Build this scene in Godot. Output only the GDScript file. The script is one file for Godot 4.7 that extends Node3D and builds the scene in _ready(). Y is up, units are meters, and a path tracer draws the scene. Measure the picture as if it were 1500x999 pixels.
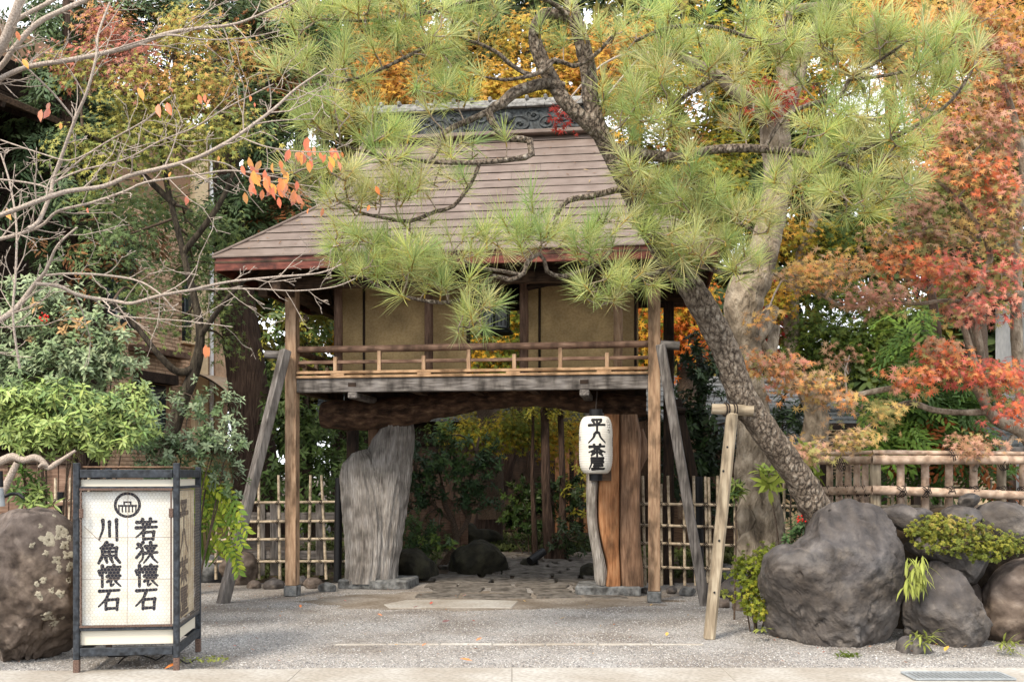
extends Node3D

# ---- the photograph's lens: eye 1.5 m above the ground, level, lens shifted upwards
const F := 1458.0
const EYE := 1.5
const HZ := 693.0

var used := {}
var gx := {}
var rng := RandomNumberGenerator.new()
var nz := FastNoiseLite.new()
var nr := FastNoiseLite.new()
var nc := FastNoiseLite.new()
var M := {}
var leafmats := {}


func _ready():
	# ---------------------------------------------------------------- camera, sky, sun, exposure
	var cam := Camera3D.new()
	cam.name = "camera"
	cam.projection = Camera3D.PROJECTION_FRUSTUM
	cam.near = 0.1
	cam.far = 600.0
	cam.size = 2.0 * 0.1 * 499.5 / F
	cam.frustum_offset = Vector2(0.0, 0.1 * (HZ - 499.5) / F)
	add_child(cam)
	cam.position = Vector3(0, EYE, 0)
	cam.current = true
	var env := Environment.new()
	env.background_mode = Environment.BG_SKY
	var sky := Sky.new()
	var sm := ProceduralSkyMaterial.new()
	sm.sky_top_color = Color(0.88, 0.90, 0.93)
	sm.sky_horizon_color = Color(0.93, 0.945, 0.96)
	sm.sky_curve = 0.3
	sm.ground_bottom_color = Color(0.42, 0.40, 0.38)
	sm.ground_horizon_color = Color(0.6, 0.59, 0.57)
	sm.sun_angle_max = 5.0
	sm.sky_energy_multiplier = 1.0
	sky.sky_material = sm
	env.sky = sky
	env.tonemap_mode = Environment.TONE_MAPPER_LINEAR
	env.tonemap_exposure = 3.0
	env.sdfgi_enabled = true
	env.ssao_enabled = true
	env.ssil_enabled = true
	var we := WorldEnvironment.new()
	we.name = "world_environment"
	we.environment = env
	add_child(we)
	var sun := DirectionalLight3D.new()
	sun.name = "sun"
	sun.light_energy = 0.5
	sun.light_color = Color(1.0, 0.95, 0.88)
	sun.light_angular_distance = 14.0
	sun.shadow_enabled = true
	add_child(sun)
	sun.look_at_from_position(Vector3(-6, 12, 9), Vector3.ZERO, Vector3.UP)

	rng.seed = 20
	nz.seed = 3
	nz.noise_type = FastNoiseLite.TYPE_SIMPLEX_SMOOTH
	nz.frequency = 1.0
	nz.fractal_type = FastNoiseLite.FRACTAL_FBM
	nz.fractal_octaves = 4
	nr.seed = 8
	nr.noise_type = FastNoiseLite.TYPE_SIMPLEX_SMOOTH
	nr.frequency = 1.0
	nr.fractal_type = FastNoiseLite.FRACTAL_RIDGED
	nr.fractal_octaves = 3
	nc.seed = 5
	nc.noise_type = FastNoiseLite.TYPE_CELLULAR
	nc.frequency = 1.0
	nc.cellular_return_type = FastNoiseLite.RETURN_DISTANCE
	nc.domain_warp_enabled = true
	nc.domain_warp_amplitude = 0.35
	nc.domain_warp_frequency = 1.4
	materials()
	setting()
	gate()
	lanterns()
	sign_box()
	left_building()
	right_buildings()
	garden_inside()
	fences()
	rocks()
	crutch()
	pine()
	pale_tree()
	cherry()
	maple_right()
	trees_behind()
	shrubs()
	small_things()


# ---------------------------------------------------------------- helpers
func P(x: float, y: float, d: float) -> Vector3:
	return Vector3((x - 750.0) / F * d, EYE + (HZ - y) / F * d, -d)


func S(px: float, d: float) -> float:
	return px / F * d


func rf(a: float, b: float) -> float:
	return rng.randf_range(a, b)


func rdir() -> Vector3:
	var v := Vector3(rng.randfn(), rng.randfn(), rng.randfn())
	return v.normalized()


class MB:
	var v := PackedVector3Array()
	var n := PackedVector3Array()
	var uv := PackedVector2Array()
	var c := PackedColorArray()
	var i := PackedInt32Array()
	var tint := Color.WHITE
	var local := false

	func vert(p: Vector3, nn: Vector3, u := Vector2.ZERO) -> int:
		v.append(p)
		n.append(nn)
		uv.append(u)
		c.append(tint)
		return v.size() - 1

	func poly(pts: Array, uvs: Array = []) -> void:
		var nn: Vector3 = (pts[1] - pts[0]).cross(pts[2] - pts[0])
		if nn.length_squared() < 1e-16 and pts.size() > 3:
			nn = (pts[2] - pts[0]).cross(pts[3] - pts[0])
		nn = nn.normalized()
		var s := v.size()
		for k in pts.size():
			vert(pts[k], nn, uvs[k] if uvs else Vector2.ZERO)
		for k in range(1, pts.size() - 1):
			i.append(s)
			i.append(s + k + 1)
			i.append(s + k)

	# a chamfered box, t places it
	func box(size: Vector3, t := Transform3D(), ch := 0.004) -> void:
		var h := size * 0.5
		ch = minf(ch, minf(h.x, minf(h.y, h.z)) * 0.6)
		var q := h - Vector3(ch, ch, ch)
		for ax in 3:
			var a1 := (ax + 1) % 3
			var a2 := (ax + 2) % 3
			for s in [-1.0, 1.0]:
				var pts := []
				for k in [[-1, -1], [1, -1], [1, 1], [-1, 1]]:
					var p := Vector3()
					p[ax] = h[ax] * s
					p[a1] = q[a1] * k[0]
					p[a2] = q[a2] * k[1]
					pts.append(t * p)
				if s < 0:
					pts.reverse()
				poly(pts)
			# edges along ax
			for s1 in [-1.0, 1.0]:
				for s2 in [-1.0, 1.0]:
					var e := []
					for k in [[-1, 0], [1, 0], [1, 1], [-1, 1]]:
						var p := Vector3()
						p[ax] = q[ax] * k[0]
						p[a1] = (h[a1] if k[1] == 0 else q[a1]) * s1
						p[a2] = (q[a2] if k[1] == 0 else h[a2]) * s2
						e.append(t * p)
					if s1 * s2 > 0:
						e.reverse()
						poly(e.duplicate())
					else:
						poly(e)
		for sx in [-1.0, 1.0]:
			for sy in [-1.0, 1.0]:
				for sz in [-1.0, 1.0]:
					var tri := [t * Vector3(h.x * sx, q.y * sy, q.z * sz), t * Vector3(q.x * sx, h.y * sy, q.z * sz), t * Vector3(q.x * sx, q.y * sy, h.z * sz)]
					if sx * sy * sz < 0:
						tri.reverse()
					poly(tri)

	func beam(a: Vector3, b: Vector3, w: float, h: float, ch := 0.004, up := Vector3.UP) -> void:
		var y := (b - a).normalized()
		var x := y.cross(up)
		if x.length() < 0.01:
			x = y.cross(Vector3.BACK)
		x = x.normalized()
		var z := x.cross(y)
		box(Vector3(w, (b - a).length(), h), Transform3D(Basis(x, y, z), (a + b) * 0.5), ch)

	# rows of points; smooth normals; wrap joins the last column to the first
	func grid(rows: Array, wrap: bool, flip := false) -> void:
		var s := v.size()
		var nrow := rows.size()
		var ncol: int = rows[0].size()
		for r in nrow:
			var up: PackedVector3Array = rows[mini(r + 1, nrow - 1)]
			var dn: PackedVector3Array = rows[maxi(r - 1, 0)]
			var row: PackedVector3Array = rows[r]
			for k in ncol:
				var kn := (k + 1) % ncol if wrap else mini(k + 1, ncol - 1)
				var kp := (k - 1 + ncol) % ncol if wrap else maxi(k - 1, 0)
				var nn := (row[kn] - row[kp]).cross(up[k] - dn[k])
				if nn.length_squared() < 1e-14:
					nn = up[0] - dn[0] if r == 0 or r == nrow - 1 else Vector3.UP
					if r == 0:
						nn = -nn
					nn = -nn if flip else nn
				nn = nn.normalized()
				vert(row[k], -nn if flip else nn, Vector2(float(k) / ncol, float(r) / maxf(nrow - 1, 1)))
		var last := ncol if wrap else ncol - 1
		for r in nrow - 1:
			for k in last:
				var a := s + r * ncol + k
				var b := s + r * ncol + (k + 1) % ncol
				var q := [a, a + ncol, b, b, a + ncol, b + ncol]
				if flip:
					q.reverse()
				for x in q:
					i.append(x)

	func tube(pts: PackedVector3Array, rad: PackedFloat32Array, sides: int, noise: FastNoiseLite = null, amp := 0.0, freq := 1.0, cap := true, squash := 1.0) -> void:
		var rows := []
		var t := (pts[1] - pts[0]).normalized()
		var x := t.cross(Vector3.UP)
		if x.length() < 0.1:
			x = t.cross(Vector3.BACK)
		x = x.normalized()
		var m := pts.size()
		for k in m:
			var tt := (pts[mini(k + 1, m - 1)] - pts[maxi(k - 1, 0)]).normalized()
			x = (x - tt * x.dot(tt)).normalized()
			var y := tt.cross(x)
			var row := PackedVector3Array()
			for j in sides:
				var a := TAU * j / sides
				var dd := x * cos(a) + y * sin(a) * squash
				var r := rad[k]
				if noise:
					r *= 1.0 + amp * noise.get_noise_3dv((pts[k] + dd * r) * freq)
				row.append(pts[k] + dd * r)
			rows.append(row)
		if cap:
			var e0 := PackedVector3Array()
			var e1 := PackedVector3Array()
			for j in sides:
				e0.append(pts[0])
				e1.append(pts[m - 1])
			rows.insert(0, rows[0].duplicate())
			rows.insert(0, e0)
			rows.append(rows[rows.size() - 1].duplicate())
			rows.append(e1)
		grid(rows, true)

	func rod(a: Vector3, b: Vector3, r: float, sides := 6, r2 := -1.0) -> void:
		tube(PackedVector3Array([a, b]), PackedFloat32Array([r, r if r2 < 0 else r2]), sides)

	func lathe(prof: Array, sides: int, t := Transform3D()) -> void:
		var rows := []
		for p in prof:
			var row := PackedVector3Array()
			for j in sides:
				var a := -TAU * j / sides
				row.append(t * Vector3(cos(a) * p[0], p[1], sin(a) * p[0]))
			rows.append(row)
		grid(rows, true, prof[prof.size() - 1][1] < prof[0][1])

	func mesh(inv := Transform3D()) -> ArrayMesh:
		var am := ArrayMesh.new()
		var ar := []
		ar.resize(Mesh.ARRAY_MAX)
		var vv := v
		var n2 := n
		if not local and inv != Transform3D():
			vv = inv * v
			var bb := Transform3D(inv.basis, Vector3.ZERO)
			n2 = bb * n
		ar[Mesh.ARRAY_VERTEX] = vv
		ar[Mesh.ARRAY_NORMAL] = n2
		ar[Mesh.ARRAY_TEX_UV] = uv
		ar[Mesh.ARRAY_COLOR] = c
		ar[Mesh.ARRAY_INDEX] = i
		am.add_surface_from_arrays(Mesh.PRIMITIVE_TRIANGLES, ar)
		return am


func numbered(called: String) -> String:
	var k: int = used.get(called, 0)
	used[called] = k + 1
	return called if k == 0 else "%s_%03d" % [called, k]


func tag(o: Node3D, label: String, category := "", group := "", kind := "") -> void:
	if label:
		o.set_meta("label", label)
	if category:
		o.set_meta("category", category)
	if group:
		o.set_meta("group", group)
	if kind:
		o.set_meta("kind", kind)


func thing(called: String, label: String, category: String, at: Vector3, turn := 0.0, group := "", kind := "") -> Node3D:
	var o := Node3D.new()
	o.name = numbered(called)
	add_child(o)
	o.transform = Transform3D(Basis(Vector3.UP, turn), at)
	gx[o] = o.transform
	tag(o, label, category, group, kind)
	return o


func part(called: String, mb: MB, m: Material, parent: Node3D, label := "", kind := "") -> MeshInstance3D:
	var o := MeshInstance3D.new()
	o.name = called
	var g: Transform3D = gx.get(parent, Transform3D())
	o.mesh = mb.mesh(g.affine_inverse())
	o.material_override = m
	parent.add_child(o, true)
	gx[o] = g
	tag(o, label, "", "", kind)
	return o


# one mesh that is a whole thing or piece of the setting
func single(called: String, mb: MB, m: Material, label: String, category: String, group := "", kind := "", at := Vector3.ZERO) -> MeshInstance3D:
	var o := MeshInstance3D.new()
	o.name = numbered(called)
	o.mesh = mb.mesh(Transform3D(Basis(), at).affine_inverse())
	o.position = at
	o.material_override = m
	add_child(o)
	gx[o] = o.transform
	tag(o, label, category, group, kind)
	return o


func inst(called: String, mesh: Mesh, m: Material, parent: Node3D, t: Transform3D) -> MeshInstance3D:
	var o := MeshInstance3D.new()
	o.name = called
	o.mesh = mesh
	o.material_override = m
	parent.add_child(o, true)
	o.transform = (gx.get(parent, Transform3D()) as Transform3D).affine_inverse() * t
	return o


# [px, py, depth, width in px, ...] -> smooth path and radii
func path(a: Array, step := 0.06) -> Array:
	var kp := PackedVector3Array()
	var kr := PackedFloat32Array()
	for k in a.size() / 4:
		kp.append(P(a[k * 4], a[k * 4 + 1], a[k * 4 + 2]))
		kr.append(S(a[k * 4 + 3], a[k * 4 + 2]) * 0.5)
	return smooth(kp, kr, step)


func smooth(kp: PackedVector3Array, kr: PackedFloat32Array, step: float) -> Array:
	var pts := PackedVector3Array()
	var rad := PackedFloat32Array()
	var m := kp.size()
	for k in m - 1:
		var n := maxi(1, int((kp[k + 1] - kp[k]).length() / step))
		for j in n:
			var t := float(j) / n
			pts.append(kp[k].cubic_interpolate(kp[k + 1], kp[maxi(k - 1, 0)], kp[mini(k + 2, m - 1)], t))
			rad.append(lerpf(kr[k], kr[k + 1], t))
	pts.append(kp[m - 1])
	rad.append(kr[m - 1])
	return [pts, rad]


# instanced foliage or pebbles as ONE part; the nearest «few» of them are parts of their own
func scatter(called: String, parent: Node3D, mesh: Mesh, mat: StandardMaterial3D, xf: Array, cols: Array, few := 0, piece := "leaf") -> void:
	var order := range(xf.size())
	if few > 0:
		order.sort_custom(func(a, b): return xf[a].origin.z > xf[b].origin.z)
	var g: Transform3D = gx.get(parent, Transform3D())
	var inv := g.affine_inverse()
	for k in mini(few, order.size()):
		var c: Color = cols[order[k]]
		var key := "%s%.2f%.2f%.2f" % [mat.resource_name, c.r, c.g, c.b]
		if not leafmats.has(key):
			var m2: StandardMaterial3D = mat.duplicate()
			m2.albedo_color = Color(c.r, c.g, c.b).linear_to_srgb()
			leafmats[key] = m2
		inst(piece, mesh, leafmats[key], parent, xf[order[k]])
	var rest := order.slice(mini(few, order.size()))
	if rest.is_empty():
		return
	var mm := MultiMesh.new()
	mm.transform_format = MultiMesh.TRANSFORM_3D
	mm.use_colors = true
	mm.mesh = mesh
	mm.instance_count = rest.size()
	for k in rest.size():
		mm.set_instance_transform(k, inv * xf[rest[k]])
		mm.set_instance_color(k, cols[rest[k]])
	var o := MultiMeshInstance3D.new()
	o.name = called
	o.multimesh = mm
	o.material_override = mat
	o.set_meta("kind", "stuff")
	parent.add_child(o, true)


func facing(up: Vector3, turn: float, s: float, at: Vector3) -> Transform3D:
	var y := up.normalized()
	var x := y.cross(Vector3(0.3, 0.2, 1.0)).normalized()
	var b := Basis(x, y, x.cross(y)) * Basis(Vector3.UP, turn)
	return Transform3D(b.scaled_local(Vector3(s, s, s)), at)


# ---------------------------------------------------------------- materials
func ntex(sd: int, freq: float, ramp: Array, type := 0, oct := 4, size := 512, ret := 0, warp := 0.0) -> NoiseTexture2D:
	var f := FastNoiseLite.new()
	f.seed = sd
	f.frequency = freq
	f.noise_type = [FastNoiseLite.TYPE_SIMPLEX_SMOOTH, FastNoiseLite.TYPE_CELLULAR, FastNoiseLite.TYPE_SIMPLEX_SMOOTH][type]
	f.fractal_type = FastNoiseLite.FRACTAL_FBM if type < 2 else FastNoiseLite.FRACTAL_RIDGED
	f.fractal_octaves = oct
	if oct <= 1:
		f.fractal_type = FastNoiseLite.FRACTAL_NONE
	f.cellular_return_type = [FastNoiseLite.RETURN_DISTANCE, FastNoiseLite.RETURN_CELL_VALUE, FastNoiseLite.RETURN_DISTANCE2_SUB][ret]
	if warp > 0.0:
		f.domain_warp_enabled = true
		f.domain_warp_amplitude = warp
		f.domain_warp_frequency = freq * 0.8
	var t := NoiseTexture2D.new()
	t.width = size
	t.height = size
	t.seamless = true
	t.seamless_blend_skirt = 0.15
	t.noise = f
	if ramp:
		var g := Gradient.new()
		var offs := PackedFloat32Array()
		var cc := PackedColorArray()
		for k in ramp.size():
			offs.append(float(k) / (ramp.size() - 1))
			cc.append(ramp[k])
		g.offsets = offs
		g.colors = cc
		t.color_ramp = g
	return t


func rgb(r: float, g: float, b: float) -> Color:
	return Color(r / 255.0, g / 255.0, b / 255.0)


func lin(r: float, g: float, b: float) -> Color:
	return rgb(r, g, b).srgb_to_linear()


func mat(called: String, tex: Texture2D, sc: Vector3, rough := 0.85, bump: Texture2D = null, cm := 0.3, world := false) -> StandardMaterial3D:
	var m := StandardMaterial3D.new()
	m.resource_name = called
	m.albedo_texture = tex
	m.roughness = rough
	m.metallic_specular = 0.35
	m.uv1_triplanar = true
	m.uv1_world_triplanar = world
	m.uv1_triplanar_sharpness = 4.0
	m.uv1_scale = sc
	if bump:
		m.heightmap_enabled = true
		m.heightmap_texture = bump
		m.heightmap_scale = cm
	M[called] = m
	return m


# a slower second pattern multiplied over the first
func over(m: StandardMaterial3D, tex: Texture2D, sc: Vector3) -> void:
	m.detail_enabled = true
	m.detail_blend_mode = BaseMaterial3D.BLEND_MODE_MUL
	m.detail_albedo = tex
	m.detail_uv_layer = BaseMaterial3D.DETAIL_UV_2
	m.uv2_triplanar = true
	m.uv2_world_triplanar = m.uv1_world_triplanar
	m.uv2_scale = sc


func plain(called: String, c: Color, rough := 0.6, metal := 0.0) -> StandardMaterial3D:
	var m := StandardMaterial3D.new()
	m.resource_name = called
	m.albedo_color = c
	m.roughness = rough
	m.metallic = metal
	m.metallic_specular = 0.4
	M[called] = m
	return m


func leafmat(called: String, rough := 0.55, back := 0.55) -> StandardMaterial3D:
	var m := StandardMaterial3D.new()
	m.resource_name = called
	m.vertex_color_use_as_albedo = true
	m.roughness = rough
	m.metallic_specular = 0.3
	m.backlight_enabled = true
	m.backlight = Color(back, back, back)
	m.cull_mode = BaseMaterial3D.CULL_DISABLED
	M[called] = m
	return m


func materials() -> void:
	var grain := ntex(1, 0.012, [], 0, 5, 512, 0, 20.0)
	var patch := ntex(2, 0.006, [rgb(190, 190, 190), rgb(255, 255, 255)], 0, 4)
	var patch2 := ntex(5, 0.01, [rgb(120, 116, 112), rgb(225, 222, 218), rgb(255, 255, 255)], 0, 5)
	var woods := {
		"cedar": [rgb(140, 112, 90), rgb(176, 146, 118), rgb(198, 170, 143)], "rail": [rgb(96, 74, 62), rgb(128, 102, 86), rgb(158, 132, 114)],
		"greywood": [rgb(70, 66, 64), rgb(118, 113, 110), rgb(158, 153, 148)], "dark": [rgb(34, 26, 21), rgb(58, 45, 36), rgb(82, 64, 50)],
		"orange": [rgb(132, 88, 56), rgb(170, 120, 82), rgb(188, 144, 106)], "brown": [rgb(106, 82, 65), rgb(140, 110, 88), rgb(162, 132, 108)],
		"pole": [rgb(128, 114, 96), rgb(166, 152, 130), rgb(192, 180, 158)], "plank": [rgb(52, 40, 32), rgb(84, 66, 52), rgb(112, 90, 72)],
		"deck": [rgb(150, 118, 88), rgb(186, 152, 118), rgb(206, 174, 142)],
	}
	var sd := 10
	for w in woods:
		sd += 1
		var t := ntex(sd, 0.014, woods[w], 0, 5, 512, 0, 24.0)
		for ax in 3:
			var s := Vector3(3.4, 3.4, 3.4)
			s[ax] = 0.42
			over(mat(w + "xyz"[ax], t, s, 0.8, grain, 0.16), patch2, Vector3(0.9, 0.4, 0.9))
	over(mat("stump", ntex(31, 0.012, [rgb(110, 105, 101), rgb(158, 152, 147), rgb(184, 179, 174), rgb(204, 200, 195)], 0, 6, 1024, 0, 30.0), Vector3(5.0, 0.35, 5.0), 0.9, ntex(32, 0.02, [], 2, 4, 512, 0, 20.0), 1.6), patch2, Vector3(0.7, 0.5, 0.7))
	over(mat("barklog", ntex(33, 0.014, [rgb(40, 29, 22), rgb(72, 53, 41), rgb(104, 80, 62), rgb(160, 134, 110)], 0, 6, 512, 0, 30.0), Vector3(0.6, 1.6, 1.6), 0.95, ntex(34, 0.02, [], 2, 5), 2.0), patch2, Vector3(1.1, 1.1, 1.1))
	over(mat("pinebark", ntex(35, 0.016, [rgb(54, 46, 40), rgb(122, 109, 96), rgb(152, 140, 126), rgb(174, 163, 149), rgb(192, 183, 169)], 1, 3, 512, 2, 16.0), Vector3(2.8, 1.5, 2.8), 0.95, ntex(35, 0.016, [], 1, 3, 512, 2, 16.0), 4.5), patch2, Vector3(1.4, 1.4, 1.4))
	over(mat("palebark", ntex(37, 0.01, [rgb(104, 92, 77), rgb(148, 134, 116), rgb(172, 158, 139), rgb(190, 178, 160)], 0, 6, 512, 0, 40.0), Vector3(1.6, 0.7, 1.6), 0.9, ntex(38, 0.012, [], 2, 5, 512, 0, 25.0), 3.0), patch2, Vector3(0.8, 0.5, 0.8))
	over(mat("cedarbark", ntex(39, 0.014, [rgb(48, 37, 31), rgb(80, 63, 53), rgb(108, 88, 75)], 2, 5, 512, 0, 15.0), Vector3(2.0, 0.22, 2.0), 0.95, ntex(40, 0.016, [], 2, 4), 3.0), patch, Vector3(0.5, 0.5, 0.5))
	over(mat("darkbark", ntex(44, 0.014, [rgb(38, 32, 26), rgb(64, 56, 46), rgb(92, 84, 68)], 0, 5), Vector3(2.2, 0.6, 2.2), 0.95, ntex(45, 0.016, [], 2, 4), 2.0), patch, Vector3(0.6, 0.6, 0.6))
	mat("twig", ntex(41, 0.02, [rgb(118, 104, 93), rgb(160, 146, 133), rgb(196, 184, 171)], 0, 4), Vector3(6, 6, 6), 0.8)
	mat("darktwig", ntex(42, 0.02, [rgb(52, 42, 34), rgb(84, 70, 58), rgb(112, 96, 82)], 0, 4), Vector3(4, 4, 4), 0.85)
	mat("pinetwig", ntex(43, 0.02, [rgb(104, 91, 80), rgb(144, 128, 113), rgb(170, 155, 140)], 0, 4), Vector3(5, 5, 5), 0.9)
	# stones
	var rk := ntex(51, 0.008, [rgb(68, 67, 68), rgb(92, 90, 90), rgb(106, 103, 102), rgb(121, 117, 114), rgb(150, 145, 139)], 0, 6, 1024, 0, 40.0)
	var rb := ntex(52, 0.012, [], 0, 6, 1024, 0, 20.0)
	over(mat("rock", rk, Vector3(0.8, 0.8, 0.8), 0.75, rb, 1.5), ntex(53, 0.007, [rgb(140, 128, 116), rgb(200, 192, 184), rgb(255, 252, 248)], 0, 5), Vector3(0.6, 0.6, 0.6))
	over(mat("rockbrown", ntex(54, 0.008, [rgb(60, 51, 46), rgb(98, 86, 77), rgb(120, 107, 97), rgb(156, 143, 130)], 0, 6, 1024, 0, 40.0), Vector3(0.8, 0.8, 0.8), 0.8, rb, 0.8), patch2, Vector3(0.8, 0.8, 0.8))
	over(mat("rockmoss", ntex(55, 0.01, [rgb(38, 37, 30), rgb(58, 56, 46), rgb(74, 73, 55)], 0, 6), Vector3(0.9, 0.9, 0.9), 0.95, rb, 2.0), patch2, Vector3(0.8, 0.8, 0.8))
	over(mat("paleslab", ntex(31, 0.012, [rgb(112, 106, 100), rgb(158, 152, 145), rgb(184, 178, 171), rgb(202, 197, 190)], 0, 6, 512, 0, 30.0), Vector3(5.0, 0.5, 5.0), 0.9, rb, 1.0), patch2, Vector3(0.7, 0.5, 0.7))
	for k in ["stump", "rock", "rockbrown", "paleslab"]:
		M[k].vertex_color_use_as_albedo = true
	mat("lichen", ntex(56, 0.03, [rgb(128, 120, 104), rgb(164, 158, 141)], 0, 4), Vector3(3, 3, 3), 0.95)
	over(mat("footing", ntex(57, 0.02, [rgb(86, 88, 90), rgb(120, 122, 123), rgb(142, 143, 142)], 0, 5), Vector3(1.5, 1.5, 1.5), 0.9, rb, 0.4), patch2, Vector3(1.2, 1.2, 1.2))
	over(mat("flag", ntex(58, 0.015, [rgb(84, 80, 75), rgb(116, 111, 105), rgb(138, 132, 125)], 0, 6), Vector3(1.1, 1.1, 1.1), 0.85, rb, 0.8), patch2, Vector3(0.8, 0.8, 0.8))
	# grounds
	over(mat("gravel", ntex(61, 0.11, [rgb(114, 112, 111), rgb(146, 143, 141), rgb(161, 158, 155), rgb(175, 172, 168), rgb(202, 198, 193)], 1, 1, 1024, 1, 0.0), Vector3(0.8, 0.8, 0.8), 0.9, ntex(62, 0.11, [], 1, 1, 1024, 0), 1.0, true), ntex(63, 0.006, [rgb(186, 176, 166), rgb(232, 228, 223), rgb(255, 255, 255)], 0, 5), Vector3(0.23, 0.23, 0.23))
	over(mat("earth", ntex(64, 0.02, [rgb(58, 48, 38), rgb(82, 70, 57), rgb(104, 91, 76)], 0, 6), Vector3(0.6, 0.6, 0.6), 0.95, rb, 2.0, true), patch2, Vector3(0.3, 0.3, 0.3))
	over(mat("concrete", ntex(65, 0.03, [rgb(146, 142, 135), rgb(168, 164, 157), rgb(184, 180, 173)], 0, 6, 1024), Vector3(0.7, 0.7, 0.7), 0.9, rb, 0.3, true), ntex(66, 0.006, [rgb(214, 206, 196), rgb(255, 255, 255)], 0, 5), Vector3(0.35, 0.35, 0.35))
	over(mat("packed", ntex(68, 0.03, [rgb(116, 108, 98), rgb(148, 140, 130), rgb(168, 161, 151)], 0, 6, 1024), Vector3(0.7, 0.7, 0.7), 0.95, rb, 0.6, true), ntex(69, 0.008, [rgb(176, 166, 154), rgb(255, 255, 255)], 0, 5), Vector3(0.4, 0.4, 0.4))
	mat("asphalt", ntex(67, 0.15, [rgb(50, 50, 52), rgb(74, 74, 75), rgb(104, 103, 102)], 1, 1, 512, 1), Vector3(0.8, 0.8, 0.8), 0.9, rb, 0.4, true)
	# gate
	over(mat("roofing", ntex(71, 0.012, [rgb(106, 94, 86), rgb(124, 111, 103), rgb(140, 127, 119)], 0, 5, 512, 0, 10.0), Vector3(0.5, 3.0, 0.8), 0.55), ntex(72, 0.008, [rgb(205, 196, 190), rgb(255, 255, 255)], 0, 5), Vector3(0.5, 0.25, 0.25))
	over(mat("fascia", ntex(73, 0.012, [rgb(78, 40, 32), rgb(116, 62, 50), rgb(140, 84, 68)], 0, 5), Vector3(0.6, 2.0, 0.6), 0.5), patch2, Vector3(0.9, 0.9, 0.9))
	over(mat("plaster", ntex(74, 0.04, [rgb(178, 150, 104), rgb(196, 168, 122), rgb(206, 180, 136)], 0, 5), Vector3(1.2, 1.2, 1.2), 0.95, rb, 0.15), patch, Vector3(0.6, 0.6, 0.6))
	over(mat("tile", ntex(75, 0.02, [rgb(112, 112, 112), rgb(146, 146, 144), rgb(170, 169, 166)], 0, 5), Vector3(1.4, 1.4, 1.4), 0.7), patch2, Vector3(1.2, 1.2, 1.2))
	over(mat("carved", ntex(76, 0.02, [rgb(46, 50, 52), rgb(70, 75, 77), rgb(98, 103, 104)], 0, 5), Vector3(2, 2, 2), 0.6), patch2, Vector3(2.2, 2.2, 2.2))
	mat("bronze", ntex(77, 0.02, [rgb(22, 24, 24), rgb(38, 42, 40), rgb(52, 58, 54)], 0, 4), Vector3(3, 3, 3), 0.5)
	over(mat("bamboo", ntex(78, 0.012, [rgb(166, 150, 126), rgb(200, 184, 160), rgb(220, 206, 184)], 0, 5, 512, 0, 10.0), Vector3(3, 3, 3), 0.6, grain, 0.1), patch2, Vector3(1.3, 1.3, 1.3))
	over(mat("thickbamboo", ntex(79, 0.01, [rgb(158, 132, 112), rgb(196, 170, 148), rgb(216, 196, 176)], 0, 5, 512, 0, 10.0), Vector3(2.2, 2.2, 2.2), 0.6, grain, 0.1), patch2, Vector3(1.1, 1.1, 1.1))
	plain("rope", rgb(44, 36, 32), 0.95)
	over(mat("signmetal", ntex(81, 0.02, [rgb(44, 48, 54), rgb(58, 63, 70), rgb(76, 81, 87)], 0, 5), Vector3(3, 3, 3), 0.55), patch2, Vector3(2.4, 2.4, 2.4))
	mat("rust", ntex(82, 0.03, [rgb(64, 52, 48), rgb(98, 78, 68), rgb(118, 100, 90)], 0, 5), Vector3(4, 4, 4), 0.9)
	plain("wire", rgb(138, 126, 114), 0.6)
	over(mat("brick", ntex(83, 0.02, [rgb(206, 166, 132), rgb(226, 188, 154), rgb(234, 202, 170)], 0, 5), Vector3(1.1, 1.1, 1.1), 0.9, rb, 0.3), patch, Vector3(0.5, 0.5, 0.5))
	mat("mortar", ntex(84, 0.03, [rgb(136, 106, 82), rgb(156, 124, 98)], 0, 4), Vector3(1, 1, 1), 0.95)
	mat("cream", ntex(85, 0.02, [rgb(214, 186, 146), rgb(230, 206, 168)], 0, 5), Vector3(0.7, 0.7, 0.7), 0.95)
	mat("whitewall", ntex(86, 0.02, [rgb(196, 196, 194), rgb(224, 223, 220)], 0, 5), Vector3(0.5, 0.5, 0.5), 0.9)
	mat("greymetal", ntex(87, 0.02, [rgb(118, 122, 124), rgb(156, 160, 162)], 0, 5), Vector3(0.7, 0.7, 0.7), 0.55)
	var g := plain("glass", rgb(46, 52, 54), 0.08)
	g.metallic_specular = 0.6
	plain("black", rgb(20, 20, 22), 0.5)
	plain("whitepipe", rgb(226, 224, 220), 0.5)
	var aw := plain("awning", rgb(176, 152, 124), 0.35)
	aw.backlight_enabled = true
	aw.backlight = Color(0.6, 0.55, 0.5)
	plain("redberry", rgb(196, 30, 20), 0.35)
	leafmat("leaf", 0.55, 0.75)
	leafmat("glossleaf", 0.38, 0.35)
	leafmat("needle", 0.45, 0.9)


# ---------------------------------------------------------------- ground, road, path
func sheet(x0: float, x1: float, z0: float, z1: float, y: float, nx := 1, nz_ := 1, wob := 0.0, edge := 0.0) -> MB:
	var mb := MB.new()
	var rows := []
	for j in nz_ + 1:
		var row := PackedVector3Array()
		for k in nx + 1:
			var x := lerpf(x0, x1, float(k) / nx)
			var z := lerpf(z0, z1, float(j) / nz_)
			var e := edge * nz.get_noise_2d(x * 1.3, 7.0) if j == 0 or j == nz_ else 0.0
			row.append(Vector3(x, y + wob * nz.get_noise_2d(x * 0.7, z * 0.7), z + e))
		rows.append(row)
	mb.grid(rows, false, true)
	return mb


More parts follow.
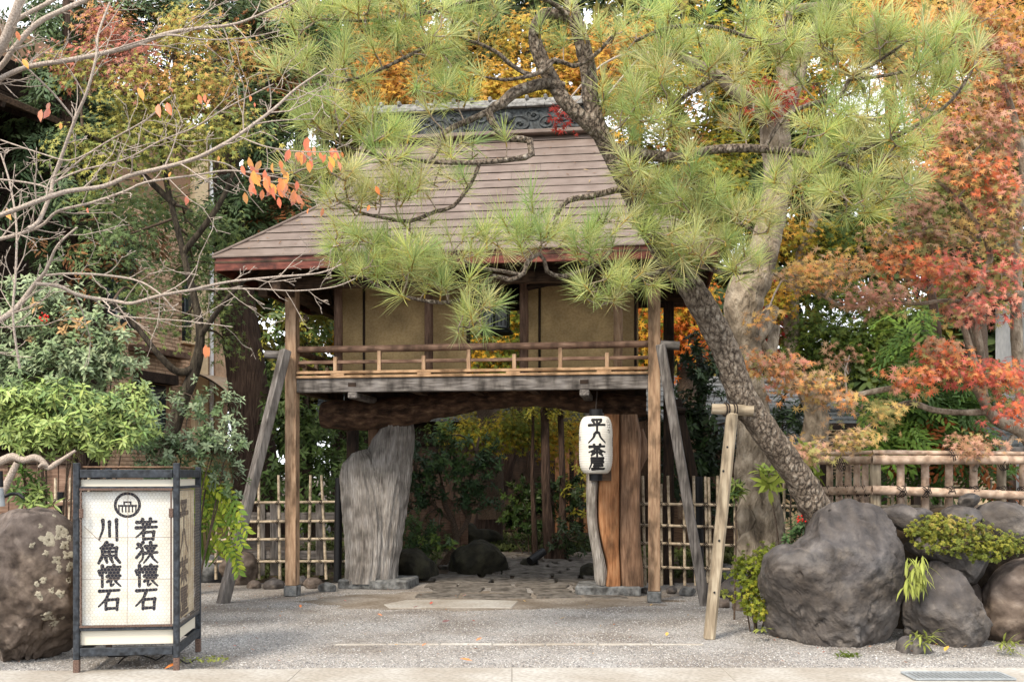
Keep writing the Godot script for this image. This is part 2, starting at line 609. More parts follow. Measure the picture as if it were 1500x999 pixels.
func setting() -> void:
	single("ground", sheet(-300, 300, -300, 60, -0.03), M.earth, "brown earth of the garden and the land around it", "ground", "", "structure")
	single("forecourt", sheet(-9, 9, -13.6, -7.2, 0.0, 90, 40, 0.012, 0.0), M.gravel, "grey gravel forecourt in front of the gate", "gravel ground", "", "structure")
	single("road", sheet(-60, 60, -6.75, 40, -0.012), M.asphalt, "dark asphalt road along the front of the inn", "road", "", "structure")
	# the pale concrete gutter strip: slabs butted end to end
	var strip := Node3D.new()
	strip.name = "gutter_strip"
	add_child(strip)
	tag(strip, "pale concrete gutter strip between the gravel and the road", "pavement", "", "structure")
	var x := -8.0
	while x < 8.0:
		var w := 1.6
		if absf(x - 2.5) > 4.0 or true:
			var mb := MB.new()
			var zb := -7.66 + 0.1 * clampf((-x - 1.5) / 3.0, 0.0, 1.4) + 0.06
			mb.box(Vector3(w - 0.002, 0.12, -6.7 - zb), Transform3D(Basis(), Vector3(x + w * 0.5, -0.045, (zb - 6.7) * 0.5)), 0.003)
			part("slab", mb, M.concrete, strip)
		x += w
	# steel drain grate let into the strip
	var gr := thing("drain_grate", "grey steel drain grate let into the gutter strip before the rocks", "drain grate", Vector3(3.25, 0.016, -7.25))
	var fr := MB.new()
	for z in [-0.13, 0.13]:
		fr.box(Vector3(0.72, 0.012, 0.02), Transform3D(Basis(), Vector3(3.25, 0.024, -7.25 + z)), 0.002)
	for xx in [-0.36, 0.36]:
		fr.box(Vector3(0.02, 0.012, 0.24), Transform3D(Basis(), Vector3(3.25 + xx, 0.024, -7.25)), 0.002)
	part("frame", fr, M.greymetal, gr)
	for k in 21:
		var b := MB.new()
		b.box(Vector3(0.012, 0.01, 0.235), Transform3D(Basis(), Vector3(3.25 - 0.33 + k * 0.033, 0.022, -7.25)), 0.002)
		part("bar", b, M.greymetal, gr)
	# thin concrete edging that crosses the gravel
	var ed := Node3D.new()
	ed.name = "edging_line"
	add_child(ed)
	tag(ed, "thin pale concrete edging line across the gravel", "edging", "", "structure")
	for k in 7:
		var mb := MB.new()
		var xa := -1.55 + k * 0.46
		mb.box(Vector3(0.452, 0.05, 0.045), Transform3D(Basis(Vector3.UP, rf(-0.01, 0.01)), Vector3(xa + 0.23, -0.012 + rf(-0.002, 0.003), -8.68 + rf(-0.006, 0.006))), 0.008)
		part("edging_block", mb, M.concrete, ed)
	# pale landing slab and the flagstone path through the gate
	var mb2 := flagstone(PackedVector2Array([Vector2(-1.36, -11.02), Vector2(0.0, -11.0), Vector2(0.08, -11.6), Vector2(-0.4, -11.72), Vector2(-1.25, -11.66), Vector2(-1.46, -11.3)]), 0.012, 0.05)
	single("landing_slab", mb2, M.concrete, "pale worn concrete slab in the gravel before the gate", "paving slab", "", "structure")
	var pt := Node3D.new()
	pt.name = "path"
	add_child(pt)
	tag(pt, "flagstone path of grey uneven slabs leading through the gate", "path", "", "structure")
	var z := -11.85
	var row_n := 0
	while z > -18.6:
		var dz := rf(0.42, 0.62)
		var xc := 0.1 + (z + 12.0) * -0.03
		var xl := xc - 1.25 + rf(-0.2, 0.15)
		while xl < xc + 1.2:
			var w := rf(0.4, 0.95)
			var c := Vector2(xl + w * 0.5, z - dz * 0.5)
			var pg := PackedVector2Array()
			var hw := w * 0.5 - 0.022
			var hd := dz * 0.5 - 0.022
			for q in [[-1, 1], [-0.1, 1.0], [1, 1], [1, 0.1], [1, -1], [0.1, -1.0], [-1, -1], [-1, -0.1]]:
				pg.append(c + Vector2(q[0] * hw + rf(-0.05, 0.03) * signf(q[0]), q[1] * hd + rf(-0.05, 0.02) * signf(q[1])))
			part("flagstone", flagstone(pg, 0.014 + rf(0, 0.016), 0.05), M.flag, pt)
			xl += w
		z -= dz
		row_n += 1
	# packed sandy earth worn bare before the gate
	var pe := MB.new()
	var prow := []
	for j in 7:
		var row := PackedVector3Array()
		for k in 48:
			var a := -TAU * k / 48.0
			var rr := j / 6.0 * (1.0 + 0.35 * nz.get_noise_2d(cos(a) * 1.7, sin(a) * 1.7 + 4.0) + 0.12 * nz.get_noise_2d(cos(a) * 7.0, sin(a) * 7.0))
			var x3 := -0.3 + cos(a) * rr * 2.3
			var z3 := -11.75 - sin(a) * rr * -0.95
			row.append(Vector3(x3, 0.012 * nz.get_noise_2d(x3 * 0.7, z3 * 0.7) + (0.006 if j < 6 else -0.004), z3))
		prow.append(row)
	pe.grid(prow, true)
	single("packed_earth", pe, M.packed, "packed sandy earth worn bare in front of the gate", "ground", "", "structure")
	# loose gravel stones over the nearer half of the forecourt
	var pm := MB.new()
	pm.lathe([[0.0, -0.5], [0.7, -0.35], [1.0, 0.0], [0.6, 0.4], [0.0, 0.5]], 6)
	var xf := []
	var cols := []
	var pals := [lin(180, 177, 172), lin(150, 147, 145), lin(130, 128, 127), lin(166, 161, 156), lin(112, 110, 110), lin(194, 191, 186), lin(158, 149, 140)]
	for k in 60000:
		var zz := -lerpf(7.5, 12.4, pow(rng.randf(), 1.5))
		var xx := rf(-4.6, 4.6)
		if nz.get_noise_2d(xx * 0.9, zz * 0.9) < -0.25 and rng.randf() < 0.7:
			continue
		var s := rf(0.0035, 0.0085)
		xf.append(Transform3D(Basis.from_euler(Vector3(rf(-0.5, 0.5), rf(0, TAU), rf(-0.5, 0.5))).scaled_local(Vector3(s, s * rf(0.6, 1.0), s * rf(0.7, 1.1))), Vector3(xx, 0.012 * nz.get_noise_2d(xx * 0.7, zz * 0.7) + s * 0.2, zz)))
		cols.append(pals[rng.randi() % pals.size()] * rf(0.75, 1.1))
	var gm := leafmat("pebble", 0.85, 0.0)
	gm.backlight_enabled = false
	scatter("gravel", self, pm.mesh(), gm, xf, cols)
	var gnode := get_node("gravel")
	tag(gnode, "loose grey gravel stones strewn over the forecourt", "gravel", "", "stuff")


func flagstone(pg: PackedVector2Array, top: float, thick: float) -> MB:
	var mb := MB.new()
	var c := Vector2()
	for p in pg:
		c += p / pg.size()
	var up := []
	var hi := []
	var lo := []
	for p in pg:
		var q := p + (c - p).normalized() * 0.012
		up.append(Vector3(q.x, top + rf(-0.002, 0.002), q.y))
		hi.append(Vector3(p.x, top - 0.01, p.y))
		lo.append(Vector3(p.x, top - thick, p.y))
	var n := pg.size()
	var ctr := Vector3(c.x, top, c.y)
	var turn: bool = (up[0] - ctr).cross(up[1] - ctr).y > 0
	for k in n:
		var k2 := (k + 1) % n
		var a := [ctr, up[k], up[k2]]
		var b := [up[k], hi[k], hi[k2], up[k2]]
		var d := [hi[k], lo[k], lo[k2], hi[k2]]
		if not turn:
			a.reverse()
			b.reverse()
			d.reverse()
		mb.poly(a)
		mb.poly(b)
		mb.poly(d)
	return mb


# ---------------------------------------------------------------- shapes shared by several builders
# a standing timber or stump: rows of [py, px left, px right] at depth d, grain ridges down its length
func stack(rows_px: Array, d: float, deep: float, sq := 2.4, amp := 0.05, lobes := 0.0, shift := 0.0, up_slant := 0.0) -> MB:
	var mb := MB.new()
	var lx := PackedFloat32Array()
	var rows := []
	var m := rows_px.size()
	var fine := []
	for k in m - 1:
		var a: Array = rows_px[k]
		var b: Array = rows_px[k + 1]
		var n := maxi(2, int(absf(b[0] - a[0]) / 5.0))
		for j in n:
			var t := float(j) / n
			var p: Array = rows_px[maxi(k - 1, 0)]
			var q: Array = rows_px[mini(k + 2, m - 1)]
			fine.append([lerpf(a[0], b[0], t), cubic_interpolate(a[1], b[1], p[1], q[1], t), cubic_interpolate(a[2], b[2], p[2], q[2], t)])
	fine.append(rows_px[m - 1])
	var sides := 120
	for k in range(fine.size() - 1, -1, -1):
		var f: Array = fine[k]
		var l := P(f[1], f[0], d)
		var r := P(f[2], f[0], d)
		var c := (l + r) * 0.5
		var hw := (r.x - l.x) * 0.5
		var row := PackedVector3Array()
		for j in sides:
			var a := -TAU * j / sides
			var ca := cos(a)
			var sa := sin(a)
			var rr := pow(pow(absf(ca), sq) + pow(absf(sa), sq), -1.0 / sq)
			var g := 1.0 + amp * (nr.get_noise_3d(ca * 2.6, c.y * 0.55 + shift, sa * 2.6) - 0.2) + amp * 0.7 * nz.get_noise_3d(ca * 9.0, c.y * 1.6, sa * 9.0 + shift)
			row.append(c + Vector3(ca * rr * hw * g, up_slant * ca * hw * (1.0 if k < 6 else 0.0) * (6 - k) / 6.0, sa * rr * deep * g))
		rows.append(row)
	var e0 := PackedVector3Array()
	var e1 := PackedVector3Array()
	var c0 := Vector3()
	var c1 := Vector3()
	for j in sides:
		c0 += rows[0][j] / sides
		c1 += rows[rows.size() - 1][j] / sides
	for j in sides:
		e0.append(c0)
		e1.append(c1 + Vector3(0, 0.004, 0))
	rows.insert(0, rows[0].duplicate())
	rows.insert(0, e0)
	var lastrow: PackedVector3Array = rows[rows.size() - 1].duplicate()
	rows.append(lastrow)
	var mid := PackedVector3Array()
	for j in sides:
		mid.append(lastrow[j].lerp(c1, 0.5) + Vector3(0, 0.006 * nz.get_noise_2d(j * 0.7, 3.0), 0))
	rows.append(mid)
	rows.append(e1)
	mb.grid(rows, true)
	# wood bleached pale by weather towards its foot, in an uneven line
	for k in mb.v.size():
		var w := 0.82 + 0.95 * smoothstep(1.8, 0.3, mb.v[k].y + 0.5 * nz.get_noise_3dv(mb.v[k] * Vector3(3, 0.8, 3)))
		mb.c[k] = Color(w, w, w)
	return mb


# a boulder whose front outline (px) is given; deep is its half depth in metres
func boulder(outline: Array, d: float, deep: float, sd := 1.0, amp := 0.06, res := 40, rough := 1.0) -> MB:
	var n := outline.size() / 2
	var c := Vector2()
	for k in n:
		c += Vector2(outline[k * 2], outline[k * 2 + 1]) / n
	var ang := []
	for k in n:
		var q := Vector2(outline[k * 2], outline[k * 2 + 1]) - c
		ang.append([atan2(-q.y, q.x), q.length()])
	ang.sort_custom(func(a, b): return a[0] < b[0])
	var mb := MB.new()
	var rows := []
	var nl := res * 2
	var cw := P(c.x, c.y, d)
	var sc := d / F
	var tints := []
	# a few broad cleavage planes cut the lump flat
	var r2 := RandomNumberGenerator.new()
	r2.seed = int(sd * 971.0) + 5
	var planes := []
	var mean := 0.0
	for k in n:
		mean += ang[k][1] * sc / n
	for k in int(11 * rough) + 3:
		var pn := Vector3(r2.randf_range(-1, 1), r2.randf_range(-0.8, 0.9), r2.randf_range(0.1, 1.3)).normalized()
		planes.append([pn, r2.randf_range(0.7, 0.95)])
	for r in res + 1:
		var el := PI * r / res
		var row := PackedVector3Array()
		for k in nl:
			var az := TAU * k / nl
			var dv := Vector3(sin(el) * sin(az), -cos(el), sin(el) * cos(az))
			var a := atan2(dv.y, dv.x)
			var sp := pow(maxf(Vector2(dv.x, dv.y).length(), 1e-4), 0.72)
			var cp := signf(dv.z) * pow(absf(dv.z), 0.85)
			var lo: Array = ang[n - 1]
			var hi: Array = ang[0]
			var la: float = lo[0] - TAU
			var ha: float = hi[0]
			for j in n:
				if ang[j][0] <= a:
					lo = ang[j]
					la = lo[0]
					hi = ang[(j + 1) % n]
					ha = hi[0] if j + 1 < n else hi[0] + TAU
			var t := (a - la) / maxf(ha - la, 1e-4)
			var rad := lerpf(lo[1], hi[1], t) * sc
			var p := Vector3(cos(a) * rad * sp, sin(a) * rad * sp, cp * deep)
			for pl in planes:
				var h: float = pl[1] * Vector3(pl[0].x * mean, pl[0].y * mean, pl[0].z * deep).length()
				var over_ := p.dot(pl[0]) - h
				if over_ > 0.0:
					p -= pl[0] * over_ * 0.8
			var q := (p + Vector3(sd * 17.0, sd * 3.0, sd * 7.0))
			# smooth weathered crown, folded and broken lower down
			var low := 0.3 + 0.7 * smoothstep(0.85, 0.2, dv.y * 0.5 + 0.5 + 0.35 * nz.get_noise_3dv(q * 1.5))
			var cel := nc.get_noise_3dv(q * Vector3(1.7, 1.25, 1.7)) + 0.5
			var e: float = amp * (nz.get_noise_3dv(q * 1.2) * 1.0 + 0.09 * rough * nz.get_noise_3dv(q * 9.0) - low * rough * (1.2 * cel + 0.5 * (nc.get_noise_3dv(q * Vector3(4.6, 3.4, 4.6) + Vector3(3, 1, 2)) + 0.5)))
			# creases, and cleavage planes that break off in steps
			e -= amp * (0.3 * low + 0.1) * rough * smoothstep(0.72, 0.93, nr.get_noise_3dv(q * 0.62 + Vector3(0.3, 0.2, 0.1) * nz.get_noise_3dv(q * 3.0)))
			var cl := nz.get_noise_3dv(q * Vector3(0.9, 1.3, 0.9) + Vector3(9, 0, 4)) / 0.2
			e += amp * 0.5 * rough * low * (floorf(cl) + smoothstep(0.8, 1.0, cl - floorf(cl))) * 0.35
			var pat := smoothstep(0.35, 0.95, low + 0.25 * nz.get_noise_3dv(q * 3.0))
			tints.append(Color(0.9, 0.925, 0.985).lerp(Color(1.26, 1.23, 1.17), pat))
			row.append(cw + p * (1.0 + e / maxf(p.length(), 0.15)))
		rows.append(row)
	var fa := Vector3()
	var fb := Vector3()
	for k in nl:
		fa += rows[0][k] / nl
		fb += rows[res][k] / nl
	for k in nl:
		rows[0][k] = fa
		rows[res][k] = fb
	mb.grid(rows, true)
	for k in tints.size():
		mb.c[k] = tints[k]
	return mb


func blob_outline(x: float, y: float, rx: float, ry: float, sd: float) -> Array:
	var o := []
	for k in 14:
		var a := TAU * k / 14.0
		var g := 1.0 + 0.22 * nz.get_noise_2d(cos(a) * 1.4 + sd * 5.0, sin(a) * 1.4)
		var yy := sin(a) * ry * g
		o.append(x + cos(a) * rx * g)
		o.append(y + (minf(yy, ry * 0.75)))
	return o


func bamboo(a: Vector3, b: Vector3, r: float, gap := 0.28, taper := 0.9, sides := 10) -> MB:
	var mb := MB.new()
	var ln := (b - a).length()
	var t := (b - a) / ln
	var pts := PackedVector3Array()
	var rad := PackedFloat32Array()
	var s := 0.0
	var nxt := rf(0.08, gap)
	pts.append(a)
	rad.append(r)
	while nxt < ln - 0.03:
		for q in [[-0.022, 1.0], [-0.009, 1.13], [0.0, 0.95], [0.008, 1.09], [0.02, 1.0]]:
			pts.append(a + t * (nxt + q[0] * r / 0.02 * 0.6))
			rad.append(r * q[1] * lerpf(1.0, taper, nxt / ln))
		nxt += gap * rf(0.85, 1.15)
	pts.append(b)
	rad.append(r * taper)
	mb.tube(pts, rad, sides)
	return mb


# a rope wound round a crossing, with its loose ends
func tie(at: Vector3, axis: Vector3, r: float, ends := true) -> MB:
	var mb := MB.new()
	axis = axis.normalized()
	var x := axis.cross(Vector3(0.2, 0.3, 1)).normalized()
	var y := axis.cross(x)
	var pts := PackedVector3Array()
	var rad := PackedFloat32Array()
	for k in 25:
		var a := TAU * k / 10.0
		pts.append(at + (x * cos(a) + y * sin(a)) * (r + 0.004) + axis * (k - 12) * 0.0018)
		rad.append(0.0042)
	mb.tube(pts, rad, 5)
	if ends:
		var f := at + Vector3(0, 0, r + 0.008)
		for s in [-1.0, 1.0]:
			mb.tube(PackedVector3Array([f, f + Vector3(s * 0.022, 0.012, 0.01), f + Vector3(s * 0.036, -0.02, 0.006)]), PackedFloat32Array([0.005, 0.0045, 0.003]), 5)
	return mb


# ---------------------------------------------------------------- the gate
const GO := Vector3(-0.515, 0, -11.86)
const GT := -0.133


func lb() -> MB:
	var m := MB.new()
	m.local = true
	return m


func bx(parent: Node3D, called: String, c: Vector3, s: Vector3, m: Material, ch := 0.006, label := "") -> MeshInstance3D:
	var mb := lb()
	mb.box(s, Transform3D(Basis(), c), ch)
	return part(called, mb, m, parent, label)


func roof_at(t: float) -> Vector2:   # (metres behind the front posts, height)
	return Vector2(-0.7 + 1.65 * t, 4.0 + 1.83 * (0.9 * t + 0.1 * t * t))


func roof_w(t: float) -> float:
	return lerpf(2.9, 1.86, t / 0.42) if t < 0.42 else lerpf(1.86, 1.53, (t - 0.42) / 0.58)


func gate() -> void:
	var g := thing("gate", "two-storeyed wooden teahouse gate with brown board roof, balcony and log pillars", "gate", GO, GT)
	# front posts, rear posts
	for s in [-1.0, 1.0]:
		bx(g, "post", Vector3(2.19 * s, 1.94, 0), Vector3(0.14, 3.62, 0.14), M.cedary, 0.008)
		bx(g, "post_foot", Vector3(2.19 * s, 0.065, 0), Vector3(0.165, 0.13, 0.165), M.footing, 0.01)
	bx(g, "rear_post", Vector3(2.40, 1.9, -1.9), Vector3(0.14, 3.8, 0.14), M.darky)
	bx(g, "rear_post", Vector3(-2.0, 1.9, -1.9), Vector3(0.14, 3.8, 0.14), M.darky)
	bx(g, "rear_post", Vector3(-1.62, 1.15, -1.75), Vector3(0.2, 2.3, 0.1), M.browny)
	# braces leaning outwards, each pegged through its post
	var inv := Transform3D(Basis(Vector3.UP, GT), GO).affine_inverse()
	for q in [[418, 513, 11.98, 326, 884, 11.45], [968, 505, 11.42, 1033, 884, 11.3]]:
		var mb := lb()
		mb.beam(inv * P(q[3], q[4], q[5]), inv * P(q[0], q[1], q[2]), 0.125, 0.11, 0.012)
		part("brace", mb, M.greywoody, g)
		var b := inv * P(q[3], q[4], q[5])
		var tp := inv * P(q[0], q[1], q[2])
		var sl := lb()
		sl.beam(b - (tp - b).normalized() * 0.05, b + (tp - b).normalized() * 0.3, 0.133, 0.118, 0.012)
		part("brace_foot", sl, M.greywoody, g)
	for q in [[-2.37, 2.95, 0.03, 0.3], [2.37, 2.99, 0.02, 0.22]]:
		var mb := lb()
		mb.rod(Vector3(q[0] - q[3] * 0.5, q[1], q[2]), Vector3(q[0] + q[3] * 0.5, q[1] - 0.02, q[2]), 0.052, 8)
		part("peg", mb, M.greywoodx, g)
	var rbm := lb()
	rbm.beam(Vector3(3.05, 0, -2.1), Vector3(2.5, 2.5, -1.95), 0.12, 0.11)
	part("brace", rbm, M.darky, g)
	var pg2 := lb()
	pg2.rod(Vector3(2.35, 2.35, -1.85), Vector3(2.62, 2.33, -1.85), 0.05, 8)
	part("peg", pg2, M.darkx, g)
	# grey tie beam with its mortise wedges
	var tb := bx(g, "tie_beam", Vector3(0, 2.56, 0.0), Vector3(4.236, 0.165, 0.11), M.greywoodx, 0.006)
	for x in [-1.42, 1.38]:
		bx(tb, "wedge", Vector3(x, 2.565, 0.052), Vector3(0.1, 0.05, 0.016), M.darkx, 0.003)
	for x in [-1.42, 1.38]:
		bx(g, "bracket", Vector3(x, 2.44, -0.42), Vector3(0.11, 0.075, 0.95), M.greywoodz, 0.01)
	for x in [-2.19, -0.73, 0.0, 0.73, 2.19]:
		bx(g, "joist", Vector3(x, 2.56, -1.0), Vector3(0.1, 0.14, 1.86), M.plankz)
	bx(g, "tie_beam", Vector3(0, 2.56, -1.9), Vector3(4.2, 0.165, 0.11), M.darkx)
	# deck boards: two thin nosing strips in front, floor boards behind
	bx(g, "deck_board", Vector3(0, 2.661, 0.03), Vector3(4.236, 0.03, 0.1), M.deckx, 0.004)
	bx(g, "deck_board", Vector3(0, 2.716, 0.022), Vector3(4.236, 0.034, 0.1), M.deckx, 0.004)
	for k in 4:
		bx(g, "spacer", Vector3(-1.6 + k * 1.07, 2.687, 0.026), Vector3(0.17, 0.022, 0.09), M.deckx, 0.003)
	for k in 12:
		bx(g, "deck_board", Vector3(0, 2.665, -0.105 - k * 0.152), Vector3(4.24, 0.03, 0.148), M.deckx, 0.004)
	# balcony railing
	var rl := bx(g, "railing", Vector3(0, 2.845, 0.0), Vector3(4.24, 0.04, 0.035), M.railx, 0.005)
	var tr := lb()
	tr.tube(PackedVector3Array([Vector3(-2.12, 3.005, 0), Vector3(-1.0, 3.0, 0), Vector3(0.2, 3.005, 0), Vector3(1.2, 3.0, 0), Vector3(2.12, 3.003, 0)]), PackedFloat32Array([0.04, 0.042, 0.043, 0.042, 0.04]), 12)
	part("top_rail", tr, M.railx, rl)
	for k in range(1, 8):
		var tall := k % 2 == 0
		var h := 0.24 if tall else 0.175
		bx(rl, "baluster", Vector3(-2.19 + 0.5475 * k, 2.733 + h * 0.5, 0.004), Vector3(0.045, h, 0.05), M.cedary, 0.004)
	for s in [-1.0, 1.0]:
		var sr := bx(g, "side_railing", Vector3(2.19 * s, 2.845, -0.96), Vector3(0.035, 0.04, 1.76), M.railz, 0.005)
		var t2 := lb()
		t2.rod(Vector3(2.19 * s, 3.0, -0.08), Vector3(2.19 * s, 3.0, -1.84), 0.042, 10)
		part("top_rail", t2, M.railz, sr)
		for k in range(1, 4):
			bx(sr, "baluster", Vector3(2.19 * s, 2.83, -0.45 * k), Vector3(0.045, 0.2, 0.045), M.cedary, 0.004)
	# upper room: round columns, plaster panels, posts and header
	for x in [-1.77, -0.6, 0.6, 1.755]:
		var c := lb()
		c.tube(PackedVector3Array([Vector3(x, 2.69, -0.5), Vector3(x + 0.004, 3.3, -0.5), Vector3(x, 3.97, -0.5)]), PackedFloat32Array([0.054, 0.056, 0.052]), 16)
		part("column", c, M.raily if x < 1.0 else M.cedary, g)
	for q in [[-1.84, -1.53], [-1.5, -0.17], [0.62, 0.75], [0.78, 1.95]]:
		bx(g, "wall_panel", Vector3((q[0] + q[1]) * 0.5, 3.33, -0.82), Vector3(q[1] - q[0], 1.3, 0.07), M.plaster, 0.004)
	for x in [-1.515, 0.765]:
		bx(g, "wall_post", Vector3(x, 3.33, -0.81), Vector3(0.028, 1.3, 0.075), M.darky, 0.003)
	for x in [-0.155, 0.605, 1.965, -1.855]:
		bx(g, "wall_post", Vector3(x, 3.33, -0.83), Vector3(0.03, 1.3, 0.1), M.darky, 0.004)
	for x in [-1.86, 1.96]:
		bx(g, "wall_panel", Vector3(x, 3.33, -1.3), Vector3(0.07, 1.3, 0.84), M.plaster, 0.004)
	for x in [[-1.84, -0.75], [0.95, 1.94]]:
		bx(g, "wall_panel", Vector3((x[0] + x[1]) * 0.5, 3.33, -1.7), Vector3(x[1] - x[0], 1.3, 0.07), M.plaster, 0.004)
	bx(g, "back_lintel", Vector3(0.1, 3.92, -1.72), Vector3(1.8, 0.24, 0.09), M.darkx)
	bx(g, "header_beam", Vector3(0.0, 3.98, -0.5), Vector3(3.9, 0.11, 0.12), M.darkx)
	var cb := lb()
	cb.tube(PackedVector3Array([Vector3(0.62, 3.78, -0.5), Vector3(0.9, 3.84, -0.5), Vector3(1.2, 3.84, -0.5), Vector3(1.5, 3.8, -0.5), Vector3(1.73, 3.79, -0.5)]), PackedFloat32Array([0.04, 0.045, 0.04, 0.045, 0.04]), 8, nz, 0.2, 6.0)
	part("curved_beam", cb, M.darkx, g)
	bx(g, "frieze_panel", Vector3(1.18, 3.9, -0.51), Vector3(1.1, 0.14, 0.03), M.cream, 0.003)
	bx(g, "ceiling_board", Vector3(0, 4.05, -0.95), Vector3(4.3, 0.03, 1.9), M.darkx)
	for z in [0.0, -1.9]:
		bx(g, "eave_beam", Vector3(0, 3.81, z), Vector3(5.2, 0.13, 0.11), M.plankx)
	for s in [-1.0, 1.0]:
		bx(g, "eave_beam", Vector3(2.19 * s, 3.69, -0.95), Vector3(0.11, 0.11, 3.0), M.plankz)
	bx(g, "bracket", Vector3(-2.55, 3.72, -0.02), Vector3(0.12, 0.12, 0.14), M.plankx)
	# log crossbeam with its bark, and the two main pillars
	var lp := PackedVector3Array()
	var lr := PackedFloat32Array()
	for q in [[-2.12, 2.26, 0.17], [-1.8, 2.26, 0.2], [-1.3, 2.27, 0.2], [-0.8, 2.34, 0.185], [-0.3, 2.42, 0.16], [0.2, 2.47, 0.14], [0.8, 2.48, 0.135], [1.3, 2.42, 0.15], [1.75, 2.35, 0.15], [2.1, 2.33, 0.13]]:
		lp.append(Vector3(q[0], q[1], -0.95))
		lr.append(q[2])
	var sm := smooth(lp, lr, 0.04)
	var lg := lb()
	lg.tube(sm[0], sm[1], 28, nz, 0.16, 4.0)
	part("log_beam", lg, M.barklog, g, "dark gnarled log still in its bark")
	bx(g, "footing", inv * Vector3(-1.76, 0.055, -13.15), Vector3(0.93, 0.13, 0.66), M.footing, 0.02)
	bx(g, "footing", inv * Vector3(1.21, 0.055, -12.42), Vector3(0.80, 0.13, 0.6), M.footing, 0.02)
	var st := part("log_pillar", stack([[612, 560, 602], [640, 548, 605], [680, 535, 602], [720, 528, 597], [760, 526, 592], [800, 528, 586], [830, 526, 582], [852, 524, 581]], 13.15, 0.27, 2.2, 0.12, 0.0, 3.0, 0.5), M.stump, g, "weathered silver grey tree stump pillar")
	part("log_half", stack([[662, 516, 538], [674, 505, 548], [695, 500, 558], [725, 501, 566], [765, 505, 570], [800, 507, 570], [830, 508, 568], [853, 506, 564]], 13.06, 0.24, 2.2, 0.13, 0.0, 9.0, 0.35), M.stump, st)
	var rp := part("log_pillar", stack([[608, 884, 906], [660, 878, 906], [720, 876, 906], [765, 876, 906], [800, 882, 906], [828, 889, 907], [857, 886, 908]], 12.3, 0.17, 7.0, 0.02, 0.0, 5.0), M.orangey, g, "orange brown timber pillar made of split logs")
	part("log_strip", stack([[608, 906.3, 933], [640, 906.3, 938], [700, 906.3, 937], [760, 906.3, 937], [800, 906.3, 938], [830, 907.3, 941], [858, 908.3, 942]], 12.3, 0.175, 3.4, 0.05, 0.0, 12.0), M.browny, rp)
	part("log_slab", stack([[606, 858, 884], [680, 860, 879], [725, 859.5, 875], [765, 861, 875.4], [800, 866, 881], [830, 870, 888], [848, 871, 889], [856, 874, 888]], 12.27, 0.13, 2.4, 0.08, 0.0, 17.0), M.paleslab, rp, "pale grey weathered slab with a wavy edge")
	var lug := MB.new()
	lug.tube(PackedVector3Array([P(939, 628, 12.42), P(940, 645, 12.42), P(940, 668, 12.42), P(937, 690, 12.42)]), PackedFloat32Array([0.03, 0.075, 0.08, 0.02]), 12, nz, 0.15, 5.0)
	part("burl", lug, M.browny, rp)
	bx(g, "plaque", inv * P(880, 690, 12.1), Vector3(0.26, 0.24, 0.03), M.plankx)
	# roof: courses of thin boards, each lapping the one below
	var nrow := 15
	for side in 2:
		for k in nrow:
			var t0 := float(k) / nrow
			var t1 := float(k + 1) / nrow
			var a := roof_at(t0)
			var b := roof_at(t1)
			var w0 := roof_w(t0) + 0.004
			var w1 := roof_w(t1) + 0.004
			if t0 < 0.42 and t1 > 0.42:
				w1 = roof_w(0.42)
			var cuts := [-1.0]
			for j in 2:
				cuts.append(lerpf(-1.0, 1.0, (j + 1 + rf(-0.28, 0.28)) / 3.0))
			cuts.append(1.0)
			for j in 3:
				var u0: float = cuts[j]
				var u1: float = cuts[j + 1]
				var mb := lb()
				var lift := 0.024
				var za := -a.x if side == 0 else -(1.9 - a.x)
				var zb := -b.x if side == 0 else -(1.9 - b.x)
				var e := 0.0012
				var jit := rf(-0.002, 0.003)
				var p := [Vector3(w0 * u0 + e, a.y + lift + jit, za), Vector3(w0 * u1 - e, a.y + lift + jit, za), Vector3(w1 * u1 - e, b.y + 0.004, zb), Vector3(w1 * u0 + e, b.y + 0.004, zb)]
				var q := [Vector3(w0 * u0 + e, a.y + lift + jit - 0.012, za + 0.004), Vector3(w0 * u1 - e, a.y + lift + jit - 0.012, za + 0.004), Vector3(w1 * u1 - e, b.y - 0.012, zb), Vector3(w1 * u0 + e, b.y - 0.012, zb)]
				slab(mb, p, q, side == 1)
				part("roof_board", mb, M.roofing, g)
	for s in [-1.0, 1.0]:
		for k in 7:
			var t0 := 0.42 * k / 7.0
			var t1 := 0.42 * (k + 1) / 7.0
			var a := roof_at(t0)
			var b := roof_at(t1)
			var x0 := roof_w(t0)
			var x1 := roof_w(t1)
			var mb := lb()
			var p := [Vector3(x0 * s, a.y + 0.024, -a.x), Vector3(x0 * s, a.y + 0.024, -(1.9 - a.x)), Vector3(x1 * s, b.y + 0.004, -(1.9 - b.x)), Vector3(x1 * s, b.y + 0.004, -b.x)]
			var q := [Vector3(x0 * s, a.y - 0.004, -a.x), Vector3(x0 * s, a.y - 0.004, -(1.9 - a.x)), Vector3(x1 * s, b.y - 0.012, -(1.9 - b.x)), Vector3(x1 * s, b.y - 0.012, -b.x)]
			slab(mb, p, q, s < 0)
			part("roof_board", mb, M.roofing, g)
		# hip cappings, verge boards and gable
		for z in 2:
			var hp := PackedVector3Array()
			var vp := PackedVector3Array()
			for k in 8:
				var t := 0.42 * k / 7.0
				var a := roof_at(t)
				hp.append(Vector3(roof_w(t) * s, a.y + 0.022, -a.x if z == 0 else -(1.9 - a.x)))
			for k in 8:
				var t := 0.42 + 0.58 * k / 7.0
				var a := roof_at(t)
				vp.append(Vector3(roof_w(t) * s, a.y + 0.005, -a.x if z == 0 else -(1.9 - a.x)))
			var hm := lb()
			var rr := PackedFloat32Array()
			rr.resize(8)
			rr.fill(0.02)
			hm.tube(hp, rr, 6)
			part("hip_capping", hm, M.roofing, g)
			var vm := lb()
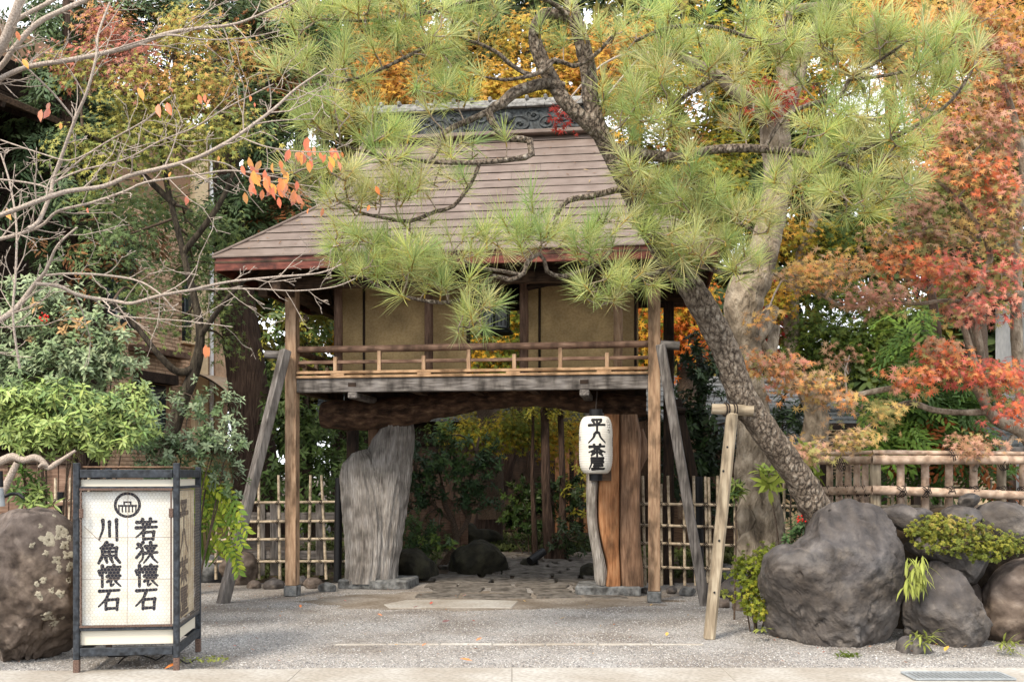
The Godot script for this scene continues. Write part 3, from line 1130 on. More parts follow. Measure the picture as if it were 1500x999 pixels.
			rr.fill(0.03)
			vm.tube(vp, rr, 6)
			part("verge_board", vm, M.roofing, g)
		var ga := roof_at(0.42)
		var gm := lb()
		var tri := [Vector3(1.83 * s, ga.y, -ga.x), Vector3(1.83 * s, ga.y, -(1.9 - ga.x)), Vector3(1.5 * s, 5.8, -0.95)]
		var tr2 := [tri[0] - Vector3(0.05 * s, 0, 0), tri[1] - Vector3(0.05 * s, 0, 0), tri[2] - Vector3(0.05 * s, 0, 0)]
		gm.poly(tri if s > 0 else [tri[1], tri[0], tri[2]])
		gm.poly(tr2 if s < 0 else [tr2[1], tr2[0], tr2[2]])
		part("gable_board", gm, M.plankz, g)
	# soffit boards, rafters and fascia
	for side in 2:
		for k in 3:
			var a := roof_at(0.14 * k)
			var b := roof_at(0.14 * (k + 1) + 0.02)
			var mb := lb()
			var za := -a.x if side == 0 else -(1.9 - a.x)
			var zb := -b.x if side == 0 else -(1.9 - b.x)
			var w := roof_w(0.14 * (k + 1)) + 0.05
			var w2 := roof_w(0.14 * k) - 0.02
			var p := [Vector3(-w2, a.y - 0.05, za), Vector3(w2, a.y - 0.05, za), Vector3(w, b.y - 0.05, zb), Vector3(-w, b.y - 0.05, zb)]
			var q := []
			for v in p:
				q.append(v - Vector3(0, 0.02, 0))
			slab(mb, p, q, side == 1)
			part("soffit_board", mb, M.plankx, g)
		for k in 27:
			var x := -2.5 + 5.0 * k / 26.0
			var tm: float = 0.55 if absf(x) < 1.7 else clampf(0.42 * (2.9 - absf(x)) / 1.04 + 0.02, 0.08, 0.42)
			var a := roof_at(0.03)
			var b := roof_at(tm)
			var mb := lb()
			mb.beam(Vector3(x, a.y - 0.105, -a.x if side == 0 else -(1.9 - a.x)), Vector3(x, b.y - 0.105, -b.x if side == 0 else -(1.9 - b.x)), 0.045, 0.055, 0.004)
			part("rafter", mb, M.plankz, g)
	for s in [-1.0, 1.0]:
		for k in 9:
			var z := 0.45 - 2.8 * k / 8.0
			var mb := lb()
			var ext: float = minf(1.0, minf(0.7 - z, z + 2.6) * 0.63 + 0.1)
			mb.beam(Vector3(2.84 * s, 3.93, z), Vector3((2.84 - ext) * s, 3.93 + ext * 0.74, z), 0.045, 0.055, 0.004)
			part("rafter", mb, M.plankx, g)
		var sp := lb()
		var p := [Vector3(2.86 * s, 3.965, 0.66), Vector3(2.86 * s, 3.965, -2.56), Vector3(1.84 * s, 4.68, -1.88), Vector3(1.84 * s, 4.68, -0.02)]
		var q := []
		for v in p:
			q.append(v - Vector3(0, 0.02, 0))
		slab(sp, p, q, s < 0)
		part("soffit_board", sp, M.plankz, g)
	for z in [0.68, -2.58]:
		bx(g, "fascia_board", Vector3(0, 3.92, z), Vector3(5.72, 0.15, 0.03), M.fascia, 0.004)
		bx(g, "eave_strip", Vector3(0, 4.005, z + (0.012 if z > 0 else -0.012)), Vector3(5.8, 0.022, 0.05), M.roofing, 0.004)
	for s in [-1.0, 1.0]:
		bx(g, "fascia_board", Vector3(2.872 * s, 3.92, -0.95), Vector3(0.03, 0.15, 3.228), M.fascia, 0.004)
		bx(g, "eave_strip", Vector3(2.88 * s, 4.005, -0.95), Vector3(0.05, 0.022, 3.2), M.roofing, 0.004)
	ridge(g)
	# dead needles and bits of leaf lying on the front slope
	var nx := []
	var ncol := []
	for k in 170:
		var t := pow(rng.randf(), 1.3) * 0.92
		var a := roof_at(t)
		var x := rf(-1, 1) * (roof_w(t) - 0.15)
		nx.append((gx[g] as Transform3D) * Transform3D(Basis(Vector3.RIGHT, 0.82) * Basis(Vector3.UP, rf(0, TAU)) * Basis().scaled(Vector3.ONE * rf(0.5, 1.2)), Vector3(x, a.y + 0.036, -a.x + 0.004)))
		ncol.append([lin(150, 112, 70), lin(120, 88, 60), lin(176, 150, 104)][k % 3] * 0.8)
	var nl := lb()
	oval_leaf(nl, Transform3D(), 0.07, 0.011, Color.WHITE, 0.3, 0.0)
	scatter("fallen_needles", g, nl.mesh(), M.leaf, nx, ncol)


func slab(mb: MB, p: Array, q: Array, rev: bool) -> void:
	var faces := [[p[0], p[1], p[2], p[3]], [q[3], q[2], q[1], q[0]], [q[0], q[1], p[1], p[0]], [q[1], q[2], p[2], p[1]], [q[2], q[3], p[3], p[2]], [q[3], q[0], p[0], p[3]]]
	for f in faces:
		if rev:
			f.reverse()
		mb.poly(f)


func ridge(g: Node3D) -> void:
	var r := bx(g, "ridge_box", Vector3(0, 5.98, -0.95), Vector3(3.0, 0.3, 0.2), M.carved, 0.006)
	bx(r, "ridge_base", Vector3(0, 5.81, -0.95), Vector3(3.1, 0.05, 0.36), M.roofing, 0.008)
	# cloud scrolls carved in relief on both faces
	for side in [1.0, -1.0]:
		var zf: float = -0.95 + 0.1 * side
		for k in 17:
			var x := -1.38 + k * 0.172
			var up := k % 2 == 0
			var mb := lb()
			var c := Vector3(x, 5.98 + (0.045 if up else -0.05) + rf(-0.01, 0.01), zf)
			var dirn := 1.0 if rng.randf() < 0.5 else -1.0
			if k == 10:
				mb.lathe([[0.0, 0.06], [0.05, 0.05], [0.075, 0.02], [0.08, -0.0], [0.0, -0.01]], 16, Transform3D(Basis(Vector3.RIGHT, PI / 2 * side), c))
			else:
				for arm in 2:
					var pts := PackedVector3Array()
					var rad := PackedFloat32Array()
					var sc := rf(0.8, 1.1) * (1.0 if arm == 0 else 1.35)
					for j in 22:
						var a := j * 0.36 + (0.0 if arm == 0 else 1.4)
						var rr := (0.018 + 0.0034 * j) * sc
						pts.append(c + Vector3(cos(a) * rr * 1.25 * dirn, sin(a) * rr * 0.9, side * (0.012 - 0.0004 * j)))
						rad.append(0.016 - 0.0004 * j)
					mb.tube(pts, rad, 6)
				mb.lathe([[0.0, 0.02], [0.016, 0.014], [0.022, 0.0], [0.0, -0.004]], 8, Transform3D(Basis(Vector3.RIGHT, PI / 2 * side), c))
			part("cloud_scroll", mb, M.carved, r)
		for k in 12:
			var mb := lb()
			var x := -1.4 + k * 0.25 + rf(-0.03, 0.03)
			var yy := 5.98 + (0.1 if k % 2 == 0 else -0.11)
			var pts := PackedVector3Array()
			for j in 8:
				pts.append(Vector3(x + j * 0.03, yy + 0.02 * sin(j * 1.1 + k), zf + side * 0.004))
			mb.tube(pts, PackedFloat32Array([0.006, 0.013, 0.016, 0.014, 0.016, 0.014, 0.012, 0.005]), 6)
			part("cloud_wave", mb, M.carved, r)
	# three courses of ridge tiles and the knobs on top
	for k in 13:
		for lay in 2:
			var w := 0.238
			bx(r, "ridge_tile", Vector3(-1.55 + (k + 0.5) * w + (0.1 if lay == 1 and k < 12 else 0.0), 6.148 + lay * 0.036, -0.95), Vector3(w - 0.004, 0.032, 0.34 - lay * 0.06), M.tile, 0.006)
		var cap := lb()
		cap.tube(PackedVector3Array([Vector3(-1.55 + k * 0.238 + 0.003, 6.2, -0.95), Vector3(-1.55 + (k + 1) * 0.238 - 0.003, 6.2, -0.95)]), PackedFloat32Array([0.085, 0.085]), 14)
		part("ridge_cap", cap, M.tile, r)
		if k % 1 == 0:
			bx(r, "ridge_knob", Vector3(-1.55 + k * 0.238, 6.275, -0.95), Vector3(0.045, 0.06, 0.19), M.tile, 0.012)


# ---------------------------------------------------------------- lettering: brush strokes drawn into a texture
func brush(img: Image, pts: Array, w0: float, w1: float, o: Vector2, s: Vector2, col: Color) -> void:
	var n := pts.size() / 2
	var q := []
	for k in n:
		q.append(o + Vector2(pts[k * 2], pts[k * 2 + 1]) * s)
	var line := []
	if n == 2:
		line = q
	else:
		for k in n - 1:
			for j in 6:
				line.append((q[k] as Vector2).cubic_interpolate(q[k + 1], q[maxi(k - 1, 0)], q[mini(k + 2, n - 1)], j / 6.0))
		line.append(q[n - 1])
	var tot := 0.0
	for k in line.size() - 1:
		tot += (line[k + 1] - line[k]).length()
	var run := 0.0
	var u := s.x
	for k in line.size() - 1:
		var a: Vector2 = line[k]
		var b: Vector2 = line[k + 1]
		var st := maxi(1, int((b - a).length() / 1.2))
		for j in st + 1:
			var t := float(j) / st
			var p := a.lerp(b, t)
			var along := (run + (b - a).length() * t) / maxf(tot, 1.0)
			var w := lerpf(w0, w1, along) * u * 0.5
			w *= 1.0 + 0.22 * absf(along * 2.0 - 1.0) * (1.0 if along < 0.5 else 0.35)
			var r := int(ceil(w))
			for yy in range(-r, r + 1):
				for xx in range(-r, r + 1):
					# a brush held slantwise: an ellipse
					var ex := (xx + yy * 0.25) / w
					var ey := (yy - xx * 0.25) / w
					if ex * ex + ey * ey <= 1.0:
						var ix := int(p.x) + xx
						var iy := int(p.y) + yy
						if ix >= 0 and iy >= 0 and ix < img.get_width() and iy < img.get_height():
							img.set_pixel(ix, iy, col)
		run += (b - a).length()


func glyph(img: Image, strokes: Array, o: Vector2, s: Vector2, w: float, col: Color) -> void:
	for st in strokes:
		var k := 1.0
		brush(img, st, w * k, w * k * (0.55 if st.size() > 4 else 0.85), o, s, col)


func letters() -> Dictionary:
	return {
		"river": [[0.2, 0.06, 0.21, 0.45, 0.04, 0.96], [0.5, 0.14, 0.51, 0.8], [0.82, 0.04, 0.84, 0.98]],
		"flat": [[0.2, 0.12, 0.8, 0.08], [0.27, 0.25, 0.36, 0.42], [0.74, 0.21, 0.62, 0.4], [0.03, 0.56, 0.97, 0.52], [0.5, 0.12, 0.5, 1.0]],
		"eight": [[0.37, 0.2, 0.3, 0.52, 0.03, 0.94], [0.44, 0.1, 0.6, 0.13, 0.7, 0.5, 0.97, 0.92]],
		"tea": [[0.08, 0.2, 0.92, 0.16], [0.33, 0.05, 0.36, 0.3], [0.67, 0.03, 0.62, 0.3], [0.5, 0.3, 0.3, 0.5, 0.04, 0.66], [0.5, 0.3, 0.7, 0.49, 0.97, 0.64], [0.25, 0.66, 0.76, 0.64], [0.5, 0.5, 0.5, 0.97], [0.34, 0.74, 0.2, 0.9], [0.66, 0.74, 0.8, 0.9]],
		"shop": [[0.2, 0.08, 0.87, 0.05], [0.85, 0.06, 0.83, 0.24], [0.22, 0.26, 0.83, 0.23], [0.2, 0.08, 0.18, 0.55, 0.03, 0.97], [0.3, 0.42, 0.88, 0.39], [0.5, 0.42, 0.36, 0.57, 0.78, 0.53], [0.68, 0.46, 0.82, 0.6], [0.33, 0.74, 0.85, 0.71], [0.58, 0.58, 0.58, 0.95], [0.2, 0.97, 0.97, 0.94]],
		"young": [[0.06, 0.17, 0.94, 0.14], [0.32, 0.03, 0.34, 0.28], [0.68, 0.01, 0.64, 0.28], [0.04, 0.42, 0.96, 0.38], [0.52, 0.3, 0.32, 0.6, 0.03, 0.86], [0.36, 0.62, 0.37, 0.97], [0.36, 0.63, 0.84, 0.6], [0.83, 0.6, 0.8, 0.97], [0.38, 0.93, 0.8, 0.91]],
		"narrow": [[0.34, 0.03, 0.22, 0.17, 0.04, 0.3], [0.12, 0.1, 0.32, 0.36, 0.33, 0.75, 0.18, 0.96], [0.28, 0.46, 0.04, 0.73], [0.45, 0.22, 0.95, 0.18], [0.52, 0.28, 0.58, 0.42], [0.86, 0.25, 0.78, 0.42], [0.4, 0.52, 0.98, 0.49], [0.69, 0.03, 0.67, 0.55, 0.38, 0.97], [0.69, 0.52, 0.8, 0.76, 1.0, 0.96]],
		"heart": [[0.18, 0.02, 0.18, 0.98], [0.04, 0.26, 0.08, 0.44], [0.28, 0.18, 0.34, 0.34], [0.42, 0.1, 0.98, 0.07], [0.7, 0.0, 0.7, 0.18], [0.47, 0.22, 0.93, 0.2], [0.48, 0.22, 0.5, 0.4], [0.92, 0.2, 0.9, 0.4], [0.5, 0.4, 0.9, 0.38], [0.63, 0.22, 0.63, 0.38], [0.77, 0.22, 0.77, 0.38], [0.41, 0.51, 0.99, 0.48], [0.68, 0.5, 0.4, 0.76], [0.57, 0.64, 0.57, 0.94, 0.7, 0.86], [0.7, 0.55, 0.8, 0.76, 1.0, 0.96], [0.9, 0.58, 0.78, 0.7]],
		"stone": [[0.06, 0.12, 0.94, 0.07], [0.5, 0.1, 0.36, 0.45, 0.02, 0.82], [0.34, 0.53, 0.34, 0.97], [0.34, 0.53, 0.88, 0.49], [0.87, 0.49, 0.84, 0.98], [0.36, 0.92, 0.84, 0.9]],
		"fish": [[0.37, 0.01, 0.24, 0.16, 0.08, 0.28], [0.35, 0.13, 0.66, 0.11, 0.52, 0.27], [0.18, 0.29, 0.18, 0.66], [0.18, 0.29, 0.82, 0.26], [0.82, 0.26, 0.8, 0.65], [0.18, 0.64, 0.8, 0.62], [0.5, 0.28, 0.5, 0.62], [0.2, 0.46, 0.8, 0.44], [0.13, 0.75, 0.02, 0.96], [0.34, 0.76, 0.39, 0.93], [0.57, 0.75, 0.64, 0.92], [0.8, 0.72, 0.97, 0.94]],
		"mount": [[0.5, 0.1, 0.5, 0.8], [0.15, 0.4, 0.18, 0.85, 0.82, 0.8], [0.84, 0.38, 0.82, 0.85]],
		"ha": [[0.15, 0.1, 0.12, 0.6, 0.2, 0.85], [0.4, 0.3, 0.85, 0.27], [0.64, 0.08, 0.65, 0.75, 0.45, 0.9], [0.5, 0.78, 0.7, 0.76, 0.9, 0.9], [0.85, 0.05, 0.9, 0.15]],
		"na": [[0.1, 0.3, 0.6, 0.22], [0.4, 0.08, 0.3, 0.45, 0.1, 0.7], [0.7, 0.3, 0.88, 0.45], [0.58, 0.45, 0.6, 0.8, 0.35, 0.9], [0.4, 0.75, 0.7, 0.75, 0.9, 0.92]],
	}


func crest(img: Image, c: Vector2, r: float, col: Color) -> void:
	for yy in range(int(c.y - r) - 1, int(c.y + r) + 2):
		for xx in range(int(c.x - r) - 1, int(c.x + r) + 2):
			var q := Vector2(xx, yy) - c
			var l := q.length() / r
			var u := q / r / 1.12
			var on := l <= 1.0 and l > 0.78
			# three joined gables on six tines
			if absf(u.x) < 0.62 and u.y > -0.02 and u.y < 0.12:
				on = true
			if absf(u.x) < 0.27 and u.y > -0.26 and u.y < -0.13:
				on = true
			if u.y > -0.26 and u.y < 0.0 and absf(absf(u.x) - 0.22) < 0.05:
				on = true
			for k in 6:
				var xk := -0.55 + k * 0.22
				if absf(u.x - xk) < 0.048 and u.y > 0.0 and u.y < 0.5:
					on = true
			if on:
				img.set_pixel(xx, yy, col)


func paper_image(w: int, h: int, base: Color, stain: Color) -> Image:
	var img := Image.create(w, h, false, Image.FORMAT_RGB8)
	for y in h:
		for x in w:
			var t := clampf(0.5 + 0.9 * nz.get_noise_2d(x * 3.0 / w, y * 4.0 / w) + (float(y) / h - 0.6) * 0.35, 0.0, 1.0)
			var s := 1.0 + 0.02 * nz.get_noise_2d(x * 60.0 / w, y * 60.0 / w)
			var c := base.lerp(stain, t)
			img.set_pixel(x, y, Color(c.r * s, c.g * s, c.b * s))
	return img


func lanterns() -> void:
	var L := letters()
	# white paper lantern hung before the right pillar
	var img := paper_image(1024, 512, rgb(226, 222, 214), rgb(206, 200, 188))
	var ink := rgb(22, 21, 23)
	for y in 512:                       # the wire hoops show through as fine lines
		if y % 20 < 2:
			for x in 1024:
				img.set_pixel(x, y, img.get_pixel(x, y).darkened(0.07))
	var names := ["flat", "eight", "tea", "shop"]
	for k in 4:
		glyph(img, L[names[k]], Vector2(166, 26 + k * 114), Vector2(176, 106), 0.135, ink)
	var small := ["mount", "ha", "na"]
	for k in 3:
		glyph(img, L[small[k]], Vector2(364, 24 + k * 46), Vector2(50, 42), 0.1, ink)
	for r in [[462, 190], [462, 232], [20, 180]]:
		for k in 7:
			brush(img, [0.0, k * 0.15, 1.0, k * 0.15 + 0.05], 0.09, 0.09, Vector2(r[0], r[1]), Vector2(40, 40), ink.lightened(0.15))
	var pm := plain("lantern_paper", Color.WHITE, 0.7)
	pm.albedo_texture = ImageTexture.create_from_image(img)
	pm.backlight_enabled = true
	pm.backlight = Color(0.3, 0.3, 0.3)
	var c := P(873, 652, 11.72)
	var o := thing("paper_lantern", "long white paper lantern with black brush writing hung before the right pillar", "lantern", P(873, 703, 11.72))
	var hh := S(84, 11.72) * 0.5
	var r0 := S(49, 11.72) * 0.5
	var mb := MB.new()
	var rows := []
	var nr_ := 96
	for k in nr_ + 1:
		var t := float(k) / nr_ * 2.0 - 1.0
		var rr := r0 * (0.60 + 0.40 * pow(maxf(0.0, 1.0 - pow(absf(t), 4.5)), 0.55))
		rr += 0.0035 * (absf(sin(k * PI / 4.0)) - 0.5)
		var row := PackedVector3Array()
		for j in 49:
			# the seam is behind; column 12.. faces the street
			var a := TAU * j / 48.0
			row.append(c + Vector3(-sin(a) * rr * -1.0, t * hh, -cos(a) * rr).rotated(Vector3.UP, 0.0))
		rows.append(row)
	lantern_skin(mb, rows)
	part("paper_body", mb, pm, o)
	for s in [-1.0, 1.0]:
		var cap := MB.new()
		var y0: float = c.y + s * (hh - 0.004)
		cap.tube(PackedVector3Array([Vector3(c.x, y0, c.z), Vector3(c.x, y0 + s * 0.085, c.z)]), PackedFloat32Array([S(10, 11.72), S(9.5, 11.72)]), 24)
		part("black_ring", cap, M.black, o)
	var hk := MB.new()
	hk.rod(Vector3(c.x, c.y + hh + 0.08, c.z), Vector3(c.x + 0.02, c.y + hh + 0.36, c.z - 0.02), 0.008)
	part("hanging_cord", hk, M.rope, o)
	# dark bronze lantern in the opening of the upper room
	var g := Transform3D(Basis(Vector3.UP, GT), GO)
	var b0 := g * Vector3(0.18, 3.26, -1.0)
	var bl := thing("bronze_lantern", "dark six-sided bronze lantern with lattice windows hung in the upper room opening", "lantern", b0)
	var q := Transform3D(Basis(Vector3.UP, 0.4), b0)
	var m := MB.new()
	m.lathe([[0.0, 0.0], [0.1, 0.02], [0.235, 0.03], [0.245, 0.06], [0.19, 0.08], [0.19, 0.44], [0.0, 0.44]], 6, q)
	part("lantern_body", flat(m), M.bronze, bl)
	var rf_ := MB.new()
	rf_.lathe([[0.0, 0.43], [0.3, 0.41], [0.3, 0.435], [0.2, 0.52], [0.12, 0.56], [0.11, 0.62], [0.05, 0.64], [0.04, 0.7], [0.0, 0.72]], 6, q)
	part("lantern_roof", flat(rf_), M.bronze, bl)
	for k in 6:
		var a := -TAU * (k + 0.5) / 6.0
		var n := q.basis * Vector3(cos(a), 0, sin(a))
		var sd := n.cross(Vector3.UP)
		var ctr := b0 + n * 0.167
		var w := MB.new()
		for s in [-1.0, 0.0, 1.0]:
			w.beam(ctr + sd * s * 0.055 + Vector3(0, 0.12, 0), ctr + sd * s * 0.055 + Vector3(0, 0.24, 0), 0.012, 0.012, 0.002)
		w.beam(ctr + sd * 0.06 + Vector3(0, 0.28, 0), ctr - sd * 0.06 + Vector3(0, 0.4, 0), 0.012, 0.012, 0.002)
		w.beam(ctr - sd * 0.06 + Vector3(0, 0.28, 0.0) + n * 0.004, ctr + sd * 0.06 + Vector3(0, 0.4, 0) + n * 0.004, 0.012, 0.012, 0.002)
		part("lattice", w, M.bronze, bl)
		var pn := MB.new()
		var f := ctr - n * 0.0015
		pn.beam(f + Vector3(0, 0.1, 0), f + Vector3(0, 0.41, 0), 0.15, 0.004, 0.001, n)
		part("pane", pn, M.greymetal, bl)
	var ch := MB.new()
	ch.rod(b0 + Vector3(0, 0.7, 0), b0 + Vector3(0, 0.82, 0), 0.01)
	part("chain", ch, M.black, bl)


func flat(m: MB) -> MB:
	var o := MB.new()
	o.local = m.local
	for k in m.i.size() / 3:
		var a := m.v[m.i[k * 3]]
		var b := m.v[m.i[k * 3 + 1]]
		var c := m.v[m.i[k * 3 + 2]]
		if (b - a).cross(c - a).length_squared() > 1e-16:
			o.poly([a, c, b])
	return o


func lantern_skin(mb: MB, rows: Array) -> void:
	var s := mb.v.size()
	var nrow := rows.size()
	var ncol: int = rows[0].size()
	for r in nrow:
		for k in ncol:
			var kn := (k + 1) % (ncol - 1)
			var kp := (k - 1 + ncol - 1) % (ncol - 1)
			var nn: Vector3 = (rows[r][kn] - rows[r][kp]).cross(rows[mini(r + 1, nrow - 1)][k] - rows[maxi(r - 1, 0)][k]).normalized()
			var cx: Vector3 = rows[r][0] + rows[r][24]
			if nn.dot(rows[r][k] - cx * 0.5) < 0:
				nn = -nn
			# the writing faces the street: u 0.25 looks that way
			mb.vert(rows[r][k], nn, Vector2(0.75 - float(k) / (ncol - 1), 1.0 - float(r) / (nrow - 1)))
	for r in nrow - 1:
		for k in ncol - 1:
			var a := s + r * ncol + k
			for x in [a, a + 1, a + ncol, a + 1, a + ncol + 1, a + ncol]:
				mb.i.append(x)


# ---------------------------------------------------------------- the street sign box
func sign_box() -> void:
	var L := letters()
	var o0 := Vector3(-2.89, 0, -7.46)
	var o := thing("sign_box", "street sign box of dark steel frame with white panels and black brush writing", "sign", o0, 0.124)
	var W := 0.36
	var D := 0.86
	for q in [[-W, 0.0, 1.575], [W, 0.0, 1.575], [W, -D, 1.55], [-W, -D, 1.55]]:
		bx(o, "post", Vector3(q[0], q[2] * 0.5 + 0.055, q[1]), Vector3(0.043, q[2] - 0.11, 0.043), M.signmetal, 0.004)
		bx(o, "foot", Vector3(q[0], 0.055, q[1]), Vector3(0.0435, 0.11, 0.0435), M.rust, 0.004, "rusty foot of the post")
	for y in [[1.495, 0.062], [1.39, 0.02], [0.335, 0.022], [0.165, 0.06]]:
		bx(o, "rail", Vector3(0, y[0], 0.002), Vector3(2 * W - 0.05, y[1], 0.034), M.signmetal, 0.004)
		bx(o, "rail", Vector3(0, y[0], -D), Vector3(2 * W - 0.05, y[1], 0.034), M.signmetal, 0.004)
		for s in [-1.0, 1.0]:
			bx(o, "rail", Vector3(W * s, y[0], -D * 0.5), Vector3(0.034, y[1], D - 0.05), M.signmetal, 0.004)
	bx(o, "top_board", Vector3(0, 1.545, -D * 0.5), Vector3(2 * W - 0.06, 0.012, D - 0.06), M.browny, 0.003)
	# white inner panels behind wire netting
	var img := paper_image(560, 860, rgb(220, 219, 213), rgb(206, 200, 185))
	var ink := rgb(34, 35, 44)
	crest(img, Vector2(276, 86), 84, ink)
	var r1 := ["young", "narrow", "heart", "stone"]
	var r2 := ["river", "fish", "heart", "stone"]
	for k in 4:
		glyph(img, L[r1[k]], Vector2(326, 176 + k * 150), Vector2(136, 140), 0.155, ink)
		glyph(img, L[r2[k]], Vector2(98, 176 + k * 150), Vector2(136, 140), 0.155, ink)
	var hair := rgb(128, 112, 98)
	for q in [[0.0, 0.345, 1.0, 0.345], [0.0, 0.655, 1.0, 0.66], [0.5, 0.0, 0.49, 1.0], [0.02, 0.26, 0.2, 0.375]]:
		brush(img, q, 0.006, 0.006, Vector2.ZERO, Vector2(560, 860), hair)
	var pm := plain("sign_paper", Color.WHITE, 0.8)
	pm.albedo_texture = ImageTexture.create_from_image(img)
	var side := paper_image(560, 860, rgb(206, 192, 164), rgb(170, 150, 118))
	var r3 := ["flat", "eight", "tea", "shop"]
	for k in 4:
		glyph(side, L[r3[k]], Vector2(150, 60 + k * 200), Vector2(250, 180), 0.15, rgb(60, 48, 42))
	for k in 60:
		var xx := rf(0, 560)
		brush(side, [0.0, rf(0.0, 0.4), 0.0, rf(0.5, 1.0)], 0.008, 0.004, Vector2(xx, 0), Vector2(560, 860), rgb(128, 104, 78))
	var sp := plain("sign_side_paper", Color.WHITE, 0.8)
	sp.albedo_texture = ImageTexture.create_from_image(side)
	panel(o, "front_panel", Vector3(-W + 0.03, 0.36, -0.03), Vector3(2 * W - 0.06, 0, 0), 1.0, pm)
	panel(o, "rear_panel", Vector3(W - 0.03, 0.36, -D + 0.03), Vector3(-2 * W + 0.06, 0, 0), 1.0, pm)
	panel(o, "side_panel", Vector3(W - 0.03, 0.36, -0.04), Vector3(0, 0, -D + 0.08), 1.0, sp)
	panel(o, "side_panel", Vector3(-W + 0.03, 0.36, -D + 0.04), Vector3(0, 0, D - 0.08), 1.0, sp)
	var white := plain("sign_white", rgb(210, 202, 184), 0.7)
	for q in [[1.425, 0.055], [0.265, 0.105]]:
		bx(o, "white_board", Vector3(0, q[0], -0.025), Vector3(2 * W - 0.056, q[1], 0.01), white, 0.002)
		for s in [-1.0, 1.0]:
			bx(o, "white_board", Vector3((W - 0.025) * s, q[0], -D * 0.5), Vector3(0.01, q[1], D - 0.06), white, 0.002)
	# hexagonal netting in front of the front and the right face
	netting(o, Vector3(-W + 0.028, 0.345, 0.026), Vector3(1, 0, 0), 2 * W - 0.056, 1.035, M.wire)
	netting(o, Vector3(W + 0.022, 0.345, -0.03), Vector3(0, 0, -1), D - 0.06, 1.035, M.wire)
	for y in [1.378, 0.356]:
		bx(o, "net_strip", Vector3(0, y, 0.024), Vector3(2 * W - 0.05, 0.016, 0.006), M.rust, 0.002)
	for s in [-1.0, 1.0]:
		bx(o, "net_strip", Vector3((W - 0.035) * s, 0.867, 0.023), Vector3(0.012, 1.0, 0.006), M.rust, 0.002)
	for q in [[-W + 0.04, 1.2], [W - 0.035, 1.2]]:
		bx(o, "hinge", Vector3(q[0], q[1], 0.028), Vector3(0.03, 0.07, 0.012), M.rust, 0.003)
	bx(o, "ballast_block", Vector3(-0.12, 0.11, -0.3), Vector3(0.16, 0.05, 0.2), M.black, 0.01)
	var cb := lb()
	var cp := PackedVector3Array()
	var cr := PackedFloat32Array()
	for k in 26:
		var t := k / 25.0
		cp.append(Vector3(lerpf(-0.14, 0.46, t), 0.02 + 0.09 * absf(sin(t * 7.0)) * (1.0 - t * 0.5), -0.3 + 0.1 * sin(t * 9.0)))
		cr.append(0.006)
	cb.tube(cp, cr, 5)
	part("cable", cb, M.black, o)


func panel(o: Node3D, called: String, a: Vector3, w: Vector3, h: float, m: Material) -> void:
	var mb := lb()
	var u := Vector3(0, h, 0)
	var n := w.cross(u).normalized() * 0.006
	mb.poly([a, a + w, a + w + u, a + u], [Vector2(0, 1), Vector2(1, 1), Vector2(1, 0), Vector2(0, 0)])
	var e := [Vector2(0.01, 0.01), Vector2(0.01, 0.01), Vector2(0.01, 0.01), Vector2(0.01, 0.01)]
	mb.poly([a + w - n, a - n, a + u - n, a + w + u - n], e)
	mb.poly([a + u, a + w + u, a + w + u - n, a + u - n], e)
	mb.poly([a - n, a + w - n, a + w, a], e)
	mb.poly([a - n, a, a + u, a + u - n], e)
	mb.poly([a + w, a + w - n, a + w + u - n, a + w + u], e)
	part(called, mb, m, o)


func netting(o: Node3D, a: Vector3, dx: Vector3, w: float, h: float, m: Material) -> void:
	var mb := lb()
	var cw := 0.026
	var chh := 0.03
	var r := 0.0007
	var nrow := int(h / (chh * 0.75))
	var ncol := int(w / cw)
	for j in nrow:
		for k in ncol:
			var x := (k + (0.5 if j % 2 else 0.0)) * cw
			if x + cw * 0.5 > w:
				continue
			var y := j * chh * 0.75
			var c := a + dx * x + Vector3(0, y, 0)
			for q in [[0.0, 0.0, 0.0, chh * 0.5], [0.0, chh * 0.5, cw * 0.5, chh * 0.75], [0.0, chh * 0.5, -cw * 0.5, chh * 0.75]]:
				if x + q[2] < 0 or y + q[3] > h:
					continue
				var p0: Vector3 = c + dx * q[0] + Vector3(0, q[1], 0)
				var p1: Vector3 = c + dx * q[2] + Vector3(0, q[3], 0)
				var t := (p1 - p0).normalized()
				var f := dx.cross(Vector3.UP)
				var sd := t.cross(f).normalized() * r
				var zz := f * r
				mb.poly([p0 - sd, p1 - sd, p1 + zz, p0 + zz])
				mb.poly([p0 + zz, p1 + zz, p1 + sd, p0 + sd])
	part("wire_netting", mb, m, o, "", "stuff")


# ---------------------------------------------------------------- buildings
func wbox(parent: Node3D, called: String, t: Transform3D, size: Vector3, m: Material, ch := 0.006, label := "") -> MeshInstance3D:
	var mb := MB.new()
	mb.box(size, t, ch)
	return part(called, mb, m, parent, label)


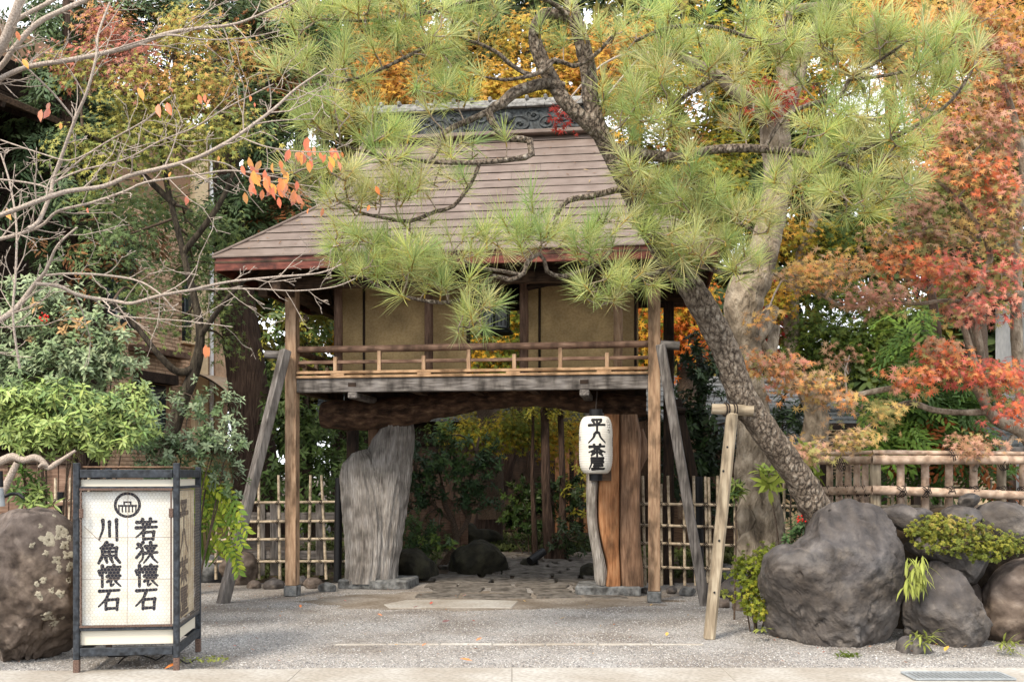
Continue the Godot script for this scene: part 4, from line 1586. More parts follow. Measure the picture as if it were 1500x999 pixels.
func left_building() -> void:
	# tan brick building that recedes behind the trees on the left
	var a := Vector3(-9.6, 0, -12.6)
	var b := Vector3(-6.55, 0, -22.6)
	var dirv := (b - a).normalized()
	var nrm := Vector3(dirv.z, 0, -dirv.x)
	if nrm.x < 0:
		nrm = -nrm
	var L := (b - a).length()
	var o := thing("brick_building", "tan brick building behind the trees with dark windows and a brown awning", "building", a)
	var bas := Basis(dirv, Vector3.UP, dirv.cross(Vector3.UP))
	var at := func(s: float, y: float, out: float) -> Transform3D: return Transform3D(bas, a + dirv * s + Vector3(0, y, 0) + nrm * out)
	var wall := wbox(o, "wall", at.call(L * 0.5, 4.5, -0.16), Vector3(L, 9.0, 0.3), M.mortar)
	# bricks: the 300 nearest what shows as single pieces, all others in one mesh
	var rest := MB.new()
	var bm := MB.new()
	bm.local = true
	bm.box(Vector3(0.212, 0.062, 0.02), Transform3D(), 0.004)
	var brick := bm.mesh()
	var cnt := 0
	var wins := [[7.4, 8.35, 2.2, 3.3], [8.9, 9.5, 0.9, 2.1], [2.0, 3.2, 3.6, 5.4], [6.2, 7.4, 4.3, 6.2], [8.9, 9.6, 4.3, 6.2]]
	for j in 90:
		var y := 0.2 + j * 0.075
		for k in int(L / 0.222):
			var s := (k + (0.5 if j % 2 else 0.0)) * 0.222 + 0.11
			if s > L - 0.1:
				continue
			var skip := false
			for w in wins:
				if s > w[0] - 0.1 and s < w[1] + 0.1 and y > w[2] - 0.03 and y < w[3] + 0.03:
					skip = true
			if skip:
				continue
			var t: Transform3D = at.call(s, y, -0.002 + rf(-0.003, 0.003))
			var show: bool = s > 5.6 and s < 9.2 and y > 2.6 and y < 5.2
			if show and cnt < 298 and (j + k) % 3 == 0:
				inst("brick", brick, M.brick, wall, t)
				cnt += 1
			else:
				var h := Vector3(0.106, 0.031, 0.01)
				var c := t.origin
				var f := [c - dirv * h.x - Vector3(0, h.y, 0) + nrm * h.z, c + dirv * h.x - Vector3(0, h.y, 0) + nrm * h.z, c + dirv * h.x + Vector3(0, h.y, 0) + nrm * h.z, c - dirv * h.x + Vector3(0, h.y, 0) + nrm * h.z]
				rest.poly([f[3], f[2], f[1], f[0]] if (f[1] - f[0]).cross(f[2] - f[0]).dot(nrm) < 0 else f)
				var k2: Vector3 = -nrm * 0.016
				rest.poly([f[3], f[3] + k2, f[2] + k2, f[2]])
				rest.poly([f[0] + k2, f[0], f[1], f[1] + k2])
	part("brickwork", rest, M.brick, wall, "", "stuff")
	for w in wins:
		var sc: float = (w[0] + w[1]) * 0.5
		var yc: float = (w[2] + w[3]) * 0.5
		var fr := wbox(o, "window", at.call(sc, yc, -0.03), Vector3(w[1] - w[0], w[3] - w[2], 0.06), M.black)
		wbox(fr, "pane", at.call(sc, yc, 0.008), Vector3(w[1] - w[0] - 0.14, w[3] - w[2] - 0.14, 0.02), M.glass)
		wbox(fr, "mullion", at.call(sc, yc, 0.022), Vector3(0.05, w[3] - w[2] - 0.1, 0.03), M.greymetal)
		wbox(fr, "sill", at.call(sc, w[2] - 0.03, 0.05), Vector3(w[1] - w[0] + 0.12, 0.05, 0.14), M.cream)
	wbox(o, "canopy_band", at.call(8.0, 3.95, 0.12), Vector3(1.7, 0.12, 0.26), M.railx)
	wbox(o, "door_hood", at.call(7.9, 3.42, 0.1), Vector3(1.2, 0.2, 0.2), M.darkx)
	wbox(o, "pilaster", at.call(9.45, 4.5, 0.04), Vector3(0.5, 9.0, 0.12), M.cream)
	var dp := MB.new()
	dp.rod((at.call(9.82, 0.1, 0.1) as Transform3D).origin, (at.call(9.82, 8.8, 0.1) as Transform3D).origin, 0.05, 10)
	part("downpipe", dp, M.whitepipe, o)
	wbox(o, "pilaster", at.call(10.2, 4.5, 0.03), Vector3(0.4, 9.0, 0.1), M.brick)
	wbox(o, "end_wall", Transform3D(Basis(nrm, Vector3.UP, -dirv), b - nrm * 2.0 + Vector3(0, 4.5, 0)), Vector3(4.0, 9.0, 0.3), M.brick)
	# curved awning on its ribs
	var aw := MB.new()
	var rows := []
	for j in 9:
		var u := j / 8.0
		var row := PackedVector3Array()
		for k in 13:
			var s := lerpf(8.8, 10.5, k / 12.0)
			row.append((at.call(s, 3.65 - 0.5 * u * u, 0.05 + 1.15 * u) as Transform3D).origin)
		rows.append(row)
	aw.grid(rows, false)
	var awn := part("awning", aw, M.awning, o, "brown curved awning")
	for k in 5:
		var rb := MB.new()
		var pts := PackedVector3Array()
		var rr := PackedFloat32Array()
		for j in 9:
			var u := j / 8.0
			pts.append((at.call(lerpf(8.8, 10.5, k / 4.0), 3.63 - 0.5 * u * u, 0.05 + 1.15 * u) as Transform3D).origin)
			rr.append(0.02)
		rb.tube(pts, rr, 5)
		part("rib", rb, M.darkx, awn)
	# low wall with a coping of red-brown tiles
	var lw := thing("garden_wall", "low brown garden wall with a coping of round red brown tiles", "wall", Vector3(-5.6, 0, -15.6))
	var p0 := P(262, 760, 15.2)
	var p1 := P(345, 760, 16.0)
	p0.y = 0.0
	p1.y = 0.0
	var wd := (p1 - p0).normalized()
	var wb := Basis(wd, Vector3.UP, wd.cross(Vector3.UP))
	wbox(lw, "wall_body", Transform3D(wb, (p0 + p1) * 0.5 + Vector3(0, 0.92, 0)), Vector3((p1 - p0).length(), 1.85, 0.18), M.plaster)
	for k in 12:
		var c := p0.lerp(p1, (k + 0.5) / 12.0) + Vector3(0, 1.88, 0)
		var tl := MB.new()
		tl.rod(c + wd.cross(Vector3.UP) * 0.2 + Vector3(0, -0.06, 0), c - wd.cross(Vector3.UP) * 0.2 + Vector3(0, -0.06, 0), 0.038, 8)
		part("coping_tile", tl, M.fascia, lw)
	# plain brown board fence behind the sign and the left boulder
	var bw := thing("board_wall", "brown board wall behind the left bushes and the sign box", "wall", Vector3(-4.6, 0, -11.0))
	for k in 11:
		wbox(bw, "board", Transform3D(Basis(), Vector3(-7.0 + k * 0.19, 0.8, -11.4)), Vector3(0.184, 1.6, 0.03), M.railx)
	wbox(bw, "cap_rail", Transform3D(Basis(), Vector3(-6.05, 1.64, -11.4)), Vector3(2.1, 0.08, 0.12), M.darkx)
	# dark wooden house at the left edge, its eave in shadow
	var dh := thing("dark_house", "dark brown boarded house wall and eave at the top left behind the cherry", "house", Vector3(-7.4, 0, -11.6))
	for k in 34:
		wbox(dh, "siding_board", Transform3D(Basis(Vector3.UP, 1.2), Vector3(-7.25, 1.9 + k * 0.16, -13.2)), Vector3(5.0, 0.155, 0.03 + 0.004 * (k % 2)), M.darkx)
	wbox(dh, "inner_wall", Transform3D(Basis(Vector3.UP, 1.2), Vector3(-7.36, 3.4, -13.24)), Vector3(4.9, 6.8, 0.12), M.darkx)
	var ev := wbox(dh, "eave", Transform3D(Basis(Vector3.UP, 1.2) * Basis(Vector3.RIGHT, 0.35), Vector3(-6.95, 6.4, -12.6)), Vector3(5.4, 0.08, 1.5), M.plankx)
	for k in 9:
		wbox(ev, "eave_rafter", Transform3D(Basis(Vector3.UP, 1.2) * Basis(Vector3.RIGHT, 0.35), Vector3(-6.95, 6.33, -12.6) + Basis(Vector3.UP, 1.2).x * (k - 4) * 0.58), Vector3(0.06, 0.08, 1.45), M.darkz)


func roof_house(called: String, label: String, x: float, z: float, w: float, dp: float, h: float, rise: float, wall: Material, roofm: Material, turn := 0.0) -> Node3D:
	var o := thing(called, label, "house", Vector3(x, 0, z), turn)
	var g: Transform3D = gx[o]
	var mb := MB.new()
	mb.box(Vector3(w, h, dp), g * Transform3D(Basis(), Vector3(0, h * 0.5, 0)), 0.01)
	var wl := part("wall", mb, wall, o)
	var n := int(w / 0.9)
	for k in n + 1:
		wbox(wl, "wall_post", g * Transform3D(Basis(), Vector3(-w * 0.5 + w * k / n, h * 0.5, dp * 0.5 + 0.02)), Vector3(0.1, h, 0.06), M.darky)
	wbox(wl, "lintel", g * Transform3D(Basis(), Vector3(0, h * 0.78, dp * 0.5 + 0.03)), Vector3(w, 0.1, 0.05), M.darkx)
	var ov := 0.55
	for s in [1.0, -1.0]:
		var nr_ := 7
		for k in nr_:
			var t0 := float(k) / nr_
			var t1 := float(k + 1) / nr_
			var z0: float = (dp * 0.5 + ov) * (1.0 - t0) * s
			var z1: float = (dp * 0.5 + ov) * (1.0 - t1) * s
			var y0: float = h - 0.1 + rise * t0
			var y1: float = h - 0.1 + rise * t1
			var hw := w * 0.5 + 0.4
			var m2 := MB.new()
			var p := [g * Vector3(-hw, y0 + 0.05, z0), g * Vector3(hw, y0 + 0.05, z0), g * Vector3(hw, y1 + 0.012, z1), g * Vector3(-hw, y1 + 0.012, z1)]
			var q := []
			for v in p:
				q.append(v - Vector3(0, 0.06, 0))
			slab(m2, p, q, s < 0)
			part("roof_course", m2, roofm, o)
	var rc := MB.new()
	rc.rod(g * Vector3(-w * 0.5 - 0.4, h + rise - 0.06, 0), g * Vector3(w * 0.5 + 0.4, h + rise - 0.06, 0), 0.1, 10)
	part("ridge", rc, roofm, o)
	return o


func right_buildings() -> void:
	roof_house("hut", "low hut with a dark tiled roof behind the right maple", 5.4, -15.5, 3.6, 2.2, 1.95, 0.6, M.cream, M.carved, -0.15)
	roof_house("hut", "grey roofed house end half hidden behind the pale trunk", 4.6, -21.0, 3.6, 3.0, 2.6, 0.9, M.plankx, M.tile, 0.1)
	roof_house("storehouse", "white plastered storehouse at the right edge behind the maple", 10.3, -17.0, 3.0, 3.0, 4.6, 0.9, M.whitewall, M.carved, -0.2)
	# panels of fine lattice beside the hut
	var lt := thing("lattice_screen", "beige lattice screen between dark posts behind the right shrubs", "screen", Vector3(5.0, 0, -13.8))
	for k in 2:
		var c := Vector3(4.55 + k * 1.15, 1.62, -13.7 + k * 0.05)
		wbox(lt, "backing", Transform3D(Basis(), c - Vector3(0, 0, 0.03)), Vector3(1.05, 0.95, 0.02), M.cream)
		for j in 20:
			wbox(lt, "slat", Transform3D(Basis(), c + Vector3(0, -0.46 + j * 0.048, 0)), Vector3(1.05, 0.02, 0.018), M.darkx, 0.003)
		wbox(lt, "frame_post", Transform3D(Basis(), c + Vector3(0.56, -0.4, 0.02)), Vector3(0.08, 2.3, 0.08), M.darky)
	wbox(lt, "top_rail", Transform3D(Basis(), Vector3(5.2, 2.14, -13.66)), Vector3(2.5, 0.09, 0.1), M.darkx)
	var eb := thing("eave_beam", "long dark beam of a low roof edge behind the bamboo fence", "beam", Vector3(5.2, 1.2, -12.6))
	wbox(eb, "timber", Transform3D(Basis(Vector3.UP, 0.1), Vector3(5.3, 1.78, -12.9)), Vector3(3.4, 0.12, 0.14), M.greywoodx)
	for k in 3:
		wbox(eb, "post", Transform3D(Basis(), Vector3(4.0 + k * 1.3, 0.86, -12.95 - k * 0.1)), Vector3(0.1, 1.72, 0.1), M.darky)


func garden_inside() -> void:
	roof_house("inner_house", "dark wooden house deep inside the garden beyond the gate", -1.2, -27.0, 7.0, 3.0, 2.9, 1.2, M.darkx, M.carved, 0.1)
	# board fence and orange slatted screen deep inside
	var bf := thing("inner_fence", "low board fence inside the garden left of the path", "fence", Vector3(-2.2, 0, -19.5))
	for k in 12:
		wbox(bf, "board", Transform3D(Basis(Vector3.UP, 0.15), Vector3(-2.7 + k * 0.16, 0.5, -19.6)), Vector3(0.15, 1.0, 0.025), M.railx)
	wbox(bf, "rail", Transform3D(Basis(Vector3.UP, 0.15), Vector3(-1.8, 0.9, -19.68)), Vector3(2.0, 0.05, 0.04), M.darkx)
	var rs := thing("red_fence", "orange red slatted fence glimpsed far inside the garden", "fence", Vector3(1.6, 0, -26.0))
	for k in 9:
		wbox(rs, "slat", Transform3D(Basis(), Vector3(0.9 + k * 0.24, 1.1, -25.0)), Vector3(0.12, 2.2, 0.05), M.orangey)
	wbox(rs, "rail", Transform3D(Basis(), Vector3(1.86, 1.9, -25.05)), Vector3(2.3, 0.1, 0.05), M.orangex)
	# garden rocks
	single("garden_rock", boulder([655, 838, 657, 815, 665, 805, 685, 800, 700, 793, 718, 795, 735, 808, 745, 825, 748, 838, 700, 842], 14.9, 0.5, 2.0, 0.07, 30), M.rockmoss, "flat topped dark garden rock beside the path inside the gate", "rock", "", "", Vector3(-0.5, 0, -14.9))
	single("garden_rock", boulder([582, 842, 580, 822, 585, 808, 600, 806, 625, 818, 640, 832, 642, 843, 610, 845], 14.3, 0.5, 3.0, 0.05, 28), M.rockmoss, "sloping mossy rock behind the left log pillar", "rock", "", "", Vector3(-1.35, 0, -14.3))
	single("garden_rock", boulder([852, 852, 850, 838, 858, 828, 875, 830, 880, 852], 14.6, 0.3, 4.0, 0.06, 20), M.rockmoss, "small dark rock at the foot of the right log pillar", "rock", "", "", Vector3(1.15, 0, -14.6))
	single("garden_rock", boulder([760, 832, 764, 822, 775, 820, 788, 826, 790, 833], 16.2, 0.3, 5.0, 0.05, 18), M.rockmoss, "small low rock left of the twin trunk inside the gate", "rock", "", "", Vector3(0.28, 0, -16.2))
	single("garden_rock", boulder([640, 800, 640, 782, 660, 777, 700, 776, 735, 782, 740, 800], 20.5, 0.5, 6.0, 0.05, 20), M.rockmoss, "low ledge of dark rock behind the flat topped garden rock", "rock", "", "", Vector3(-0.85, 0, -20.5))
	# black garden spotlight and low lamp by the trunks
	var sp := thing("garden_spotlight", "black tube spotlight lying by the twin trunk inside the gate", "spotlight", P(786, 822, 16.0))
	var m := MB.new()
	m.rod(P(776, 822, 15.9), P(796, 808, 16.1), 0.07, 14)
	part("tube", m, M.black, sp)
	var m2 := MB.new()
	m2.rod(P(786, 816, 16.0), P(788, 832, 16.0), 0.02, 8)
	part("stake", m2, M.black, sp)


# ---------------------------------------------------------------- fences
func cane(f: Node3D, a: Vector3, b: Vector3, r: float, m: Material, gap := 0.28) -> MeshInstance3D:
	return part("bamboo_cane", bamboo(a, b, r, gap), m, f)


func lattice_fence(f: Node3D, xs: Array, ys: Array, da: float, db: float, xa: float, xb: float, top: float, bot: float, r: float) -> void:
	var dep := func(px: float) -> float: return lerpf(da, db, (px - xa) / (xb - xa))
	var bars := []
	for y in ys:
		var a := P(xa, y[0], dep.call(xa)) + Vector3(0, 0, 0.012)
		var b := P(xb, y[1], dep.call(xb)) + Vector3(0, 0, 0.012)
		cane(f, a, b, r * 0.95, M.bamboo, 0.3)
		bars.append([a, b])
	for x in xs:
		var d: float = dep.call(x[0])
		var c := cane(f, P(x[0] + x[1], bot, d) + Vector3(0, 0, -0.025), P(x[0], top + x[2], d) + Vector3(0, 0, -0.025), r, M.bamboo)
		for q in bars:
			var t: float = (x[0] - xa) / (xb - xa)
			part("rope_tie", tie((q[0] as Vector3).lerp(q[1], t), Vector3(0.8, 0.7, 0.0) if rng.randf() < 0.5 else Vector3(0.8, -0.7, 0), r + 0.006, false), M.rope, c)


func fences() -> void:
	var fl := thing("bamboo_fence", "open bamboo lattice fence left of the gate, tied with dark rope", "fence", Vector3(-3.0, 0, -13.2))
	lattice_fence(fl, [[335, 0, 0], [407, 2, -2], [454, -3, -2], [470, 7, -2], [378, 0, 4], [315, 0, 8]], [[737, 735], [765, 763], [791, 789], [823, 822]], 13.5, 13.3, 306, 508, 698, 849, 0.021)
	for x in [382, 401, 432, 468]:
		wbox(fl, "grey_slat", Transform3D(Basis(), P(x, 790, 13.7)), Vector3(0.11, 1.0, 0.02), M.greywoody)
	for y in [757, 813]:
		wbox(fl, "grey_rail", Transform3D(Basis(), P(430, y, 13.73)), Vector3(1.3, 0.12, 0.025), M.greywoodx)
	var ch := MB.new()
	ch.tube(PackedVector3Array([P(494, 852, 13.25), P(496, 700, 13.25)]), PackedFloat32Array([0.055, 0.05]), 12, nz, 0.1, 8.0)
	part("charred_post", ch, M.black, fl)
	var fr := thing("bamboo_fence", "open bamboo lattice fence right of the gate, before dark shrubs", "fence", Vector3(2.6, 0, -12.5))
	lattice_fence(fr, [[942, 4, -2], [969, 1, 10], [979, 5, -2], [1003, 1, 30], [1017, 3, -2], [1034, 4, -1], [1039, 4, 0], [1052, 0, -2], [1077, 2, 2], [1089, 1, 10], [1150, 0, 2], [1172, 0, 2], [1200, 0, 5]], [[738, 742], [769, 776], [795, 803], [830, 838]], 12.8, 12.1, 933, 1215, 699, 858, 0.02)
	var cp := MB.new()
	cp.tube(PackedVector3Array([P(1024, 850, 12.75), P(1022, 698, 12.75)]), PackedFloat32Array([0.075, 0.07]), 12, nz, 0.1, 6.0)
	part("charred_post", cp, M.black, fr)
	# the fence behind the sign box
	var fs := thing("bamboo_fence", "bit of weathered bamboo fence behind the sign box and left boulder", "fence", Vector3(-4.6, 0, -10.8))
	lattice_fence(fs, [[79, 0, 0], [101, -2, 0], [128, 0, 0]], [[735, 735]], 10.8, 10.8, 50, 200, 700, 800, 0.018)
	wbox(fs, "slanting_pole", Transform3D(Basis(Vector3.BACK, 0.14), P(85, 739, 10.6)), Vector3(0.55, 0.035, 0.035), M.railx)
	for q in [[87, 738], [112, 720]]:
		wbox(fs, "dark_block", Transform3D(Basis(), P(q[0], q[1], 10.9)), Vector3(0.08, 0.26, 0.04), M.black)
	# stout bamboo railing on the rocks at the right
	var f2 := thing("bamboo_railing", "stout pale bamboo railing with two thick poles above the right rocks", "fence", Vector3(4.2, 0.9, -9.7))
	var corner_d := 9.55
	var r := 0.046
	for y in [[674, 674, 668], [719, 718, 721]]:
		cane(f2, P(1197, y[0] + 0.5, 10.35), P(1281, y[1], corner_d), r, M.thickbamboo, 0.36)
		cane(f2, P(1278, y[1] - 0.3, corner_d - 0.02), P(1530, y[2] + 6, 9.4), r, M.thickbamboo, 0.36)
	for q in [[1197, 665, 10.37, 1280, 663, corner_d + 0.02], [1279, 662.5, corner_d, 1530, 665, 9.42]]:
		cane(f2, P(q[0], q[1], q[2]), P(q[3], q[4], q[5]), 0.024, M.thickbamboo, 0.5)
	for x in [1216, 1230, 1243, 1256, 1268]:
		var d := lerpf(10.35, corner_d, (x - 1197) / 84.0) + 0.07
		var c := cane(f2, P(x, 752, d), P(x, 676, d), 0.037, M.thickbamboo, 0.45)
		part("rope_tie", tie(P(x, 719, d - 0.07), Vector3(1, 0.35, 0.4), r + 0.005), M.rope, c)
	var i := 0
	for x in [1320, 1356, 1391, 1427, 1468, 1500]:
		var d := 9.62
		var c: MeshInstance3D
		if x == 1468:
			var pm := MB.new()
			pm.tube(PackedVector3Array([P(x, 752, d), P(x, 672, d)]), PackedFloat32Array([0.045, 0.043]), 12, nz, 0.08, 7.0)
			c = part("wooden_post", pm, M.poley, f2)
		else:
			c = cane(f2, P(x, 752, d), P(x, 676, d), 0.04, M.thickbamboo, 0.5)
		part("rope_tie", tie(P(x, 720, d - 0.13), Vector3(0.8, 0.6, 0), r + 0.006), M.rope, c)
		part("rope_tie", tie(P(x, 720, d - 0.13), Vector3(0.8, -0.6, 0), r + 0.01), M.rope, c)
		i += 1
	for x in [[1283, 9.6, M.poley], [1209, 10.45, M.darky]]:
		var pm := MB.new()
		pm.tube(PackedVector3Array([P(x[0], 760, x[1]), P(x[0], 666, x[1])]), PackedFloat32Array([0.055, 0.052]), 12, nz, 0.1, 6.0)
		part("wooden_post", pm, x[2], f2)
	for q in [[1393, 661], [1232, 672], [1470, 671]]:
		part("rope_tie", tie(P(q[0], q[1] + 7, 9.48), Vector3(0.9, 0.3, 0), 0.07), M.rope, f2)
	# thinner canes of the fence behind the railing
	var f3 := thing("bamboo_fence", "thin low bamboo fence just behind the stout railing", "fence", Vector3(4.6, 0, -10.6))
	for x in [1308, 1327, 1364, 1378, 1452]:
		cane(f3, P(x, 762, 10.7), P(x, 703, 10.7), 0.018, M.bamboo)
	cane(f3, P(1290, 742, 10.68), P(1520, 741, 10.68), 0.018, M.bamboo)


# ---------------------------------------------------------------- rocks
func rocks() -> void:
	# base of each outline reaches a little into the ground
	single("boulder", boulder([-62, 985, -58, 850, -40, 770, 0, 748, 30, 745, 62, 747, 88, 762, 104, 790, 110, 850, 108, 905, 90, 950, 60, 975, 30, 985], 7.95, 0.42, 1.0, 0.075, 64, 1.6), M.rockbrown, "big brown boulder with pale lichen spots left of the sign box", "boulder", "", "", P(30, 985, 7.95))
	var lichen := get_node("boulder") as MeshInstance3D
	for q in [[70, 790, 12], [88, 775, 9], [95, 800, 9], [62, 850, 6], [70, 905, 11], [78, 912, 8], [55, 872, 6], [90, 868, 7], [102, 830, 8], [98, 850, 6], [45, 800, 5], [66, 812, 5], [86, 832, 6], [92, 905, 4], [58, 770, 4], [78, 757, 4], [82, 822, 7], [52, 855, 5], [100, 790, 5], [92, 780, 8], [84, 784, 7], [96, 815, 8], [68, 900, 9], [60, 876, 5], [74, 866, 5]]:
		var mb := lichen_patch(lichen.mesh, lichen.position, q[0], q[1], S(q[2], 7.7))
		if mb.v.size() > 0:
			part("lichen", mb, M.lichen, lichen)
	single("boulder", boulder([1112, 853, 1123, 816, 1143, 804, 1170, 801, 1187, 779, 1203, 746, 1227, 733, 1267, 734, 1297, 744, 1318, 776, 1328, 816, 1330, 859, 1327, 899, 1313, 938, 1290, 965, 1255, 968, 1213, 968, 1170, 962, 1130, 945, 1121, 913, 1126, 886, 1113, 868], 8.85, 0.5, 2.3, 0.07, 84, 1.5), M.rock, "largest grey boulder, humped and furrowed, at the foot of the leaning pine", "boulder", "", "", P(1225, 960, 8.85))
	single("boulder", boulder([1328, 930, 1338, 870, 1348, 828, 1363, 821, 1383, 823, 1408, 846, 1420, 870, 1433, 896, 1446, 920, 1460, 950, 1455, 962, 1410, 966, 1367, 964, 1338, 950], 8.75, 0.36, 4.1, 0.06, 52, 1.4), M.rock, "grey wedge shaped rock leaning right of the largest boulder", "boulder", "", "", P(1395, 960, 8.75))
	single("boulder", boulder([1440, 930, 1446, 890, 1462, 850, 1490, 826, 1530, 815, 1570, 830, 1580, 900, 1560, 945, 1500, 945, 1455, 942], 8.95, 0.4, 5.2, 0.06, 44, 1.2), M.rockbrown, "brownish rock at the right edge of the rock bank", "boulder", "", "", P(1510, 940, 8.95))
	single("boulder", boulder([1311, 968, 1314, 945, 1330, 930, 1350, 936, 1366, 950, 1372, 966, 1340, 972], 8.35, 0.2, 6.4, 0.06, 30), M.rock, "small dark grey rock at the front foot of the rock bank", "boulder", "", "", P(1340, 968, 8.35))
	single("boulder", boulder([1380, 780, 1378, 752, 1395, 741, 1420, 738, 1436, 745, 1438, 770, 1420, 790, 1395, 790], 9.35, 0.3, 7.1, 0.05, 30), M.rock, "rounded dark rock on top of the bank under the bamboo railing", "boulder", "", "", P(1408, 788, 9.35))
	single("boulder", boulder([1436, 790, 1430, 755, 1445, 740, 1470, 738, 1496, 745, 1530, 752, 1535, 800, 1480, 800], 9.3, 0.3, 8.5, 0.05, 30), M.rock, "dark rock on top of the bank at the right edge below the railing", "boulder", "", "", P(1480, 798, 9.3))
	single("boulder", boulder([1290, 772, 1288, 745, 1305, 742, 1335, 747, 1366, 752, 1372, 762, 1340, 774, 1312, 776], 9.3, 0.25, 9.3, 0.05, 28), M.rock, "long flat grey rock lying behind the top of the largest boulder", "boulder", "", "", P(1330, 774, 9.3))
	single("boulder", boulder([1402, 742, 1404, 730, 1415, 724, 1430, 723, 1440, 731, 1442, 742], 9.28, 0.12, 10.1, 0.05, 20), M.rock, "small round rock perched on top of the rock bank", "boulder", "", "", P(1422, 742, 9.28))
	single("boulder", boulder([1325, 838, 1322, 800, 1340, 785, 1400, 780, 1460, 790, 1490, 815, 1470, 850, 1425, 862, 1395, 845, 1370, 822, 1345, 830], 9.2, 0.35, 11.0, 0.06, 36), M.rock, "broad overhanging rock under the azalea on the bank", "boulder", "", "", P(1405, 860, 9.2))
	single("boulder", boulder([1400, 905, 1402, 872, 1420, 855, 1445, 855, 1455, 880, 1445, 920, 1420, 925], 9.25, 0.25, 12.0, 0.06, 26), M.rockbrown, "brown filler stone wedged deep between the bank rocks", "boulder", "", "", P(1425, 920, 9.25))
	var eb := boulder([1270, 800, 1290, 766, 1340, 756, 1420, 752, 1500, 756, 1580, 760, 1600, 900, 1560, 960, 1400, 950, 1290, 930], 9.75, 0.4, 14.0, 0.05, 30)
	single("earth_bank", eb, M.earth, "brown earth bank packed behind the right rocks", "ground", "", "structure")
	# stones round the gate and the fences
	var list := [
		[348, 838, 27, 30, 11.9, "large rounded stone at the foot of the left brace"], [305, 835, 24, 24, 11.6, "brown stone beside the sign box, behind the yellow fronds"], [402, 857, 15, 9, 12.8, "flat stone under the left fence beside the gate post"],
		[455, 856, 16, 10, 12.6, "brownish stone right of the left gate post"], [480, 862, 14, 8, 12.3, "small flat stone before the left footing"], [442, 852, 9, 9, 12.7, "small dark stone hugging the left gate post"], [372, 857, 11, 8, 12.4, "small stone between brace and left gate post"],
		[1065, 838, 14, 12, 10.6, "round stone behind the crutch post"], [1078, 866, 22, 22, 10.1, "dark stone left of the clipped azalea"], [1045, 862, 13, 10, 11.3, "low stone between the right brace and the fence"], [1007, 868, 15, 8, 11.7, "flat brown stone right of the right gate post"],
		[985, 866, 9, 7, 11.9, "small grey stone by the right post foot"], [1085, 888, 14, 10, 9.9, "small brown stone under the clipped azalea"], [1062, 845, 34, 16, 11.6, "long low grey stone along the right fence"], [945, 866, 8, 5, 12.1, "tiny stone by the right footing"],
		[1060, 884, 12, 9, 10.6, "small pale stone beside the crutch foot"], [425, 862, 7, 5, 12.4, "tiny pebble stone by the left post foot"],
	]
	var k := 0
	for s in list:
		k += 1
		s[4] = EYE * F / (s[1] + s[3] * 0.62 - HZ)
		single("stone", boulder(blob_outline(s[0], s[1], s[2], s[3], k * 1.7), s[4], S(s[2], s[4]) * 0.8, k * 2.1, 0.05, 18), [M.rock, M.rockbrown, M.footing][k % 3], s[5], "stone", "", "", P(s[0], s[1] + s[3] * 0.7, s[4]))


# a crust of lichen: the mesh's own triangles near a point, lifted a little
func lichen_patch(mesh: ArrayMesh, off: Vector3, px: float, py: float, r: float) -> MB:
	var mb := MB.new()
	var ar := mesh.surface_get_arrays(0)
	var v: PackedVector3Array = ar[Mesh.ARRAY_VERTEX]
	var n: PackedVector3Array = ar[Mesh.ARRAY_NORMAL]
	var best := -1
	var bd := 1e9
	var eye := Vector3(0, EYE, 0)
	var dirv := (P(px, py, 8.0) - eye).normalized()
	for k in v.size():
		var p := v[k] + off - eye
		var along := p.dot(dirv)
		var e := (p - dirv * along).length() + along * 0.02
		if e < bd and n[k].dot(dirv) < 0.15:
			bd = e
			best = k
	if best < 0 or bd > 0.4:
		return mb
	var c := v[best] + off
	var nn := n[best]
	var x := nn.cross(Vector3.UP).normalized()
	var y := x.cross(nn)
	var rows := []
	for j in 5:
		var row := PackedVector3Array()
		for q in 22:
			var a := TAU * q / 22.0
			var rr := r * j / 4.0 * (0.95 + 0.9 * nz.get_noise_2d(cos(a) * 0.8 + px, sin(a) * 0.8 + py))
			var p := c + (x * cos(a) + y * sin(a)) * rr
			# keep to the boulder: follow its nearest vertex
			var near := 0
			var nd := 1e9
			for k in range(maxi(0, best - 700), mini(v.size(), best + 700)):
				var dd := (v[k] + off - p).length_squared()
				if dd < nd:
					nd = dd
					near = k
			var pn := n[near]
			p -= pn * (p - v[near] - off).dot(pn)
			row.append(p + pn * (0.003 if j < 4 else -0.003))
		rows.append(row)
	mb.grid(rows, true)
	return mb


